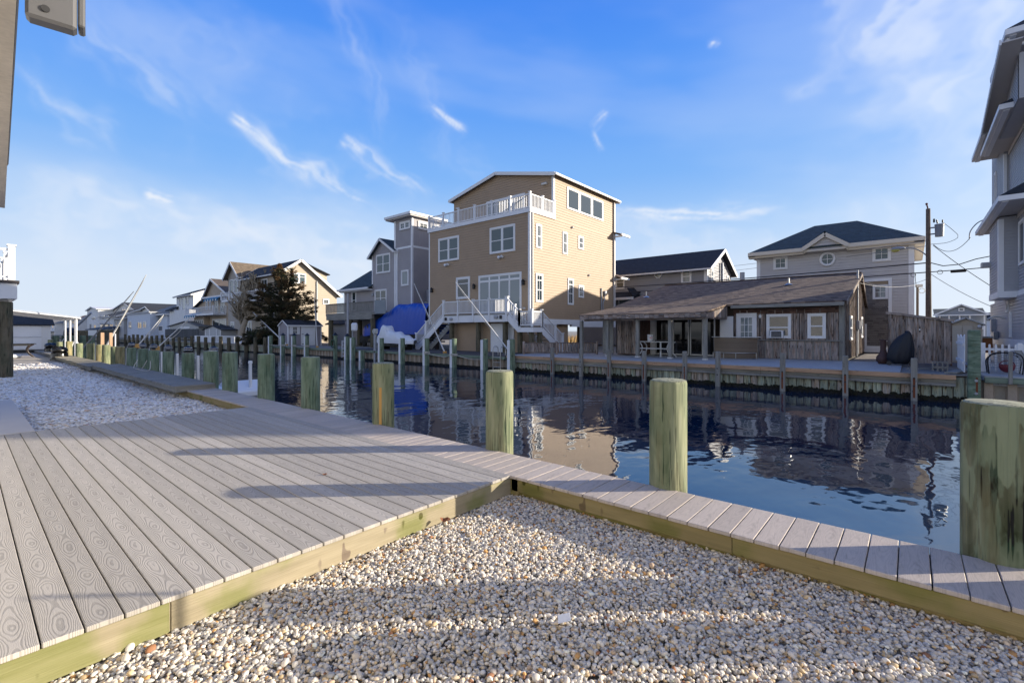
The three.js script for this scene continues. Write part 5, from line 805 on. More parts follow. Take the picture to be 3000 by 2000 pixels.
  part(d, 'brace', [beam([-40.9, 1.9, -26], [-39.2, 0.6, -26], 0.12, 0.2), beam([-41.2, 0.5, -26.4], [-39.2, 1.5, -26.4], 0.12, 0.2)], mat.bigPile);
  single('grey_screen', 'flat grey panel hung on the corner of the raised wooden deck', 'panel', CBX(1.75, 1.25, 0.06, 0.01, -37.4, 3.65, -25.15), M([0.22, 0.25, 0.27], { map: tSoft, rough: 0.6 }));
  single('grey_screen', 'pale upright cabinet panel beside the deck screen of the grey house', 'panel', CBX(1.3, 1.35, 0.3, 0.01, -36.3, 2.9, -26.6), mat.whiteOld);
  // small cottage and car seen under the deck
  const c = thing('rear_cottage', 'small pale cottage seen beneath the raised wooden deck', 'house', [-47, 0, -29]);
  part(c, 'wall', [BX(-53, -45, -0.1, 2.3, -34, -28.6), siding([[-53, -0.1], [-45, -0.1], [-45, 2.3], [-53, 2.3]], 'z', -28.59, 1, 0.22)], mat.wallGrey); part(c, 'roof', slab([[-53.4, 2.25, -28.2], [-44.7, 2.25, -28.2], [-44.7, 3.6, -31.3], [-53.4, 3.6, -31.3]], 0.1), mat.roofDark);
  win(c, 'z', -28.58, 1, -47.2, -46.1, -0.05, 1.9, { name: 'door', c: 0.12, pane: mat.glassDark });
  const v = thing('parked_car', 'black car parked in the shade under the wooden deck', 'car', [-41, 0, -27.5]), prof = [[-43.2, 0.25], [-38.9, 0.25], [-38.85, 0.75], [-39.8, 0.9], [-40.5, 1.35], [-42.2, 1.38], [-43.0, 0.95], [-43.25, 0.8]];
  part(v, 'body', prism(prof, 'z', -26.6, -1.7), mat.black); part(v, 'window', BX(-42.1, -40.5, 0.95, 1.28, -26.6, -26.58), mat.glass); for (const x of [-42.4, -39.8]) part(v, 'wheel', new THREE.CylinderGeometry(0.32, 0.32, 0.2, 18).rotateX(Math.PI / 2).translate(x, 0.2, -26.65), mat.dark);
  const t = single('white_pole', 'tall grey white pole rising beside the wooden deck', 'pole', rod([-36.6, -0.1, -21.4], [-36.6, 4.6, -21.4], 0.09, 0.09, 10), mat.greyMetal);
  const m = thing('power_pedestal', 'rounded white dock power pedestal before the wooden deck', 'pedestal', [-35.6, 0, -21.6]); part(m, 'body', [CBX(0.7, 0.7, 0.3, 0.1, -35.9, 1.75, -21.6)], mat.white); part(m, 'stem', rod([-36.2, -0.1, -21.6], [-36.2, 1.5, -21.6], 0.06), mat.greyMetal);
}
// grey shed with white doors: gable towards the water, doors on its right side
{
  const s = thing('garden_shed', 'small grey garden shed with white double door and dark roof by the conifer', 'shed', [-50.25, -0.15, -23.8]);
  const x0 = -51.3, x1 = -49.2, z0 = -22.0, z1 = -25.6, xm = -50.25, gp = [[x0, -0.15], [x1, -0.15], [x1, 2.0], [xm, 2.5], [x0, 2.0]];
  part(s, 'wall', [prism(gp, 'z', z0 - 0.002, z1 - z0), siding(gp, 'z', z0, 1, 0.15, 0.025), siding([[z1, -0.15], [z0, -0.15], [z0, 2], [z1, 2]], 'x', x1, 1, 0.15, 0.025)], M([0.3, 0.28, 0.3], { map: tSoft, rough: 0.6 }));
  gable(s, 'z', x0, x1, xm, z0, z1, 2.0, 2.0, 2.52, mat.roofDark, { over: 0.1, fascia: 0.1, th: 0.08 });
  for (const [x, z] of [[x0 + 0.03, z0], [x1 - 0.03, z0], [x1 - 0.03, z1 + 0.06]]) part(s, 'corner_trim', BX(x - 0.07, x + 0.075, -0.15, 2.0, z - 0.07, z + 0.05), mat.white);
  const d = part(s, 'door', [BX(x1, x1 + 0.06, -0.1, 1.94, -24.87, -23.34)], mat.white); part(d, 'rail', [BX(x1 + 0.06, x1 + 0.075, 0.98, 1.03, -24.8, -23.4), BX(x1 + 0.06, x1 + 0.072, -0.1, 1.94, -23.44, -23.34), BX(x1 + 0.06, x1 + 0.072, -0.1, 1.94, -24.87, -24.77)], mat.trim); part(d, 'hinge', [BX(x1 + 0.072, x1 + 0.085, 0.02, 0.08, -23.6, -23.4), BX(x1 + 0.072, x1 + 0.085, 1.06, 1.11, -23.6, -23.4)], mat.black);
  win(s, 'x', x1, 1, -22.45, -22.93, 1.1, 1.86, { c: 0.05, grid: [3, 2], gw: 0.03, rail: 0.5, sash: 0 }); for (const [a, b] of [[-22.13, -22.43], [-22.95, -23.2]]) part(s, 'shutter', CBX(0.05, 0.8, Math.abs(b - a), 0.01, x1 + 0.05, 1.48, (a + b) / 2), mat.white);
}
// shrink wrapped boat on a trailer and the small covered craft before it
function loft(secs, n, fold) { // secs: [x, zc, yb, yt, halfwidth, roundness]
  const P = [], at = (s, i) => { const a = (i / n) * Math.PI, c = Math.cos(a), q = Math.sin(a), r = s[5]; return [s[0] + fold(s[0], a) * 0.3, s[2] + (s[3] - s[2]) * Math.pow(q, r) + fold(s[0], a), s[1] + s[4] * Math.sign(c) * Math.pow(Math.abs(c), r * 0.8) * (1 + fold(s[0] * 1.7, a))]; };
  for (let k = 0; k < secs.length - 1; k++) for (let i = 0; i < n; i++) { const a = at(secs[k], i), b = at(secs[k + 1], i), c = at(secs[k + 1], i + 1), d = at(secs[k], i + 1); P.push(...a, ...b, ...c, ...a, ...c, ...d); }
  const g = new THREE.BufferGeometry(); g.setAttribute('position', new THREE.Float32BufferAttribute(P, 3));
  const uv = new Float32Array(P.length / 3 * 2); for (let i = 0; i < P.length / 3; i++) { uv[i * 2] = P[i * 3]; uv[i * 2 + 1] = P[i * 3 + 1]; } g.setAttribute('uv', new THREE.BufferAttribute(uv, 2)); return smooth(g);
}
function smooth(g) { const p = g.attributes.position, m = new Map(), k = []; const N = new Float32Array(p.count * 3); for (let i = 0; i < p.count; i++) { const q = [p.getX(i), p.getY(i), p.getZ(i)].map((v) => v.toFixed(3)).join(); k.push(q); if (!m.has(q)) m.set(q, V(0, 0, 0)); } for (let i = 0; i < p.count; i += 3) { const [a, b, c] = [0, 1, 2].map((j) => V(p.getX(i + j), p.getY(i + j), p.getZ(i + j))), n = b.sub(a).cross(c.sub(a)); for (let j = 0; j < 3; j++) m.get(k[i + j]).add(n); } for (let i = 0; i < p.count; i++) { const n = m.get(k[i]).clone().normalize(); N.set([n.x, n.y, n.z], i * 3); } g.setAttribute('normal', new THREE.BufferAttribute(N, 3)); return g; }
{
  const b = thing('wrapped_boat', 'boat shrink wrapped in bright blue plastic standing on a trailer by the stairs', 'boat', [-36.5, 0, -27]);
  const ZC = -27, key = [[-43.0, 1.25, 1.62, 0.08, 0.8], [-42.5, 0.95, 1.95, 0.5, 0.9], [-41.4, 0.9, 2.15, 1.0, 0.85], [-39.8, 1.0, 2.55, 1.3, 0.8], [-38.0, 1.05, 3.1, 1.4, 0.7], [-36.2, 1.1, 3.74, 1.4, 0.5], [-36.0, 1.1, 3.8, 1.4, 0.45], [-33.2, 1.12, 3.82, 1.4, 0.45], [-31.5, 1.15, 3.7, 1.35, 0.5]], S = [];
  for (let x = -43; x <= -31.5; x += 0.14) { let i = 0; while (i < key.length - 2 && key[i + 1][0] < x) i++; const t = sst(key[i][0], key[i + 1][0], x) * 0.1 + 0.9 * (x - key[i][0]) / (key[i + 1][0] - key[i][0]), m = (k) => mixn(key[i][k], key[i + 1][k], t); S.push([x, ZC, m(1), m(2), m(3), m(4)]); }
  part(b, 'wrap', loft(S, 40, (x, a) => Math.sin(a) * (0.07 * (1 - Math.abs(Math.sin(x * 1.3 + a * 2.2))) + 0.05 * Math.abs(Math.sin(x * 3.7 - a * 3)) + 0.025 * Math.sin(x * 9 + a * 7))), mat.blue);
  part(b, 'hull', [prism([[-40.8, 1.2], [-31.6, 1.2], [-31.8, 0.6], [-39.2, 0.6]], 'z', ZC + 0.75, -1.5)], mat.black);
  part(b, 'trailer_frame', [BX(-40, -31.6, 0.42, 0.54, ZC + 0.85, ZC + 0.95), BX(-40, -31.6, 0.42, 0.54, ZC - 0.95, ZC - 0.85), BX(-36, -35.8, 0.3, 1.05, ZC + 0.8, ZC + 0.9), BX(-33, -32.8, 0.3, 1.05, ZC + 0.8, ZC + 0.9)], mat.black);
  for (const x of [-34.5, -33.4]) for (const z of [ZC + 1.15, ZC - 1.15]) { const w = part(b, 'wheel', new THREE.TorusGeometry(0.26, 0.11, 10, 24).translate(x, 0.25, z), mat.dark); part(w, 'rim', [new THREE.CylinderGeometry(0.19, 0.19, 0.1, 16).rotateX(Math.PI / 2).translate(x, 0.25, z + 0.03), new THREE.TorusGeometry(0.17, 0.03, 8, 18).translate(x, 0.25, z + 0.08)], mat.metal); }
  part(b, 'fender', new THREE.TorusGeometry(0.42, 0.05, 6, 16, Math.PI).scale(1.9, 1, 3).translate(-33.95, 0.3, ZC + 1.2), mat.black);
  const j = thing('covered_craft', 'small craft under a white cover lying in front of the blue wrapped boat', 'boat', [-32, 0, -23]);
  const jk = [[-34.6, 0.5, 0.72, 0.1, 0.8], [-34.0, 0.42, 1.15, 0.42, 0.7], [-33.5, 0.42, 1.85, 0.45, 0.6], [-33.0, 0.42, 1.8, 0.5, 0.6], [-32.6, 0.42, 1.35, 0.55, 0.7], [-31.8, 0.42, 1.3, 0.58, 0.75], [-30.8, 0.4, 1.05, 0.55, 0.8], [-29.9, 0.4, 0.8, 0.4, 0.8], [-29.4, 0.42, 0.66, 0.15, 0.8]], JS = [];
  for (let x = -34.6; x <= -29.4; x += 0.1) { let i = 0; while (i < jk.length - 2 && jk[i + 1][0] < x) i++; const t = (x - jk[i][0]) / (jk[i + 1][0] - jk[i][0]), m = (k) => mixn(jk[i][k], jk[i + 1][k], sst(0, 1, t)); JS.push([x, -23, m(1), m(2), m(3), m(4)]); }
  part(j, 'cover', loft(JS, 30, (x, a) => Math.sin(a) * (0.1 * Math.abs(Math.sin(x * 2.6 + a * 3)) + 0.06 * Math.abs(Math.sin(x * 6 - a * 4)) - 0.06)), mat.whiteTarp); part(j, 'cradle', [BX(-34, -30, 0.2, 0.34, -23.4, -23.3), BX(-34, -30, 0.2, 0.34, -22.7, -22.6), BX(-33.6, -33.4, -0.1, 0.3, -23.4, -22.6), BX(-30.6, -30.4, -0.1, 0.3, -23.4, -22.6)], mat.black);
  const w = thing('winch_post', 'grey dock winch post with a small motor beside the covered craft', 'winch', [-31.7, 0, -20.9]); part(w, 'post', CBX(0.22, 2.9, 0.16, 0.02, -31.7, 0.1, -20.85), mat.greyMetal); part(w, 'motor', [CBX(0.34, 0.4, 0.3, 0.05, -31.65, 1.38, -20.85), new THREE.TorusGeometry(0.16, 0.03, 6, 16).translate(-31.55, 1.4, -20.65)], mat.whiteOld);
}
// ---------------------------------------------------------------- houses behind the cottage
{
  const h = thing('gabled_grey_house', 'grey blue sided house with octagonal window and gable behind the cottage porch', 'house', [-20, 0, -47]);
  const X0 = -27, X1 = -13.9, Z0 = -43.2, Z1 = -50.4, ZM = -46.8;
  part(h, 'wall', [prism([[Z0 - 0.01, 0], [Z0 - 0.01, 7.1], [ZM, 8.95], [Z1, 7.1], [Z1, 0]], 'x', X1 - 0.002, -(X1 - X0)), siding([[X0, 0], [X1, 0], [X1, 7.1], [X0, 7.1]], 'z', Z0, 1, 0.26), siding([[Z1, 0], [Z0, 0], [Z0, 7.1], [ZM, 8.95], [Z1, 7.1]], 'x', X1, 1, 0.26)], M([0.27, 0.275, 0.3], { map: tSoft, rough: 0.6 }));
  gable(h, 'x', Z1, Z0, ZM, X0, X1, 7.15, 7.15, 9.05, mat.roofDark, { over: 0.5, fascia: 0.28 });
  part(h, 'corner_trim', [BX(X1 - 0.25, X1 + 0.04, 0, 7.1, Z0 - 0.2, Z0 + 0.04)], mat.white);
  win(h, 'z', Z0, 1, -16.2, -15.25, 5.75, 7.1, { c: 0.14, rail: 0.5, pane: mat.glassPale }); win(h, 'z', Z0, 1, -22.9, -21.9, 5.65, 7.0, { c: 0.12, rail: 0.5 }); win(h, 'z', Z0, 1, -22.6, -21.0, 3.3, 4.7, { c: 0.12, pane: mat.glassPale });
  const oc = part(h, 'octagon_window', new THREE.TorusGeometry(0.36, 0.07, 6, 8).rotateZ(Math.PI / 8).translate(-18.4, 6.85, Z0 + 0.04), mat.white); part(oc, 'pane', new THREE.CylinderGeometry(0.34, 0.34, 0.03, 8).rotateX(Math.PI / 2).rotateZ(Math.PI / 8).translate(-18.4, 6.85, Z0 + 0.03), mat.glassPale);
  win(h, 'x', X1, 1, -44.2, -44.9, 5.8, 7.0, { c: 0.12, rail: 0.5 }); win(h, 'x', X1, 1, -49.0, -49.7, 5.9, 6.9, { c: 0.12 });
  part(h, 'chimney_flue', [rod([X1 + 0.2, 5, -46.9], [X1 + 0.2, 7.9, -46.9], 0.13)], mat.greyMetal);
  part(h, 'porch_roof', [slab([[-27, 4.7, -41.6], [-20.2, 4.7, -41.6], [-20.2, 5.3, Z0], [-27, 5.3, Z0]], 0.1), slab([[-20.9, 5.6, -41.8], [-20.2, 4.75, -41.6], [-20.2, 4.9, Z0], [-20.9, 5.7, Z0]], 0.1)], mat.roofDark); part(h, 'porch_fascia', [BX(-27, -20.2, 4.45, 4.68, -41.65, -41.55)], mat.white);
}
{
  const h = thing('hip_roof_house', 'grey house with dark hipped roof oval window and stone porch behind the cottage', 'house', [-4.5, 0, -45]);
  const X0 = -9.1, X1 = 0.12, Z0 = -40, Z1 = -50, E = 7.12;
  part(h, 'wall', [prism([[X0, 0], [X1, 0], [X1, E], [-3.33, E], [-4.62, 8.1], [-5.9, E], [X0, E]], 'z', Z0 - 0.01, -3), BX(X0, X1, 0, E, Z1, Z0 - 3), siding([[X0, 5.0], [X1, 5.0], [X1, E], [X0, E]], 'z', Z0, 1, 0.2), siding([[-5.9, E], [-3.33, E], [-4.62, 8.1]], 'z', Z0, 1, 0.2), siding([[X0, 0], [-2.45, 0], [-2.45, 5.0], [X0, 5.0]], 'z', Z0, 1, 0.2), siding([[-1.0, 0], [X1, 0], [X1, 5.0], [-1.0, 5.0]], 'z', Z0, 1, 0.2), siding([[Z1, 0], [Z0, 0], [Z0, E], [Z1, E]], 'x', X1, 1, 0.2)], mat.hipGrey);
  const o = 0.5, L = X0 - o, R = X1 + o, F = Z0 + 0.6, K = Z1 - o, RY = 9.95, a = [-6.0, RY, -45], b = [-3.2, RY, -45], ey = E + 0.28;
  part(h, 'roof', [slab([[L, ey, F], [-5.95, ey + 0.0, F], a], 0.1), slab([[-5.95, ey, F], [-3.3, ey, F], b, a], 0.1), slab([[-3.3, ey, F], [R, ey, F], b], 0.1), slab([[R, ey, F], [R, ey, K], b], 0.1), slab([[L, ey, K], [R, ey, K], b, a], 0.1), slab([[L, ey, F], [L, ey, K], a], 0.1)], mat.roofGreen);
  part(h, 'gable_roof', [slab([[-6.0, ey + 0.04, F + 0.08], [-4.62, 8.44, F + 0.08], [-4.62, 8.44, -42.6], [-6.0, ey + 0.04, -40.2]], 0.1), slab([[-3.26, ey + 0.04, F + 0.08], [-4.62, 8.44, F + 0.08], [-4.62, 8.44, -42.6], [-3.26, ey + 0.04, -40.2]], 0.1)], mat.roofGreen);
  const cream = M([0.66, 0.6, 0.5], { rough: 0.6 });
  for (const [p, q] of [[[L, E + 0.16, F], [-5.95, E + 0.16, F]], [[-3.3, E + 0.16, F], [R, E + 0.16, F]], [[-5.98, E + 0.16, F + 0.06], [-4.62, 8.2, F + 0.06]], [[-3.27, E + 0.16, F + 0.06], [-4.62, 8.2, F + 0.06]]]) part(h, 'fascia', [beam(p, q, 0.14, 0.26), beam([p[0], p[1] - 0.22, F - 0.35], [q[0], q[1] - 0.22, F - 0.35], 0.5, 0.16)], cream);
  part(h, 'soffit', [BX(X1, R, E - 0.02, E + 0.06, K, F), BX(L, X0, E - 0.02, E + 0.06, K, F), BX(R - 0.06, R + 0.06, E + 0.02, E + 0.28, K, F), BX(L, R, E - 0.02, E + 0.06, Z0 + 0.02, F)], cream);
  for (const [q, w] of [[X1, 0.26], [X0 + 0.2, 0.22]]) part(h, 'corner_trim', BX(q - w, q + 0.03, 0, E, Z0 - 0.12, Z0 + 0.05), mat.white);
  win(h, 'z', Z0, 1, -7.97, -7.02, 6.03, 7.0, { c: 0.13, grid: [2, 2], pane: mat.glassTeal }); win(h, 'z', Z0, 1, -2.01, -1.03, 6.08, 7.08, { c: 0.13, grid: [2, 2], pane: mat.glassTeal });
  const ov = part(h, 'oval_window', [new THREE.TorusGeometry(0.41, 0.085, 10, 36).scale(1, 1.05, 1).translate(-4.55, 6.52, Z0 + 0.05), BX(-4.565, -4.535, 6.14, 6.9, Z0, Z0 + 0.05), BX(-4.92, -4.18, 6.505, 6.535, Z0, Z0 + 0.052)], mat.white); part(ov, 'pane', new THREE.CylinderGeometry(0.4, 0.4, 0.03, 32).rotateX(Math.PI / 2).translate(-4.55, 6.52, Z0 + 0.025), mat.glassTeal);
  part(h, 'gable_wall', [prism([[-5.75, E - 0.06], [-3.5, E - 0.06], [-4.62, 8.12]], 'z', F - 0.12, -0.4), siding([[-5.75, E - 0.06], [-3.5, E - 0.06], [-4.62, 8.12]], 'z', F - 0.11, 1, 0.2)], mat.hipGrey);
  // stone porch recess
  part(h, 'porch_surround', [BX(-1.16, -0.98, 0.4, 4.95, Z0 - 0.02, Z0 + 0.1), BX(-2.6, -1.16, 4.75, 4.95, Z0 - 0.02, Z0 + 0.1), BX(-2.62, -2.44, 0.4, 4.95, Z0 - 0.02, Z0 + 0.1)], mat.white); part(h, 'porch_ceiling', BX(-2.44, -1.16, 4.5, 4.75, Z0 - 0.02, Z0 + 0.02), M([0.3, 0.24, 0.17], { rough: 0.8 }));
  const sm = many([0.16, 0.145, 0.135], 7, 0.32, { map: tNoise, bumpMap: tNoise, bumpScale: 0.02, rough: 0.9 });
  for (let y = 0.42, r = 0; y < 4.5; r++) { const hh = rr(0.1, 0.15); let x = -2.44 + (r % 2 ? 0 : -0.2); while (x < -1.16) { const w = rr(0.25, 0.5), l = Math.max(x, -2.44), e = Math.min(x + w, -1.16); if (e - l > 0.04 && !(y > 3.5 && y < 4.45 && l > -2.02 && e > -1.9)) part(h, 'stone', B(e - l - 0.008, hh - 0.008, 0.12 + rr(0, 0.04), (l + e) / 2, y + hh / 2, Z0 + 0.0, 1), pick(sm)); x += w; } y += hh; }
  win(h, 'z', Z0 + 0.02, 1, -1.99, -1.18, 3.55, 4.5, { c: 0.1, grid: [2, 2], gw: 0.02, pane: mat.glassPale });
  part(h, 'step', [BX(-2.9, -0.6, 0, 0.2, -39.4, Z0 + 0.3), BX(-2.7, -0.8, 0.2, 0.4, -39.8, Z0 + 0.1)], mat.white); part(h, 'column', BX(-2.5, -2.3, 0.4, 1.9, Z0 + 0.12, Z0 + 0.3), mat.white);
  const ch = thing('garden_chair', 'dark curved garden chair back by the white steps of the hip roofed house', 'chair', [-1.3, 0, -37]); part(ch, 'frame', [tube([[-1.4, 0, -37], [-1.45, 0.5, -37], [-1.3, 0.75, -37], [-0.9, 0.8, -37]], 0.03), tube([[-1.4, 0, -37.5], [-1.45, 0.5, -37.5], [-1.3, 0.75, -37.5], [-0.9, 0.8, -37.5]], 0.03)], mat.greyMetal); part(ch, 'seat', BX(-1.4, -0.8, 0.4, 0.44, -37.5, -37), mat.greyMetal);
}
// cream shed and blue grey house far right
{
  const s = thing('cream_shed', 'cream storage shed with low gable beside the board enclosure', 'shed', [2.3, 0, -33]);
  part(s, 'wall', prism([[1.35, -0.1], [2.45, -0.1], [2.45, 1.72], [1.9, 1.98], [1.35, 1.75]], 'z', -30, -3), M([0.55, 0.47, 0.36], { map: tSoft, rough: 0.7 })); part(s, 'roof', [slab([[1.2, 1.7, -29.85], [1.2, 1.7, -33.2], [1.9, 2.04, -33.2], [1.9, 2.04, -29.85]], 0.05), slab([[2.58, 1.7, -29.85], [2.58, 1.7, -33.2], [1.9, 2.04, -33.2], [1.9, 2.04, -29.85]], 0.05)], mat.whiteOld);
  part(s, 'door', [BX(1.45, 1.78, 0, 1.66, -29.99, -29.96), BX(1.8, 2.13, 0, 1.66, -29.99, -29.96)], M([0.6, 0.53, 0.42], { rough: 0.7 })); part(s, 'lamp', new THREE.SphereGeometry(0.08, 10, 8).translate(2.35, 1.62, -29.9), mat.white);
  const h = thing('distant_blue_house', 'distant blue grey house with wide front gable seen past the utility pole', 'house', [4.7, 0, -82]);
  part(h, 'wall', [BX(2.6, 6.9, -0.1, 3.55, -90, -80)], mat.blueGrey); part(h, 'gable_front', prism([[2.3, 3.5], [6.95, 3.5], [4.65, 4.62]], 'z', -79.6, -1), mat.blueGrey); part(h, 'roof', [slab([[2.1, 3.45, -79.3], [2.1, 3.45, -81], [4.65, 4.72, -81], [4.65, 4.72, -79.3]], 0.1), slab([[7.15, 3.45, -79.3], [7.15, 3.45, -81], [4.65, 4.72, -81], [4.65, 4.72, -79.3]], 0.1), slab([[2.2, 3.5, -80.5], [6.9, 3.5, -80.5], [6.9, 4.35, -84], [2.2, 4.35, -84]], 0.1)], mat.roofGreen);
  part(h, 'fascia', [beam([2.1, 3.4, -79.28], [4.65, 4.66, -79.28], 0.06, 0.16), beam([7.15, 3.4, -79.28], [4.65, 4.66, -79.28], 0.06, 0.16), BX(2.2, 7.0, 3.3, 3.45, -79.4, -79.2)], mat.white);
  for (const x of [2.65, 3.5, 4.45, 5.35, 6.6]) part(h, 'column', BX(x, x + 0.14, 0, 3.3, -79.6, -79.45), mat.white); win(h, 'z', -79.55, 1, 4.4, 4.95, 3.85, 4.25, { c: 0.08 }); win(h, 'z', -80, 1, 3.0, 3.5, 1.9, 2.9, { c: 0.08 }); win(h, 'z', -80, 1, 4.4, 5.0, 1.9, 2.9, { c: 0.08 }); part(h, 'balcony_wall', BX(5.4, 6.7, 1.6, 2.3, -79.7, -79.6), mat.white);
  for (let i = 0; i < 4; i++) { const x = 7.6 + i * 3.4, d = thing('distant_house', `tiny far away pale house beyond the right grey house, ${ORD[i]} from left`, 'house', [x, 0, -112]); part(d, 'wall', BX(x, x + 2.6, -0.1, 3 + rr(0, 1), -116, -112), [mat.paleBlue, mat.wallWhite][i % 2]); part(d, 'roof', slab([[x - 0.2, 3.4, -111.7], [x + 2.8, 3.4, -111.7], [x + 2.8, 4.6, -114], [x - 0.2, 4.6, -114]], 0.2), mat.roofDark); }
}
// ---------------------------------------------------------------- right grey house on the far bank (its row goes on beyond the frame)
{
  const h = thing('tall_grey_house', 'tall light grey house with stacked overhanging eaves cut by the right edge', 'house', [6, 0, -34]);
  const XP = 3.97, XB = 3.3, XL = 3.9, XR = 13.6, ZF = -30.2, ZC = -33.2, m = mat.rhGrey, pt = 0.155;
  part(h, 'wall', [BX(XP, XR, 3.1, 7.2, -42, ZF), BX(XP, XR, 7.2, 10.95, -36.2, ZF), BX(XP, XR, 10.95, 13.3, -32.3, ZF), BX(6, XR, 7.2, 10.5, -41, -36.2), BX(XL + 0.02, XR, 0.95, 3.1, -43, ZF), siding([[ZC, 3.3], [ZF, 3.3], [ZF, 7.0], [ZC, 7.0]], 'x', XP, -1, pt, 0.03), siding([[-36, 7.3], [ZF, 7.3], [ZF, 10.9], [-36, 10.9]], 'x', XP, -1, pt, 0.03), siding([[-32.5, 11], [ZF, 11], [ZF, 13.2], [-32.5, 13.2]], 'x', XP, -1, pt, 0.03), siding([[-43, 1.0], [ZF, 1.0], [ZF, 3.1], [-43, 3.1]], 'x', XL, -1, pt, 0.03)], m);
  part(h, 'bay', [BX(XB, XP + 0.1, 3.3, 7.0, -36.7, ZC), siding([[XB, 3.35], [XP, 3.35], [XP, 7], [XB, 7]], 'z', ZC, 1, pt, 0.03), siding([[-36.7, 3.35], [ZC, 3.35], [ZC, 7], [-36.7, 7]], 'x', XB, -1, pt, 0.03)], m);
  part(h, 'upper_bay', [BX(3.77, 6.2, 7.3, 11.4, -40.8, -36), siding([[3.77, 7.3], [XP, 7.3], [XP, 12], [3.77, 12]], 'z', -36, 1, pt, 0.03), siding([[-40.8, 7.3], [-36, 7.3], [-36, 12], [-40.8, 12]], 'x', 3.77, -1, pt, 0.03)], m);
  for (const g of [BX(XB - 0.03, XB + 0.16, 3.35, 6.9, ZC - 0.1, ZC + 0.04), BX(XB - 0.035, XB + 0.02, 3.35, 6.9, ZC - 0.3, ZC - 0.1), BX(3.74, 3.86, 7.3, 10.8, -36.1, -35.96), BX(XP - 0.02, XP + 0.05, 3.3, 7.0, ZC, ZC + 0.12), BX(XP - 0.02, XP + 0.05, 7.3, 10.9, -36, -35.86)]) part(h, 'corner_trim', g, mat.white);
  part(h, 'bay_skirt', [BX(XB - 0.05, XP + 0.02, 3.05, 3.35, -36.7, ZC + 0.06), BX(XP - 0.06, XP + 0.1, 3.05, 3.35, ZC + 0.06, ZF)], mat.white);
  part(h, 'base_band', [BX(XL - 0.06, XR, 0.62, 1.0, -43, ZF + 0.05)], mat.white); part(h, 'base_skirt', [BX(XL, XR, -0.6, 0.62, -43, ZF)], M([0.42, 0.43, 0.46], { map: tSoft, rough: 0.6 })); for (let z = -42; z < ZF; z += 0.9) part(h, 'skirt_batten', BX(XL - 0.02, XL, -0.05, 0.62, z, z + 0.06), mat.wallGrey);
  const eave = (x, zf, zb, y, rise, back, xr = XR + 0.8) => {
    part(h, 'soffit', [BX(x + 0.12, xr, y - 0.02, y + 0.03, zb, zf - 0.12)], mat.soffit);
    part(h, 'gutter', [BX(x - 0.02, x + 0.12, y - 0.02, y + 0.2, zb, zf), BX(x + 0.12, xr, y - 0.02, y + 0.2, zf - 0.12, zf), BX(x + 0.12, x + 0.32, y - 0.06, y - 0.021, zb, zf - 0.14)], mat.white);
    part(h, 'frieze', [BX(XP - 0.07, XP, y - 0.24, y - 0.021, zb + 0.1, zf - 1.0)], mat.soffit);
    part(h, 'roof', [slab([[x, y + 0.2, zb], [x, y + 0.2, zf], [x + back, y + 0.2 + rise, zf - back], [x + back, y + 0.2 + rise, zb]], 0.08), slab([[x, y + 0.2, zf], [xr, y + 0.2, zf], [xr, y + 0.2 + rise, zf - back], [x + back, y + 0.2 + rise, zf - back]], 0.08)], mat.roofDark);
  };
  eave(2.9, -29.3, -39, 7.08, 0.85, 1.15); eave(2.9, -29.0, -36.2, 10.95, 0.85, 1.15); eave(2.72, -33.6, -38.6, 11.35, 0.9, 1.2, 3.9);
  eave(2.9, -27.3, -32.1, 13.35, 3.4, 4.5);
  part(h, 'rake', [beam([2.72, 11.42, -33.7], [2.72, 12.95, -27], 0.06, 0.24)], mat.white); part(h, 'upper_soffit', slab([[2.74, 11.45, -33.7], [2.74, 12.95, -27], [3.35, 12.95, -27], [3.35, 11.45, -33.7]], 0.05), mat.soffit); part(h, 'upper_wall', [prism([[-33.4, 10.9], [-28, 10.9], [-28, 12.75], [-33.4, 11.5]], 'x', 3.35, 1), siding([[-33.4, 10.9], [-28, 10.9], [-28, 12.7], [-33.4, 11.45]], 'x', 3.34, -1, pt)], m);
  part(h, 'downpipe', tube([[2.95, 13.3, -27.6], [3.1, 13.1, -27.7], [3.9, 13.0, -28], [4.4, 12.9, -28.2]], 0.07, 16, 8), mat.white);
  win(h, 'x', XP, -1, ZC + 0.35, ZC + 1.9, 4.5, 6.6, { c: 0.14, pane: mat.glass }); win(h, 'x', 3.77, -1, -38.6, -39.4, 8.3, 10.6, { c: 0.12 }); win(h, 'x', XL, -1, -35.4, -36.1, 2.4, 3.0, { c: 0.1 }); win(h, 'x', XL, -1, -34.5, -35.0, 0.8 + 0.3, 2.4, { c: 0.1, name: 'side_door', pane: mat.glassPale });
  part(h, 'meter_box', [CBX(0.24, 0.8, 0.5, 0.03, XL - 0.12, 1.75, -40.5), CBX(0.2, 0.5, 0.4, 0.03, XL - 0.12, 1.15, -39.4)], mat.greyMetal); part(h, 'wall_lamp', tube([[XL, 2.1, -36.8], [XL - 0.4, 2.2, -36.8], [XL - 0.7, 2.05, -36.8]], 0.06), mat.whiteOld);
  part(h, 'service_mast', tube([[3.7, 7.6, -39.9], [3.5, 8.1, -39.9], [3.1, 8.0, -40], [2.75, 7.5, -40], [2.7, 7.0, -40]], 0.03, 20), mat.greyMetal);
  h.scale.setScalar(0.83); h.position.set(4.98, 0.238, -28.22);
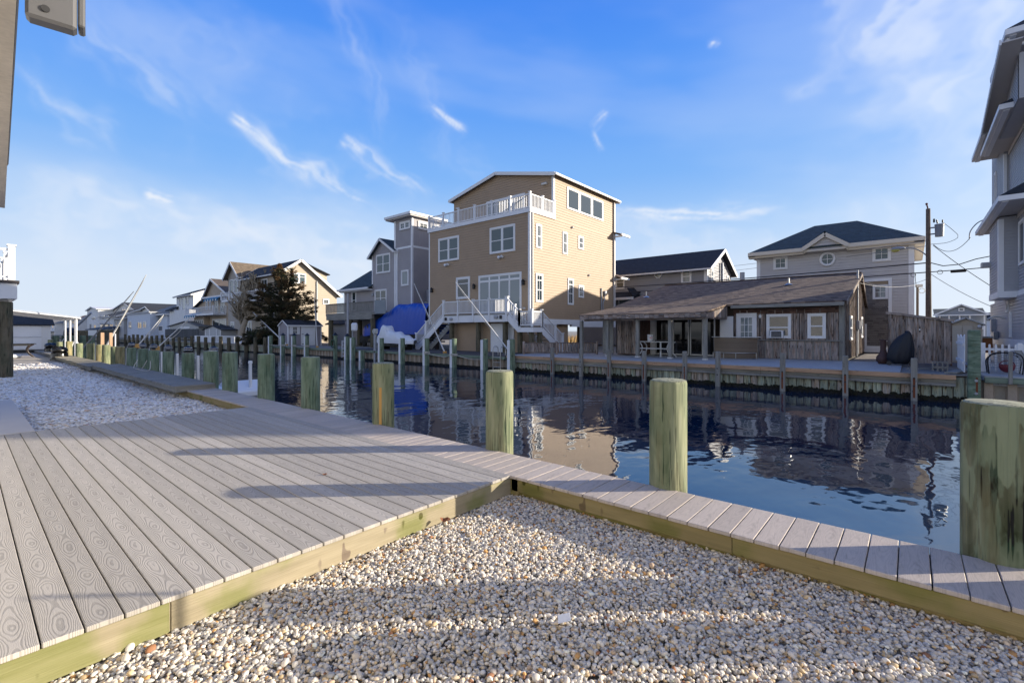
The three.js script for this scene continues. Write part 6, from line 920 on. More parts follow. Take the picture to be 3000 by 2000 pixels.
  const ac = thing('window_conditioner', 'small boxy window unit sticking out of the right grey house', 'air conditioner', [3.1, 4.9, -36.4]); part(ac, 'case', [CBX(0.4, 0.3, 0.34, 0.03, 3.1, 5.0, -36.3)], mat.whiteOld); part(ac, 'grille', [BX(2.96, 3.24, 4.9, 5.1, -36.13, -36.11)], mat.greyMetal); ac.scale.setScalar(0.83); ac.position.set(3.1 * 0.83, 0.238 + 4.9 * 0.83, -36.4 * 0.83);
  const n = thing('neighbour_house', 'next house of the far bank row, standing beyond the right edge', 'house', [17, 0, -32]); part(n, 'wall', BX(14.6, 19.2, 0, 11, -38, -27), mat.wallWhite); gable(n, 'z', 14.6, 19.2, 16.9, -27, -38, 11, 11, 12.6, mat.roofDark); win(n, 'z', -27, 1, 15.5, 17, 5, 7, { rail: 0.5 });
  const p = thing('orange_planter', 'orange brown planter box beyond the picket gate', 'planter', [2.5, 0, -30]); part(p, 'box', CBX(0.6, 0.7, 0.5, 0.03, 2.55, 0.75, -31), M([0.35, 0.14, 0.05], { rough: 0.7 })); part(p, 'rim', CBX(0.68, 0.08, 0.58, 0.02, 2.55, 1.12, -31), mat.whiteOld);
}
// ---------------------------------------------------------------- utility pole, lamp, wires
{
  const p = thing('utility_pole', 'tall wooden utility pole with grey transformer and street lamp arm', 'pole', [1.08, 0, -52]), x = 1.02, z = -50;
  part(p, 'shaft', rod([x + 0.04, -1.2, z], [x, 11.15, z], 0.21, 0.14, 12), poleWood); part(p, 'insulator', [rod([x, 11.1, z], [x - 0.08, 11.5, z], 0.05), new THREE.SphereGeometry(0.09, 8, 6).translate(x - 0.09, 11.55, z)], M([0.12, 0.03, 0.03]));
  part(p, 'transformer', [rod([x + 0.66, 8.85, z + 0.05], [x + 0.66, 9.75, z + 0.05], 0.26, 0.28, 20), rod([x + 0.66, 9.75, z + 0.05], [x + 0.66, 9.82, z + 0.05], 0.31, 0.29, 20), BX(x, x + 0.5, 9.55, 9.65, z, z + 0.08), BX(x, x + 0.5, 9.05, 9.15, z, z + 0.08)], M([0.2, 0.225, 0.26], { rough: 0.45 }));
  part(p, 'bushing', [rod([x + 0.55, 9.9, z], [x + 0.5, 10.2, z], 0.05), rod([x + 0.85, 9.9, z], [x + 0.85, 10.15, z], 0.05), CBX(0.12, 0.3, 0.12, 0.02, x + 0.35, 10.15, z)], mat.black);
  part(p, 'lamp_arm', tube([[x - 0.1, 7.45, z], [x - 0.4, 7.75, z + 0.2], [x - 0.9, 8.05, z + 0.4], [x - 1.5, 8.12, z + 0.6]], 0.045, 20, 8), mat.greyMetal); const l = part(p, 'lamp_head', new THREE.SphereGeometry(0.5, 16, 10).scale(1.0, 0.3, 0.4).rotateY(0.4).translate(x - 1.8, 8.1, z + 0.7), mat.greyMetal); part(l, 'lens', new THREE.SphereGeometry(0.28, 14, 8).scale(1, 0.5, 0.7).translate(x - 2.0, 7.95, z + 0.75), M([0.45, 0.42, 0.1], { rough: 0.2 }));
  part(p, 'splice_box', CBX(0.9, 0.22, 0.2, 0.04, x + 1.75, 6.05, z), mat.black); part(p, 'cable_coil', [new THREE.TorusGeometry(0.16, 0.018, 6, 18).translate(x + 0.7, 6.05, z), new THREE.TorusGeometry(0.15, 0.018, 6, 18).translate(x - 0.9, 5.95, z)], mat.wire);
  p.scale.setScalar(0.72); p.position.set(1.08 * 0.72, 0.392, -52 * 0.72); // it stands in the side yard, nearer than the hip roofed house
  const K = (q) => [q[0] * 0.72, 1.4 + (q[1] - 1.4) * 0.72, q[2] * 0.72];
  const wire = (label, pts, r, m = mat.wire) => single('overhead_wire', label, 'wire', tube(pts, r * 0.8, pts.length * 3, 5), m, 'overhead wires');
  wire('upper thick black cable running left from the utility pole', sag(K([x, 6.85, z]), [-44, 6.3, -43], 0.35), 0.045); wire('lower black cable running left from the utility pole', sag(K([x, 6.1, z]), [-44, 5.9, -43], 0.35), 0.04);
  wire('upper black cable running right from the utility pole', [[x, 6.9, z], [x + 1, 6.5, z], [x + 2, 6.6, z], [x + 3, 6.95, z], [x + 14, 7.3, z + 2]].map(K), 0.032); wire('lower black cable running right from the utility pole', sag(K([x, 6.1, z]), K([x + 14, 6.7, z + 2]), 0.1), 0.032);
  wire('drooping service wire from the pole to the right grey house eave', sag(K([x + 0.3, 8.3, z]), [2.28, 6.15, -33.2], 0.55), 0.018, mat.wire); wire('slanting guy wire falling right from the utility pole', sag(K([x + 0.3, 8.2, z]), K([6.5, 2.5, -46]), 0.2), 0.02, mat.wire);
  wire('thin slanting wire below the guy wire right of the pole', sag(K([x, 6.1, z]), K([6.5, 2.0, -47]), 0.3), 0.018, mat.wireGrey); wire('white service wire from the pole to the cottage gable', sag(K([x, 5.6, z]), [-2.4, 4.5, -34.9], 0.45), 0.016, mat.whiteOld); wire('second white wire from the hip roofed house corner to the cottage', sag([0.3, 4.4, -40], [-2.4, 4.3, -34.9], 0.2), 0.014, mat.whiteOld);
  wire('faint thin line high above the gabled house roof', sag(K([x, 8.6, z]), [-40, 11, -75], 0.3), 0.022, mat.wireGrey); wire('faint second line high above the gabled house roof', sag(K([x, 8.2, z]), [-40, 10.2, -75], 0.3), 0.022, mat.wireGrey);
  wire('drop wire looping from the transformer', [[x + 0.9, 9.9, z], [x + 1.4, 9.3, z], [x + 1.75, 8.7, z], [x + 1.2, 8.35, z], [x, 8.3, z]].map(K), 0.016); wire('thin wire falling from the cables to the hip roofed house wall', sag(K([x - 0.8, 6.1, z]), [0.3, 3.9, -40.2], 0.2), 0.02);
  const rear = thing('rear_pole', 'short slender pole with wire bundle at the corner of the hip roofed house', 'pole', [0.3, 0, -42]); part(rear, 'shaft', rod([0.32, 0, -42.5], [0.32, 4.6, -42.5], 0.08, 0.07), poleWood); part(rear, 'bracket', [CBX(0.4, 0.2, 0.2, 0.03, 0.4, 4.5, -42.4), new THREE.TorusGeometry(0.16, 0.02, 6, 14).translate(0.55, 4.15, -42.3)], mat.whiteOld);
}
// ---------------------------------------------------------------- houses along the far bank, left
function house(name, label, o) {
  const { x0, x1, zf, zb, e, r } = o, y0 = -0.12, h = thing(name, label, 'house', [(x0 + x1) / 2, 0, (zf + zb) / 2], 'houses along the far bank'), mid = (x0 + x1) / 2, zm = o.zm ?? (zf + zb) / 2, W = o.wall ?? mat.wallWhite, R = o.roof ?? mat.roofDark, sd = o.pitch;
  const front = o.type === 'z' ? [[x0, y0], [x1, y0], [x1, e], [o.xm ?? mid, r], [x0, e]] : [[x0, y0], [x1, y0], [x1, e], [x0, e]], side = o.type === 'x' ? [[zb, y0], [zf, y0], [zf, e], [zm, r], [zb, o.eb ?? e]] : [[zb, y0], [zf, y0], [zf, e], [zb, e]];
  const body = o.type === 'x' ? prism(side, 'x', x1 - 0.002, -(x1 - x0)) : prism(front, 'z', zf - 0.002, zb - zf);
  part(h, 'wall', [body, ...(sd ? [siding(front, 'z', zf, 1, sd), siding(side, 'x', x1, 1, sd)] : [])], W);
  if (o.type === 'z') gable(h, 'z', x0, x1, o.xm ?? mid, zf, zb, e, e, r, R, { over: o.over ?? 0.5, fascia: 0.3 });
  else if (o.type === 'x') gable(h, 'x', zb, zf, zm, x0, x1, o.eb ?? e, e, r, R, { over: o.over ?? 0.5, fascia: 0.3 });
  else if (o.type === 'hip') { const q = 0.6, i = Math.min((x1 - x0) / 2.4, 4), a = [x0 + i, r, zm], b = [x1 - i, r, zm]; part(h, 'roof', [slab([[x0 - q, e, zf + q], [x1 + q, e, zf + q], b, a], 0.15), slab([[x1 + q, e, zf + q], [x1 + q, e, zb - q], b], 0.15), slab([[x0 - q, e, zb - q], [x1 + q, e, zb - q], b, a], 0.15), slab([[x0 - q, e, zf + q], [x0 - q, e, zb - q], a], 0.15)], R); part(h, 'fascia', [BX(x0 - q, x1 + q, e - 0.3, e - 0.02, zf + q - 0.05, zf + q), BX(x1 + q - 0.05, x1 + q, e - 0.3, e - 0.02, zb - q, zf + q)], mat.trim); }
  else part(h, 'roof', [BX(x0 - 0.3, x1 + 0.3, e, e + 0.25, zb - 0.3, zf + 0.3)], R);
  for (const [a, b, c, d, w] of o.win ?? []) win(h, 'z', zf, 1, a, b, c, d, { c: 0.16, d: 0.08, sash: 0, ...(w ?? {}) });
  for (const [a, b, c, d, w] of o.swin ?? []) win(h, 'x', x1, 1, a, b, c, d, { c: 0.16, d: 0.08, sash: 0, ...(w ?? {}) });
  return h;
}
const balcony = (h, x0, x1, z, y, d, m = mat.white, hh = 1) => { part(h, 'balcony_floor', BX(x0, x1, y - 0.3, y, z, z + d), m); railing(h, [[x0, y, z], [x0, y, z + d], [x1, y, z + d], [x1, y, z]], hh, { mat: m, pitch: 0.3, pw: 0.18 }); };
{
  // beige house with dark gable, behind the conifer
  const h = house('beige_gable_house', 'beige sided house with dark saltbox gable behind the dark conifer', { x0: -72.6, x1: -60, zf: -26, zb: -33.4, zm: -28.3, e: 8.9, eb: 6.5, r: 10.5, type: 'x', wall: mat.beige, pitch: 0.26, win: [[-63.2, -62, 3, 5.5], [-66, -64, 6.2, 8.3, { v: 1 }], [-70.5, -68.5, 6.2, 8.3, { v: 1 }], [-66, -64.4, 0.6, 2.6], [-71, -69, 0.6, 2.8, { v: 1 }]], swin: [[-27.3, -29.1, 7.52, 8.85, { v: 1, vw: 0.2, pane: mat.glassTeal, rail: 0.7 }], [-31.4, -32.3, 5.0, 5.75, { grid: [2, 2] }]] });
  part(h, 'shed_dormer', [prism([[-28.6, 10.0], [-32.3, 7.4], [-32.3, 9.1], [-28.6, 10.5]], 'x', -60.6, -9)], mat.beige); part(h, 'dormer_roof', slab([[-60.2, 9.1, -32.6], [-70, 9.1, -32.6], [-70, 10.6, -28.5], [-60.2, 10.6, -28.5]], 0.12), mat.roofDark); part(h, 'downpipe', BX(-59.95, -59.83, 0, 8, -30.6, -30.5), mat.greyMetal);
  part(h, 'corner_trim', BX(-60.3, -59.95, 0, 8.9, -26.2, -25.95), mat.trim); balcony(h, -71.5, -63.5, -26, 5.6, 1.6);
  // tall narrow gable with brown roof
  const g = house('brown_roof_house', 'tall beige house with narrow front gable and sunlit brown roof', { x0: -78, x1: -73.2, zf: -26, zb: -38, e: 9.5, r: 11.4, type: 'z', over: 0.6, wall: M([0.4, 0.36, 0.31], { map: tSoft }), roof: mat.roofBrown, win: [[-77.2, -75.7, 6.6, 9.0, { pane: mat.glassTeal }], [-75.4, -74, 6.6, 9.0, { pane: mat.glassTeal }], [-74.6, -73.8, 3.6, 5.6], [-77, -75.4, 0.6, 2.8, { v: 1, pane: mat.glassPale }]] }); balcony(g, -76.5, -73.4, -26, 5.9, 1.4);
}
{
  // stucco house with awnings
  const h = house('stucco_house', 'tan stucco house with steep front gable striped blue awnings and white balcony', { x0: -91.6, x1: -79.9, zf: -27, zb: -37, e: 6.95, r: 9.9, xm: -87.6, type: 'z', over: 0.5, wall: mat.stucco, roof: M([0.13, 0.1, 0.08], { map: tShingle, rough: 0.95 }), win: [[-91.1, -90.3, 5, 6.4], [-89.3, -88.6, 5, 6.4], [-86.9, -85.2, 4.3, 6.5, { v: 1, pane: mat.glassTeal }], [-84.2, -82.4, 4.3, 6.5, { v: 1, pane: mat.glassTeal }]] });
  win(h, 'z', -27, 1, -88.0, -81.7, 0.9, 3.4, { name: 'sliding_door', v: 1, c: 0.2, pane: mat.glass });
  part(h, 'side_wing', [prism([[-97, -0.1], [-91.4, -0.1], [-91.4, 7], [-97, 5.4]], 'z', -27.1, -9)], mat.stucco); part(h, 'wing_roof', slab([[-97.6, 5.4, -26.6], [-91.2, 7.15, -26.6], [-91.2, 7.15, -36.4], [-97.6, 5.4, -36.4]], 0.18), mat.roofDark);
  part(h, 'pediment_band', BX(-91.9, -79.6, 6.85, 7.1, -26.95, -26.4), mat.trim); part(h, 'downpipe', BX(-79.95, -79.75, 0, 7, -26.95, -26.8), mat.greyMetal);
  balcony(h, -95.4, -81.8, -27, 4.25, 1.8); part(h, 'arch_bay', [BX(-94.6, -89.4, -0.1, 3.9, -27.1, -26.2)], mat.stucco);
  for (let i = 0; i < 5; i++) { const x = -94.1 + i * 0.98, f = part(h, 'arched_window', [BX(x - 0.42, x - 0.34, 1.5, 3.0, -26.2, -26.1), BX(x + 0.34, x + 0.42, 1.5, 3.0, -26.2, -26.1), BX(x - 0.34, x + 0.34, 1.5, 1.58, -26.2, -26.1), BX(x - 0.34, x + 0.34, 2.3, 2.36, -26.2, -26.1), new THREE.TorusGeometry(0.38, 0.05, 6, 14, Math.PI).translate(x, 3.0, -26.15)], mat.white); part(f, 'pane', [BX(x - 0.34, x + 0.34, 1.58, 3.0, -26.2, -26.17), new THREE.CircleGeometry(0.35, 14, 0, Math.PI).translate(x, 3.0, -26.165)], mat.glass); }
  const aw = (x0, x1, y, z) => { const a = part(h, 'awning', slab([[x0, y, z + 1.2], [x1, y, z + 1.2], [x1, y + 0.55, z], [x0, y + 0.55, z]], 0.05), mat.awning); for (let x = x0; x < x1 - 0.1; x += 0.6) part(a, 'valance_stripe', BX(x, x + 0.3, y - 0.35, y - 0.05, z + 1.15, z + 1.2), Math.round((x - x0) / 0.6) % 2 ? mat.white : mat.awning); };
  aw(-88.4, -82.2, 6.55, -27); aw(-95.6, -90, 4.0, -26.2);
  const s = thing('small_shed', 'little grey shed with white trim in front of the stucco house', 'shed', [-78, 0, -24.5]); part(s, 'wall', prism([[-81.6, 0.1], [-74.8, 0.1], [-74.8, 1.75], [-78, 2.15], [-81.6, 1.7]], 'z', -24, -2.4), mat.wallGrey); part(s, 'roof', [slab([[-82.4, 1.65, -23.8], [-78, 2.25, -23.8], [-78, 2.25, -26.6], [-82.4, 1.65, -26.6]], 0.08), slab([[-74.2, 1.65, -23.8], [-78, 2.25, -23.8], [-78, 2.25, -26.6], [-74.2, 1.65, -26.6]], 0.08)], mat.roofDark); for (const x of [-81.2, -79.4, -76.5, -74.9]) part(s, 'trim_board', BX(x - 0.12, x + 0.12, 0.1, 1.7, -24, -23.94), mat.white); part(s, 'door', BX(-79.2, -76.7, 0.2, 1.65, -24, -23.96), mat.wallGrey);
}
{
  const f = thing('dark_fence', 'dark grey board fence on the far bank left of the small shed', 'fence', [-93, 0, -24]); for (let x = -103; x < -84.5; x += 0.62) part(f, 'board', BX(x, x + 0.52, 0.3, 1.78 + rr(-0.03, 0.03), -24.05, -24), pick([M([0.05, 0.055, 0.06]), M([0.065, 0.07, 0.08])]));
  part(f, 'rail', BX(-103, -84.4, 1.2, 1.3, -24.12, -24.06), mat.black);
  const w = thing('white_fence', 'long white vinyl fence along the far bulkhead left of the conifer', 'fence', [-72, 0, -22]); for (let x = -79.2; x < -71.6; x += 1.5) part(w, 'panel', BX(x, x + 1.42, -0.1, 0.78, -22.05, -22), mat.white); for (let x = -71.6; x < -61.5; x += 0.34) part(w, 'picket', BX(x, x + 0.17, -0.1, 0.72, -22.04, -22), mat.white); part(w, 'rail', [BX(-71.6, -61.5, 0.72, 0.8, -22.08, -21.97), BX(-71.6, -61.5, -0.1, 0.02, -22.08, -21.97)], mat.white);
  const g = thing('boat_shed', 'low pale gabled outbuilding with white door behind the dark fence', 'shed', [-96, 0, -26]); part(g, 'wall', prism([[-104, 0], [-88, 0], [-88, 2.25], [-94.6, 3.0], [-104, 2.3]], 'z', -25, -3), mat.wallGrey); part(g, 'roof', [slab([[-105, 2.3, -24.7], [-94.6, 3.15, -24.7], [-94.6, 3.15, -28.4], [-105, 2.3, -28.4]], 0.1), slab([[-87.2, 2.2, -24.7], [-94.6, 3.15, -24.7], [-94.6, 3.15, -28.4], [-87.2, 2.2, -28.4]], 0.1)], mat.roofGrey); part(g, 'door', BX(-97.5, -92.5, 0.2, 2.2, -25, -24.93), mat.white);
}
{
  const h = house('white_dormer_house', 'white three storey house with sloping dark roof left of the stucco house', { x0: -112, x1: -101.5, zf: -28, zb: -40, zm: -33, e: 8.3, eb: 7.2, r: 10.2, type: 'x', wall: mat.wallWhite, win: [[-109.9, -108.9, 6.3, 8.0], [-105.7, -104.1, 6.4, 8.1], [-107.9, -106, 4.8, 8.0, { pane: mat.glassPale }], [-110.4, -108.6, 3.4, 5.0], [-106.2, -105.1, 3.3, 5.2], [-103.1, -102.2, 3.9, 5.2], [-108.4, -106.8, 2.4, 5.0]] });
  part(h, 'lower_wing', BX(-113.5, -101, -0.1, 5.5, -28.2, -27.2), mat.wallWhite); part(h, 'wing_roof', slab([[-114.3, 5.5, -26.6], [-110.5, 5.5, -26.6], [-110.5, 6.3, -28], [-114.3, 6.3, -28]], 0.15), mat.roofDark);
  house('grey_hip_house', 'white house with broad grey hipped roof and bright sunlit corner', { x0: -136, x1: -118.5, zf: -28, zb: -44, zm: -35, e: 5.1, r: 8.6, type: 'hip', wall: mat.paleBlue, roof: mat.roofGrey, win: [[-134.2, -132.5, 3.3, 4.8], [-130.5, -128.7, 3.3, 4.8], [-125.8, -122.8, 3.4, 5, { v: 1 }], [-129.5, -127.8, 0.8, 2.6], [-125, -121.8, 1.4, 2.6]] });
  house('pale_flat_house', 'pale blue house with grey upper box and dark windows left of the hipped roof', { x0: -146.5, x1: -125, zf: -26.5, zb: -36, e: 5.4, r: 6, type: 'flat', wall: mat.paleBlue, roof: mat.wallGrey, win: [[-136, -132.2, 2, 3.6, { v: 1 }], [-131, -128.2, 2.1, 3.6, { v: 1 }], [-145, -142, 2, 3.8, { v: 1, pane: mat.glassPale }]] });
  house('pale_gable_house', 'distant house with pale gable behind the flat topped pale house', { x0: -172, x1: -148, zf: -32, zb: -44, e: 6.0, r: 7.8, xm: -154, type: 'z', wall: mat.wallWhite });
  const d = house('balcony_house', 'distant white house with brown roof bay windows and balcony', { x0: -187, x1: -160, zf: -27, zb: -37, e: 5.5, r: 7.4, type: 'x', wall: mat.wallWhite, roof: mat.roofBrown, win: [[-182, -178, 4.6, 6.0, { v: 2, pane: mat.glassTeal }], [-176, -172, 4.4, 5.8, { v: 2, pane: mat.glassTeal }], [-184, -180, 2, 3.4, { v: 1 }], [-177, -172.5, 2, 3.4, { v: 2 }], [-170, -166, 2, 3.5, { v: 1 }]] }); balcony(d, -182, -171, -27, 3.7, 2.2);
  const b = house('canopy_house', 'distant grey brown house with dark navy canopy over its dock', { x0: -159, x1: -147.5, zf: -26, zb: -34, e: 4.6, r: 5.8, type: 'x', wall: mat.wallGrey, roof: mat.roofDark, win: [[-157, -155, 2.6, 4], [-152, -150, 2.6, 4]] }); part(b, 'canopy', slab([[-176, 1.9, -22.5], [-150, 1.9, -22.5], [-152, 2.7, -26], [-174, 2.7, -26]], 0.2), M([0.015, 0.03, 0.06]));
  house('white_tower_house', 'far tall white three storey house at the left of the bank', { x0: -222, x1: -202, zf: -29, zb: -42, e: 8.6, r: 9.6, type: 'z', wall: mat.wallWhite, roof: mat.wallWhite, win: [[-218, -215, 6.4, 8.2, { v: 1 }], [-213, -210, 4.6, 6.2], [-217, -213, 1.8, 4, { v: 2 }], [-210, -206, 4.9, 6.4], [-209, -205, 2, 3.6, { v: 1 }]] });
  house('white_gable_house', 'far white house with wide low gable and single small window', { x0: -214, x1: -170, zf: -33, zb: -48, e: 7.2, r: 10.2, xm: -186, type: 'z', wall: M([0.72, 0.68, 0.6]), win: [[-190, -184, 7.6, 8.8, { v: 1 }]] });
  house('red_roof_house', 'far low house with long reddish brown roof left of the white tower house', { x0: -262, x1: -226, zf: -27, zb: -42, e: 5.6, r: 8.2, type: 'x', wall: mat.wallWhite, roof: mat.roofRed, win: [[-246, -242, 4, 5.2, { v: 1 }], [-238, -234, 4, 5.2, { v: 1 }], [-236, -229, 1, 3.2, { v: 2 }]] });
  const p = house('stilt_house', 'far white house on stilts with balcony seen past the white shed', { x0: -283, x1: -262, zf: -24.5, zb: -36, e: 4.6, r: 6.4, type: 'z', wall: mat.wallWhite, roof: mat.roofGrey, win: [[-279, -274, 2.6, 4.2, { v: 1 }], [-270, -266, 2.6, 4.2, { v: 1 }]] }); balcony(p, -282, -264, -24.5, 1.6, 2.5);
  for (let i = 0; i < 6; i++) { const x = -330 - i * 34; house('distant_house', `very distant pale house low on the horizon at far left, ${ORD[i]} from the right`, { x0: x - 24, x1: x, zf: -20 + i * 14, zb: -40 + i * 14, e: 5 + (i % 3), r: 8 + (i % 3), type: i % 2 ? 'x' : 'z', wall: i % 2 ? mat.beige : mat.wallWhite, roof: i % 3 ? mat.roofGrey : mat.roofBrown }); }
  const m = thing('chimney_house', 'small distant grey house with white chimney between conifer house and grey deck', 'house', [-60, 0, -50]); part(m, 'wall', [BX(-76, -66, -0.1, 4.8, -58, -50)], mat.blueGrey); part(m, 'roof', [slab([[-76.5, 4.7, -49.5], [-65.5, 4.7, -49.5], [-65.5, 7.0, -54], [-76.5, 7.0, -54]], 0.15)], mat.roofDark); part(m, 'chimney', [BX(-72.4, -71.3, 4.5, 8.3, -52.5, -51.6)], mat.white); part(m, 'dormer', prism([[-69.5, 5], [-67, 5], [-67, 6.6], [-68.2, 7.9], [-69.5, 6.6]], 'z', -49.8, -2), mat.blueGrey);
}
// ---------------------------------------------------------------- conifer and bare tree
{
  const t = thing('conifer', 'large dark evergreen with brown tips hanging over the bulkhead by the shed', 'tree', [-54.3, -0.1, -23.4]);
  const tx = -54.3, tz = -23.4, T = [rod([tx, -0.3, tz], [tx + 0.1, 4.2, tz], 0.34, 0.22, 10), rod([tx + 0.1, 4.2, tz], [tx - 0.2, 8.4, tz], 0.22, 0.05, 8), rod([tx + 0.1, 2.6, tz], [tx + 2.1, 7.9, tz - 0.4], 0.16, 0.04, 7)];
  const limbs = [];
  const spots = []; // [x, y, z, size, brownness]
  for (let i = 0; i < 120; i++) {
    const y = 0.9 + 7.4 * Math.pow(i / 120, 0.92), a = i * 2.39996 + rr(-0.4, 0.4), f = y / 8.6, second = i % 4 === 3 && y > 2.5;
    let L = (second ? 2.4 : 4.3) * Math.pow(Math.max(0.03, 1 - f), 0.72) * rr(0.72, 1.12) + 0.25; if (y < 2.4 && Math.cos(a) < -0.1) L *= 1.25; if (y < 1.6) L *= 0.85; L *= 1 + 0.42 * Math.max(0, Math.cos(a) * CY - Math.sin(a) * SY) * (1 - 0.5 * f);
    const ox = second ? tx + 0.1 + 2.0 * (y - 2.6) / 5.3 : tx, dx = Math.cos(a), dz = Math.sin(a), rise = rr(0.05, 0.4) * (f > 0.25 ? 1 : 0.1), droop = y < 2 ? 0.3 : 0.05, P = [];
    for (let k = 0; k <= 4; k++) { const q = k / 4; P.push([ox + dx * L * q, y + L * (rise * q - droop * q * q) + (q > 0.8 ? 0.08 : 0), tz + dz * L * q]); }
    limbs.push(tube(P, 0.03 + 0.03 * (1 - f), 5, 4));
    const n = Math.ceil(L * 14);
    for (let k = 0; k < n; k++) { const q = Math.pow(rnd(), 0.55) * 1.03, w = 0.2 * L * (1.1 - q) + 0.14, j = Math.min(3, Math.floor(q * 4)), u = q * 4 - j; const b = [0, 1, 2].map((c) => mixn(P[j][c], P[j + 1][c], Math.min(1.1, u))); spots.push([b[0] + rr(-w, w), b[1] + rr(-0.16, 0.22), b[2] + rr(-w, w), rr(0.22, 0.42) * (0.75 + 0.35 * (1 - f)), sst(0.55, 1.0, q) * (0.15 + 0.85 * f) * rr(0.2, 1) + (dx > 0 ? 0.12 : 0)]); }
  }
  for (let k = 0; k < 420; k++) { const y = rr(7.2, 9.0), r = 0.55 * (9.2 - y) * 0.55; spots.push([tx - 0.2 + rr(-r, r), y, tz + rr(-r, r), rr(0.2, 0.34), sst(7.9, 8.7, y)]); }
  for (let k = 0; k < 160; k++) { const y = rr(6.6, 8.2), r = 0.4 * (8.5 - y) * 0.5; spots.push([tx + 2.0 + rr(-r, r), y, tz - 0.4 + rr(-r, r), rr(0.18, 0.3), sst(7.2, 8, y)]); }
  for (let k = 0; k < 1500; k++) { const a = rr(2.2, 4.6), r = Math.sqrt(rnd()) * 4.6; spots.push([tx + Math.cos(a) * r * 1.15 - 0.6, rr(-0.1, 2.0) * (1 - r / 7), tz + 0.6 + Math.sin(a) * r * 0.35, rr(0.25, 0.45), 0]); }
  part(t, 'trunk', T, mat.barkDark); part(t, 'limbs', limbs, mat.barkDark);
  const P = []; for (let i = 0; i < 26; i++) { const d = V(rr(-1, 1), rr(-0.5, 1.1), rr(-1, 1)).normalize(), s = V(rr(-1, 1), rr(-1, 1), rr(-1, 1)).cross(d).normalize().multiplyScalar(0.075), e = d.clone().multiplyScalar(rr(0.6, 1)), o = d.clone().multiplyScalar(0.05); P.push(o.x - s.x, o.y - s.y, o.z - s.z, o.x + s.x, o.y + s.y, o.z + s.z, e.x, e.y, e.z); }
  const tuft = tris(P), im = new THREE.InstancedMesh(tuft, M([1, 1, 1], { rough: 0.85, side: THREE.DoubleSide }), spots.length), m4 = new THREE.Matrix4(), q = new THREE.Quaternion();
  spots.forEach(([x, y, z, s, b], i) => { q.setFromEuler(new THREE.Euler(rr(-0.5, 0.5), rnd() * 6.28, rr(-0.5, 0.5))); im.setMatrixAt(i, m4.compose(V(x - tx, y + 0.1, z - tz), q, V(s, s * 0.8, s))); const g = rr(0.7, 1.25); im.setColorAt(i, new THREE.Color().setRGB(mixn(0.03, 0.17, b) * g, mixn(0.045, 0.08, b) * g, mixn(0.02, 0.025, b) * g)); });
  im.name = 'crown'; im.castShadow = im.receiveShadow = true; im.userData.kind = 'stuff'; t.add(im);
}
function bareTree(name, label, x, y, z, h, spread, lean) {
  const t = thing(name, label, 'tree', [x, y, z]), G = [], tw = [];
  const grow = (p, d, L, r, n) => {
    const pts = [p.clone()]; let q = p.clone(), e = d.clone(); for (let k = 0; k < 4; k++) { e.add(V(rr(-0.22, 0.22), rr(-0.08, 0.2), rr(-0.22, 0.22))).normalize(); q = q.clone().addScaledVector(e, L / 4); pts.push(q); }
    const g = new THREE.TubeGeometry(new THREE.CatmullRomCurve3(pts), 6, 1, n > 2 ? 7 : 4), a = g.attributes.position, rad = n > 2 ? 8 : 5, nn = n > 2 ? 7 : 4;
    const c = new THREE.CatmullRomCurve3(pts); for (let i = 0; i <= 6; i++) { const m = c.getPointAt(i / 6), k = mixn(r, r * 0.7, i / 6); for (let j = 0; j <= nn; j++) { const id = i * (nn + 1) + j; a.setXYZ(id, m.x + (a.getX(id) - m.x) * k, m.y + (a.getY(id) - m.y) * k, m.z + (a.getZ(id) - m.z) * k); } }
    (n > 1 ? G : tw).push(g); if (n === 0) return;
    const kids = n > 3 ? 5 : n > 1 ? 4 : 3; for (let i = 0; i < kids; i++) { const f = i === 0 ? 4 : 1 + Math.floor(rnd() * 3.4), o = pts[f], dir = e.clone().multiplyScalar(i === 0 ? 1.2 : 0.5).add(V(rr(-1, 1) * spread, rr(0.1, 0.9), rr(-1, 1) * spread)).normalize(); grow(o, dir, L * rr(0.55, 0.8), r * (i === 0 ? 0.74 : 0.64), n - 1); }
  };
  grow(V(x, y, z), V(lean, 1, 0).normalize(), h * 0.3, h * 0.042, 5);
  part(t, 'trunk', G, mat.bark); part(t, 'twigs', tw, mat.bark);
}
seed = 4711;
bareTree('bare_tree', 'leafless pale tree with crooked branches standing left of the conifer', -66.7, -0.1, -23.6, 10.5, 1.0, -0.05);
// reeds and scrub seen under the tan house
{
  const P = [], C = []; for (let i = 0; i < 2600; i++) { const x = rr(-46, -14), z = rr(-62, -46), h = rr(0.5, 1.15), a = rnd() * 6.3, w = 0.05; P.push(x - Math.cos(a) * w, -0.14, z - Math.sin(a) * w, x + Math.cos(a) * w, -0.14, z + Math.sin(a) * w, x + rr(-0.2, 0.2), h, z + rr(-0.2, 0.2)); }
  single('dry_reeds', 'golden dry reeds seen beneath the tan house', 'reeds', tris(P), M([0.42, 0.27, 0.1], { rough: 0.9, side: THREE.DoubleSide }), null, 'stuff');
}
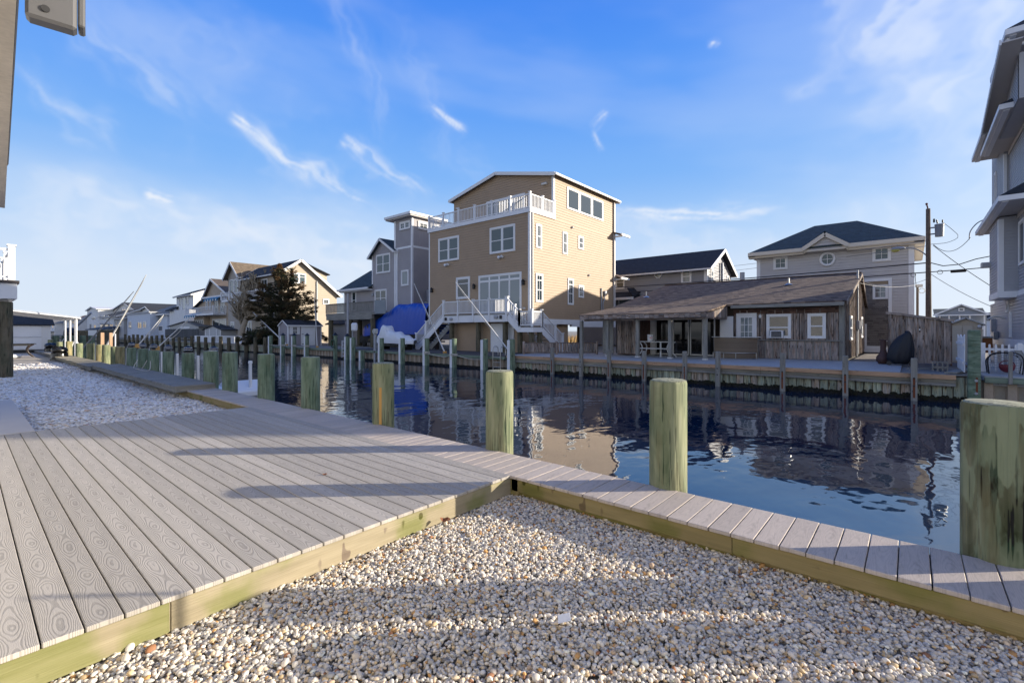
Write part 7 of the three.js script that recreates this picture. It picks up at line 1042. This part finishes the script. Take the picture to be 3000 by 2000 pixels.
// ---------------------------------------------------------------- near bank, left: eave, deck, pile, shed, table, canopy
{
  const h = thing('near_house', 'own house at the top left, only its beige eave and gutter in view', 'house', [-6, 0, 1]);
  const A = [-0.8, 3.6, -0.11], Q = [-12.3, 3.6, -0.51], w = (t, o) => [mixn(A[0], Q[0], t), A[1], mixn(A[2], Q[2], t) + o];
  part(h, 'gutter', [beam([...w(0, 0.055)].map((v, i) => (i === 1 ? 3.66 : v)), [...w(1, 0.055)].map((v, i) => (i === 1 ? 3.66 : v)), 0.11, 0.14)], M([0.6, 0.54, 0.46], { map: tNoise, rough: 0.6 }));
  part(h, 'soffit', [beam([...w(0, 0.75)], [...w(1, 0.75)], 1.3, 0.04)], M([0.62, 0.56, 0.49], { map: tSoft, rough: 0.7 }));
  part(h, 'roof', slab([[A[0], 3.78, A[2] - 0.02], [Q[0] + 2.5, 3.78, -0.443], [Q[0] + 2.5, 5.6, 4], [A[0], 5.6, 4]], 0.03), mat.roofDark); part(h, 'wall', BX(-12.2, 6, -0.2, 3.58, 1.3, 9), mat.wallWhite);
  const b = thing('eave_light', 'grey metal box light hanging under the eave at the top left', 'light', [-2.2, 3.2, -1.0]);
  const c = V(-SY, 0, -CY).multiplyScalar(2.55).add(V(CY, 0, -SY).multiplyScalar(-2.5)), gy = 1.4 + 2.55 * (970 - 78) / 1376;
  part(b, 'case', [CB(0.1, 0.5, 0.2, 0.015).rotateY(-0.15).translate(c.x, gy + 0.25, c.z)], M([0.13, 0.13, 0.135], { map: tNoise, rough: 0.45, metalness: 0.3 })); part(b, 'side_plate', [CB(0.12, 0.48, 0.03, 0.008).rotateY(-0.15).translate(c.x + 0.0, gy + 0.27, c.z - 0.12)], M([0.1, 0.1, 0.1], { rough: 0.5 })); part(b, 'vent_hole', new THREE.CylinderGeometry(0.018, 0.018, 0.008, 16).rotateZ(Math.PI / 2).translate(c.x + 0.05, gy + 0.06, c.z + 0.03), mat.black); part(b, 'arm', beam([c.x, gy + 0.45, c.z], [c.x - 0.3, 3.62, 0.3], 0.05, 0.05), mat.greyMetal);
}
{
  const d = thing('elevated_deck', 'elevated deck of the next house with white beam and railing at left', 'deck', [-25, 0, 0]);
  part(d, 'floor', [BX(-30, -23.15, 3.02, 3.12, -1.3, 5)], mat.brownDeck); part(d, 'beam', [BX(-30, -23.2, 2.5, 3.02, -1.25, -1.15), BX(-23.25, -23.2, 2.5, 3.02, -1.15, 5)], mat.white); part(d, 'under_beam', [BX(-30, -23.4, 2.28, 2.5, -1.05, 5)], mat.soffit);
  railing(d, [[-23.32, 3.12, 4], [-23.32, 3.12, -1.12], [-29.8, 3.12, -1.12]], 1.05, { pitch: 0.16, pw: 0.17, span: 2.2 });
  const p = thing('deck_pile', 'thick dark weathered pile holding up the elevated deck at left', 'piling', [-23.5, 0, -0.95]); const [g, c] = pilingMesh(0.225, -0.4, 2.4); part(p, 'shaft', g.translate(-23.5, 0, -0.95), mat.bigPile); part(p, 'top_face', c.translate(-23.5, 0, -0.95), mat.bigPile);
  copy(p, [-23.5, 0, 3.2], 1, 'second thick pile under the elevated deck, mostly beyond the left edge'); copy(p, [-29.5, 0, -0.95], 2, 'rear thick pile under the elevated deck hidden behind the front one');
}
{
  const s = thing('white_shed', 'white clapboard shed with dark blue shutters and a barred white door', 'shed', [-51, 0, -1.6]), X = -49.4;
  part(s, 'wall', [BX(-53, X - 0.002, -0.2, 1.9, -4.4, 3), siding([[-4.4, 0.05], [3, 0.05], [3, 1.9], [-4.4, 1.9]], 'x', X, 1, 0.14)], mat.wallWhite); part(s, 'roof', [slab([[X + 0.2, 1.9, -4.6], [X + 0.2, 1.9, 3.2], [-51.2, 2.6, 3.2], [-51.2, 2.6, -4.6]], 0.08), slab([[-53.2, 1.9, -4.6], [-53.2, 1.9, 3.2], [-51.2, 2.6, 3.2], [-51.2, 2.6, -4.6]], 0.08)], mat.roofDark); part(s, 'base', BX(-53.02, X + 0.03, -0.25, 0.05, -4.42, 3), mat.black);
  const d = part(s, 'door', [BX(X, X + 0.05, 0.1, 1.75, -3.9, -2.2)], mat.white); part(d, 'bar', BX(X + 0.05, X + 0.08, 0.95, 0.98, -3.9, -2.0), mat.greyMetal); part(d, 'panel_edge', [BX(X + 0.05, X + 0.065, 0.2, 0.25, -3.8, -2.3), BX(X + 0.05, X + 0.065, 1.6, 1.65, -3.8, -2.3)], mat.trim); part(d, 'latch', BX(X + 0.08, X + 0.12, 0.96, 1.02, -2.3, -2.05), mat.rust);
  win(s, 'x', X, 1, -1.65, -0.9, 1.0, 1.72, { c: 0.06, rail: 0.5, grid: [2, 1] }); for (const [a, b] of [[-2.05, -1.7], [-0.85, -0.5]]) part(s, 'shutter', CBX(0.05, 0.8, Math.abs(b - a), 0.01, X + 0.03, 1.36, (a + b) / 2), M([0.1, 0.13, 0.17]));
  const t = thing('patio_table', 'black patio table with outcurved legs on the concrete before the white shed', 'table', [-41.8, -0.2, -2.0]);
  part(t, 'tabletop', CBX(0.9, 0.035, 2.1, 0.01, -41.8, 0.62, -2.0), mat.black); part(t, 'apron', [BX(-41.45, -41.41, 0.5, 0.6, -2.8, -1.2), BX(-42.2, -42.16, 0.5, 0.6, -2.8, -1.2)], mat.black);
  for (const x of [-41.45, -42.15]) for (const k of [-1, 1]) part(t, 'leg', tube([[x, 0.6, -2 + k * 0.95], [x, 0.42, -2 + k * 0.72], [x, 0.15, -2 + k * 0.68], [x, -0.19, -2 + k * 0.95]], 0.045, 16, 7), M([0.03, 0.02, 0.018], { rough: 0.4 }));
  const bag = thing('white_bag', 'pale crumpled sack lying beneath the black patio table', 'bag', [-41.5, -0.2, -1.9]); const g = new THREE.SphereGeometry(0.5, 20, 12).scale(0.7, 0.3, 1), p = g.attributes.position; for (let i = 0; i < p.count; i++) { const k = 1 + 0.18 * (fbm(p.getX(i) * 5 + 9, p.getZ(i) * 5 + p.getY(i) * 7 + 5, 3) - 0.5); p.setXYZ(i, p.getX(i) * k, Math.max(-0.08, p.getY(i) * k), p.getZ(i) * k); } g.computeVertexNormals(); part(bag, 'sack', g.translate(-40.8, -0.1, -1.9), mat.whiteTarp); part(bag, 'stripe', new THREE.TorusGeometry(0.28, 0.03, 6, 16, Math.PI).scale(1, 0.45, 1).translate(-40.8, -0.1, -1.7), mat.greyMetal);
  const wrap = (name, label, x, z, s) => { const o = thing(name, label, 'bundle', [x, -0.2, z]); const g2 = new THREE.CylinderGeometry(0.36, 0.4, 0.44, 28, 10, false), b = new THREE.SphereGeometry(0.34, 28, 16).scale(1.1, 0.62, 1.1); for (const q of [g2, b]) { const a = q.attributes.position; for (let i = 0; i < a.count; i++) { const an = Math.atan2(a.getZ(i), a.getX(i)), k = 1 + 0.13 * (fbm(an * 3 + 20, a.getY(i) * 9 + 30, 4) - 0.5) + 0.04 * Math.sin(an * 4); a.setX(i, a.getX(i) * k); a.setZ(i, a.getZ(i) * k); a.setY(i, a.getY(i) + 0.03 * Math.sin(an * 5)); } q.computeVertexNormals(); q.scale(s, s, s); } part(o, 'lower_wrap', g2.translate(x, 0.02, z), mat.blackBag); part(o, 'upper_wrap', b.translate(x, -0.2 + 0.62 * s, z), mat.blackBag); };
  wrap('wrapped_bundle', 'shiny black plastic wrapped bundle by the dock edge and canopy post', -35.5, -3.5, 0.92); wrap('wrapped_bundle', 'black wrapped bundle before the corner of the white shed', -45.2, -4.05, 0.95);
  const c = thing('awning_frame', 'white pipe frame with a ribbed pale awning over the concrete pavement', 'canopy', [-38, 0, -3]);
  for (const [x, z] of [[-35.2, -4.15], [-37.3, -4.35], [-38.8, -4.3], [-41.8, -4.4]]) part(c, 'post', rod([x, -0.2, z], [x, 2.1, z], 0.045, 0.045, 10), mat.white);
  for (let i = 0; i < 9; i++) { const x = -35.1 - i * 0.85; part(c, 'rib', rod([x, 2.12, -4.3], [x, 2.62, -0.4], 0.035, 0.035, 8), mat.white); } part(c, 'awning_sheet', slab([[-35.1, 2.19, -4.35], [-42, 2.19, -4.35], [-42, 2.7, -0.4], [-35.1, 2.7, -0.4]], 0.02), mat.paleBlue); part(c, 'cross_pipe', [rod([-35.1, 2.1, -4.3], [-42, 2.1, -4.3], 0.04), rod([-35.1, 2.45, -1.8], [-42, 2.45, -1.8], 0.03)], mat.white);
  const hp = thing('hoop_rail', 'small bent white hoop rail on the dock beside the thick piles', 'rail', [-40, 0, -4.5]); part(hp, 'hoop', [tube([[-40.4, 0, -4.5], [-40.4, 0.6, -4.6], [-40.2, 0.85, -4.7], [-40, 0.6, -4.8], [-40, -0.4, -4.9]], 0.03, 20, 6), tube([[-45.4, 0, -4.5], [-45.4, 0.6, -4.6], [-45.2, 0.85, -4.7], [-45, 0.6, -4.8], [-45, -0.4, -4.9]], 0.03, 20, 6)], mat.white);
  const v = thing('covered_boat', 'bow of a dark covered boat behind the white canopy posts', 'boat', [-61.4, 0, -6.8]); part(v, 'cover', loft([[-62.4, -6.8, 1.0, 1.1, 0.1, 0.8], [-62, -6.8, 0.8, 1.7, 0.45, 0.7], [-61.2, -6.8, 0.75, 1.75, 0.5, 0.7], [-60.6, -6.8, 0.9, 1.5, 0.4, 0.7], [-60.3, -6.8, 1.1, 1.25, 0.1, 0.8]], 16, () => 0), mat.cover); part(v, 'cradle', [rod([-61, -2, -6.6], [-61, 1, -6.6], 0.1), rod([-62, -2, -6.6], [-62, 1, -6.6], 0.1)], mat.barkDark);
}
renderer.render(scene, camera);
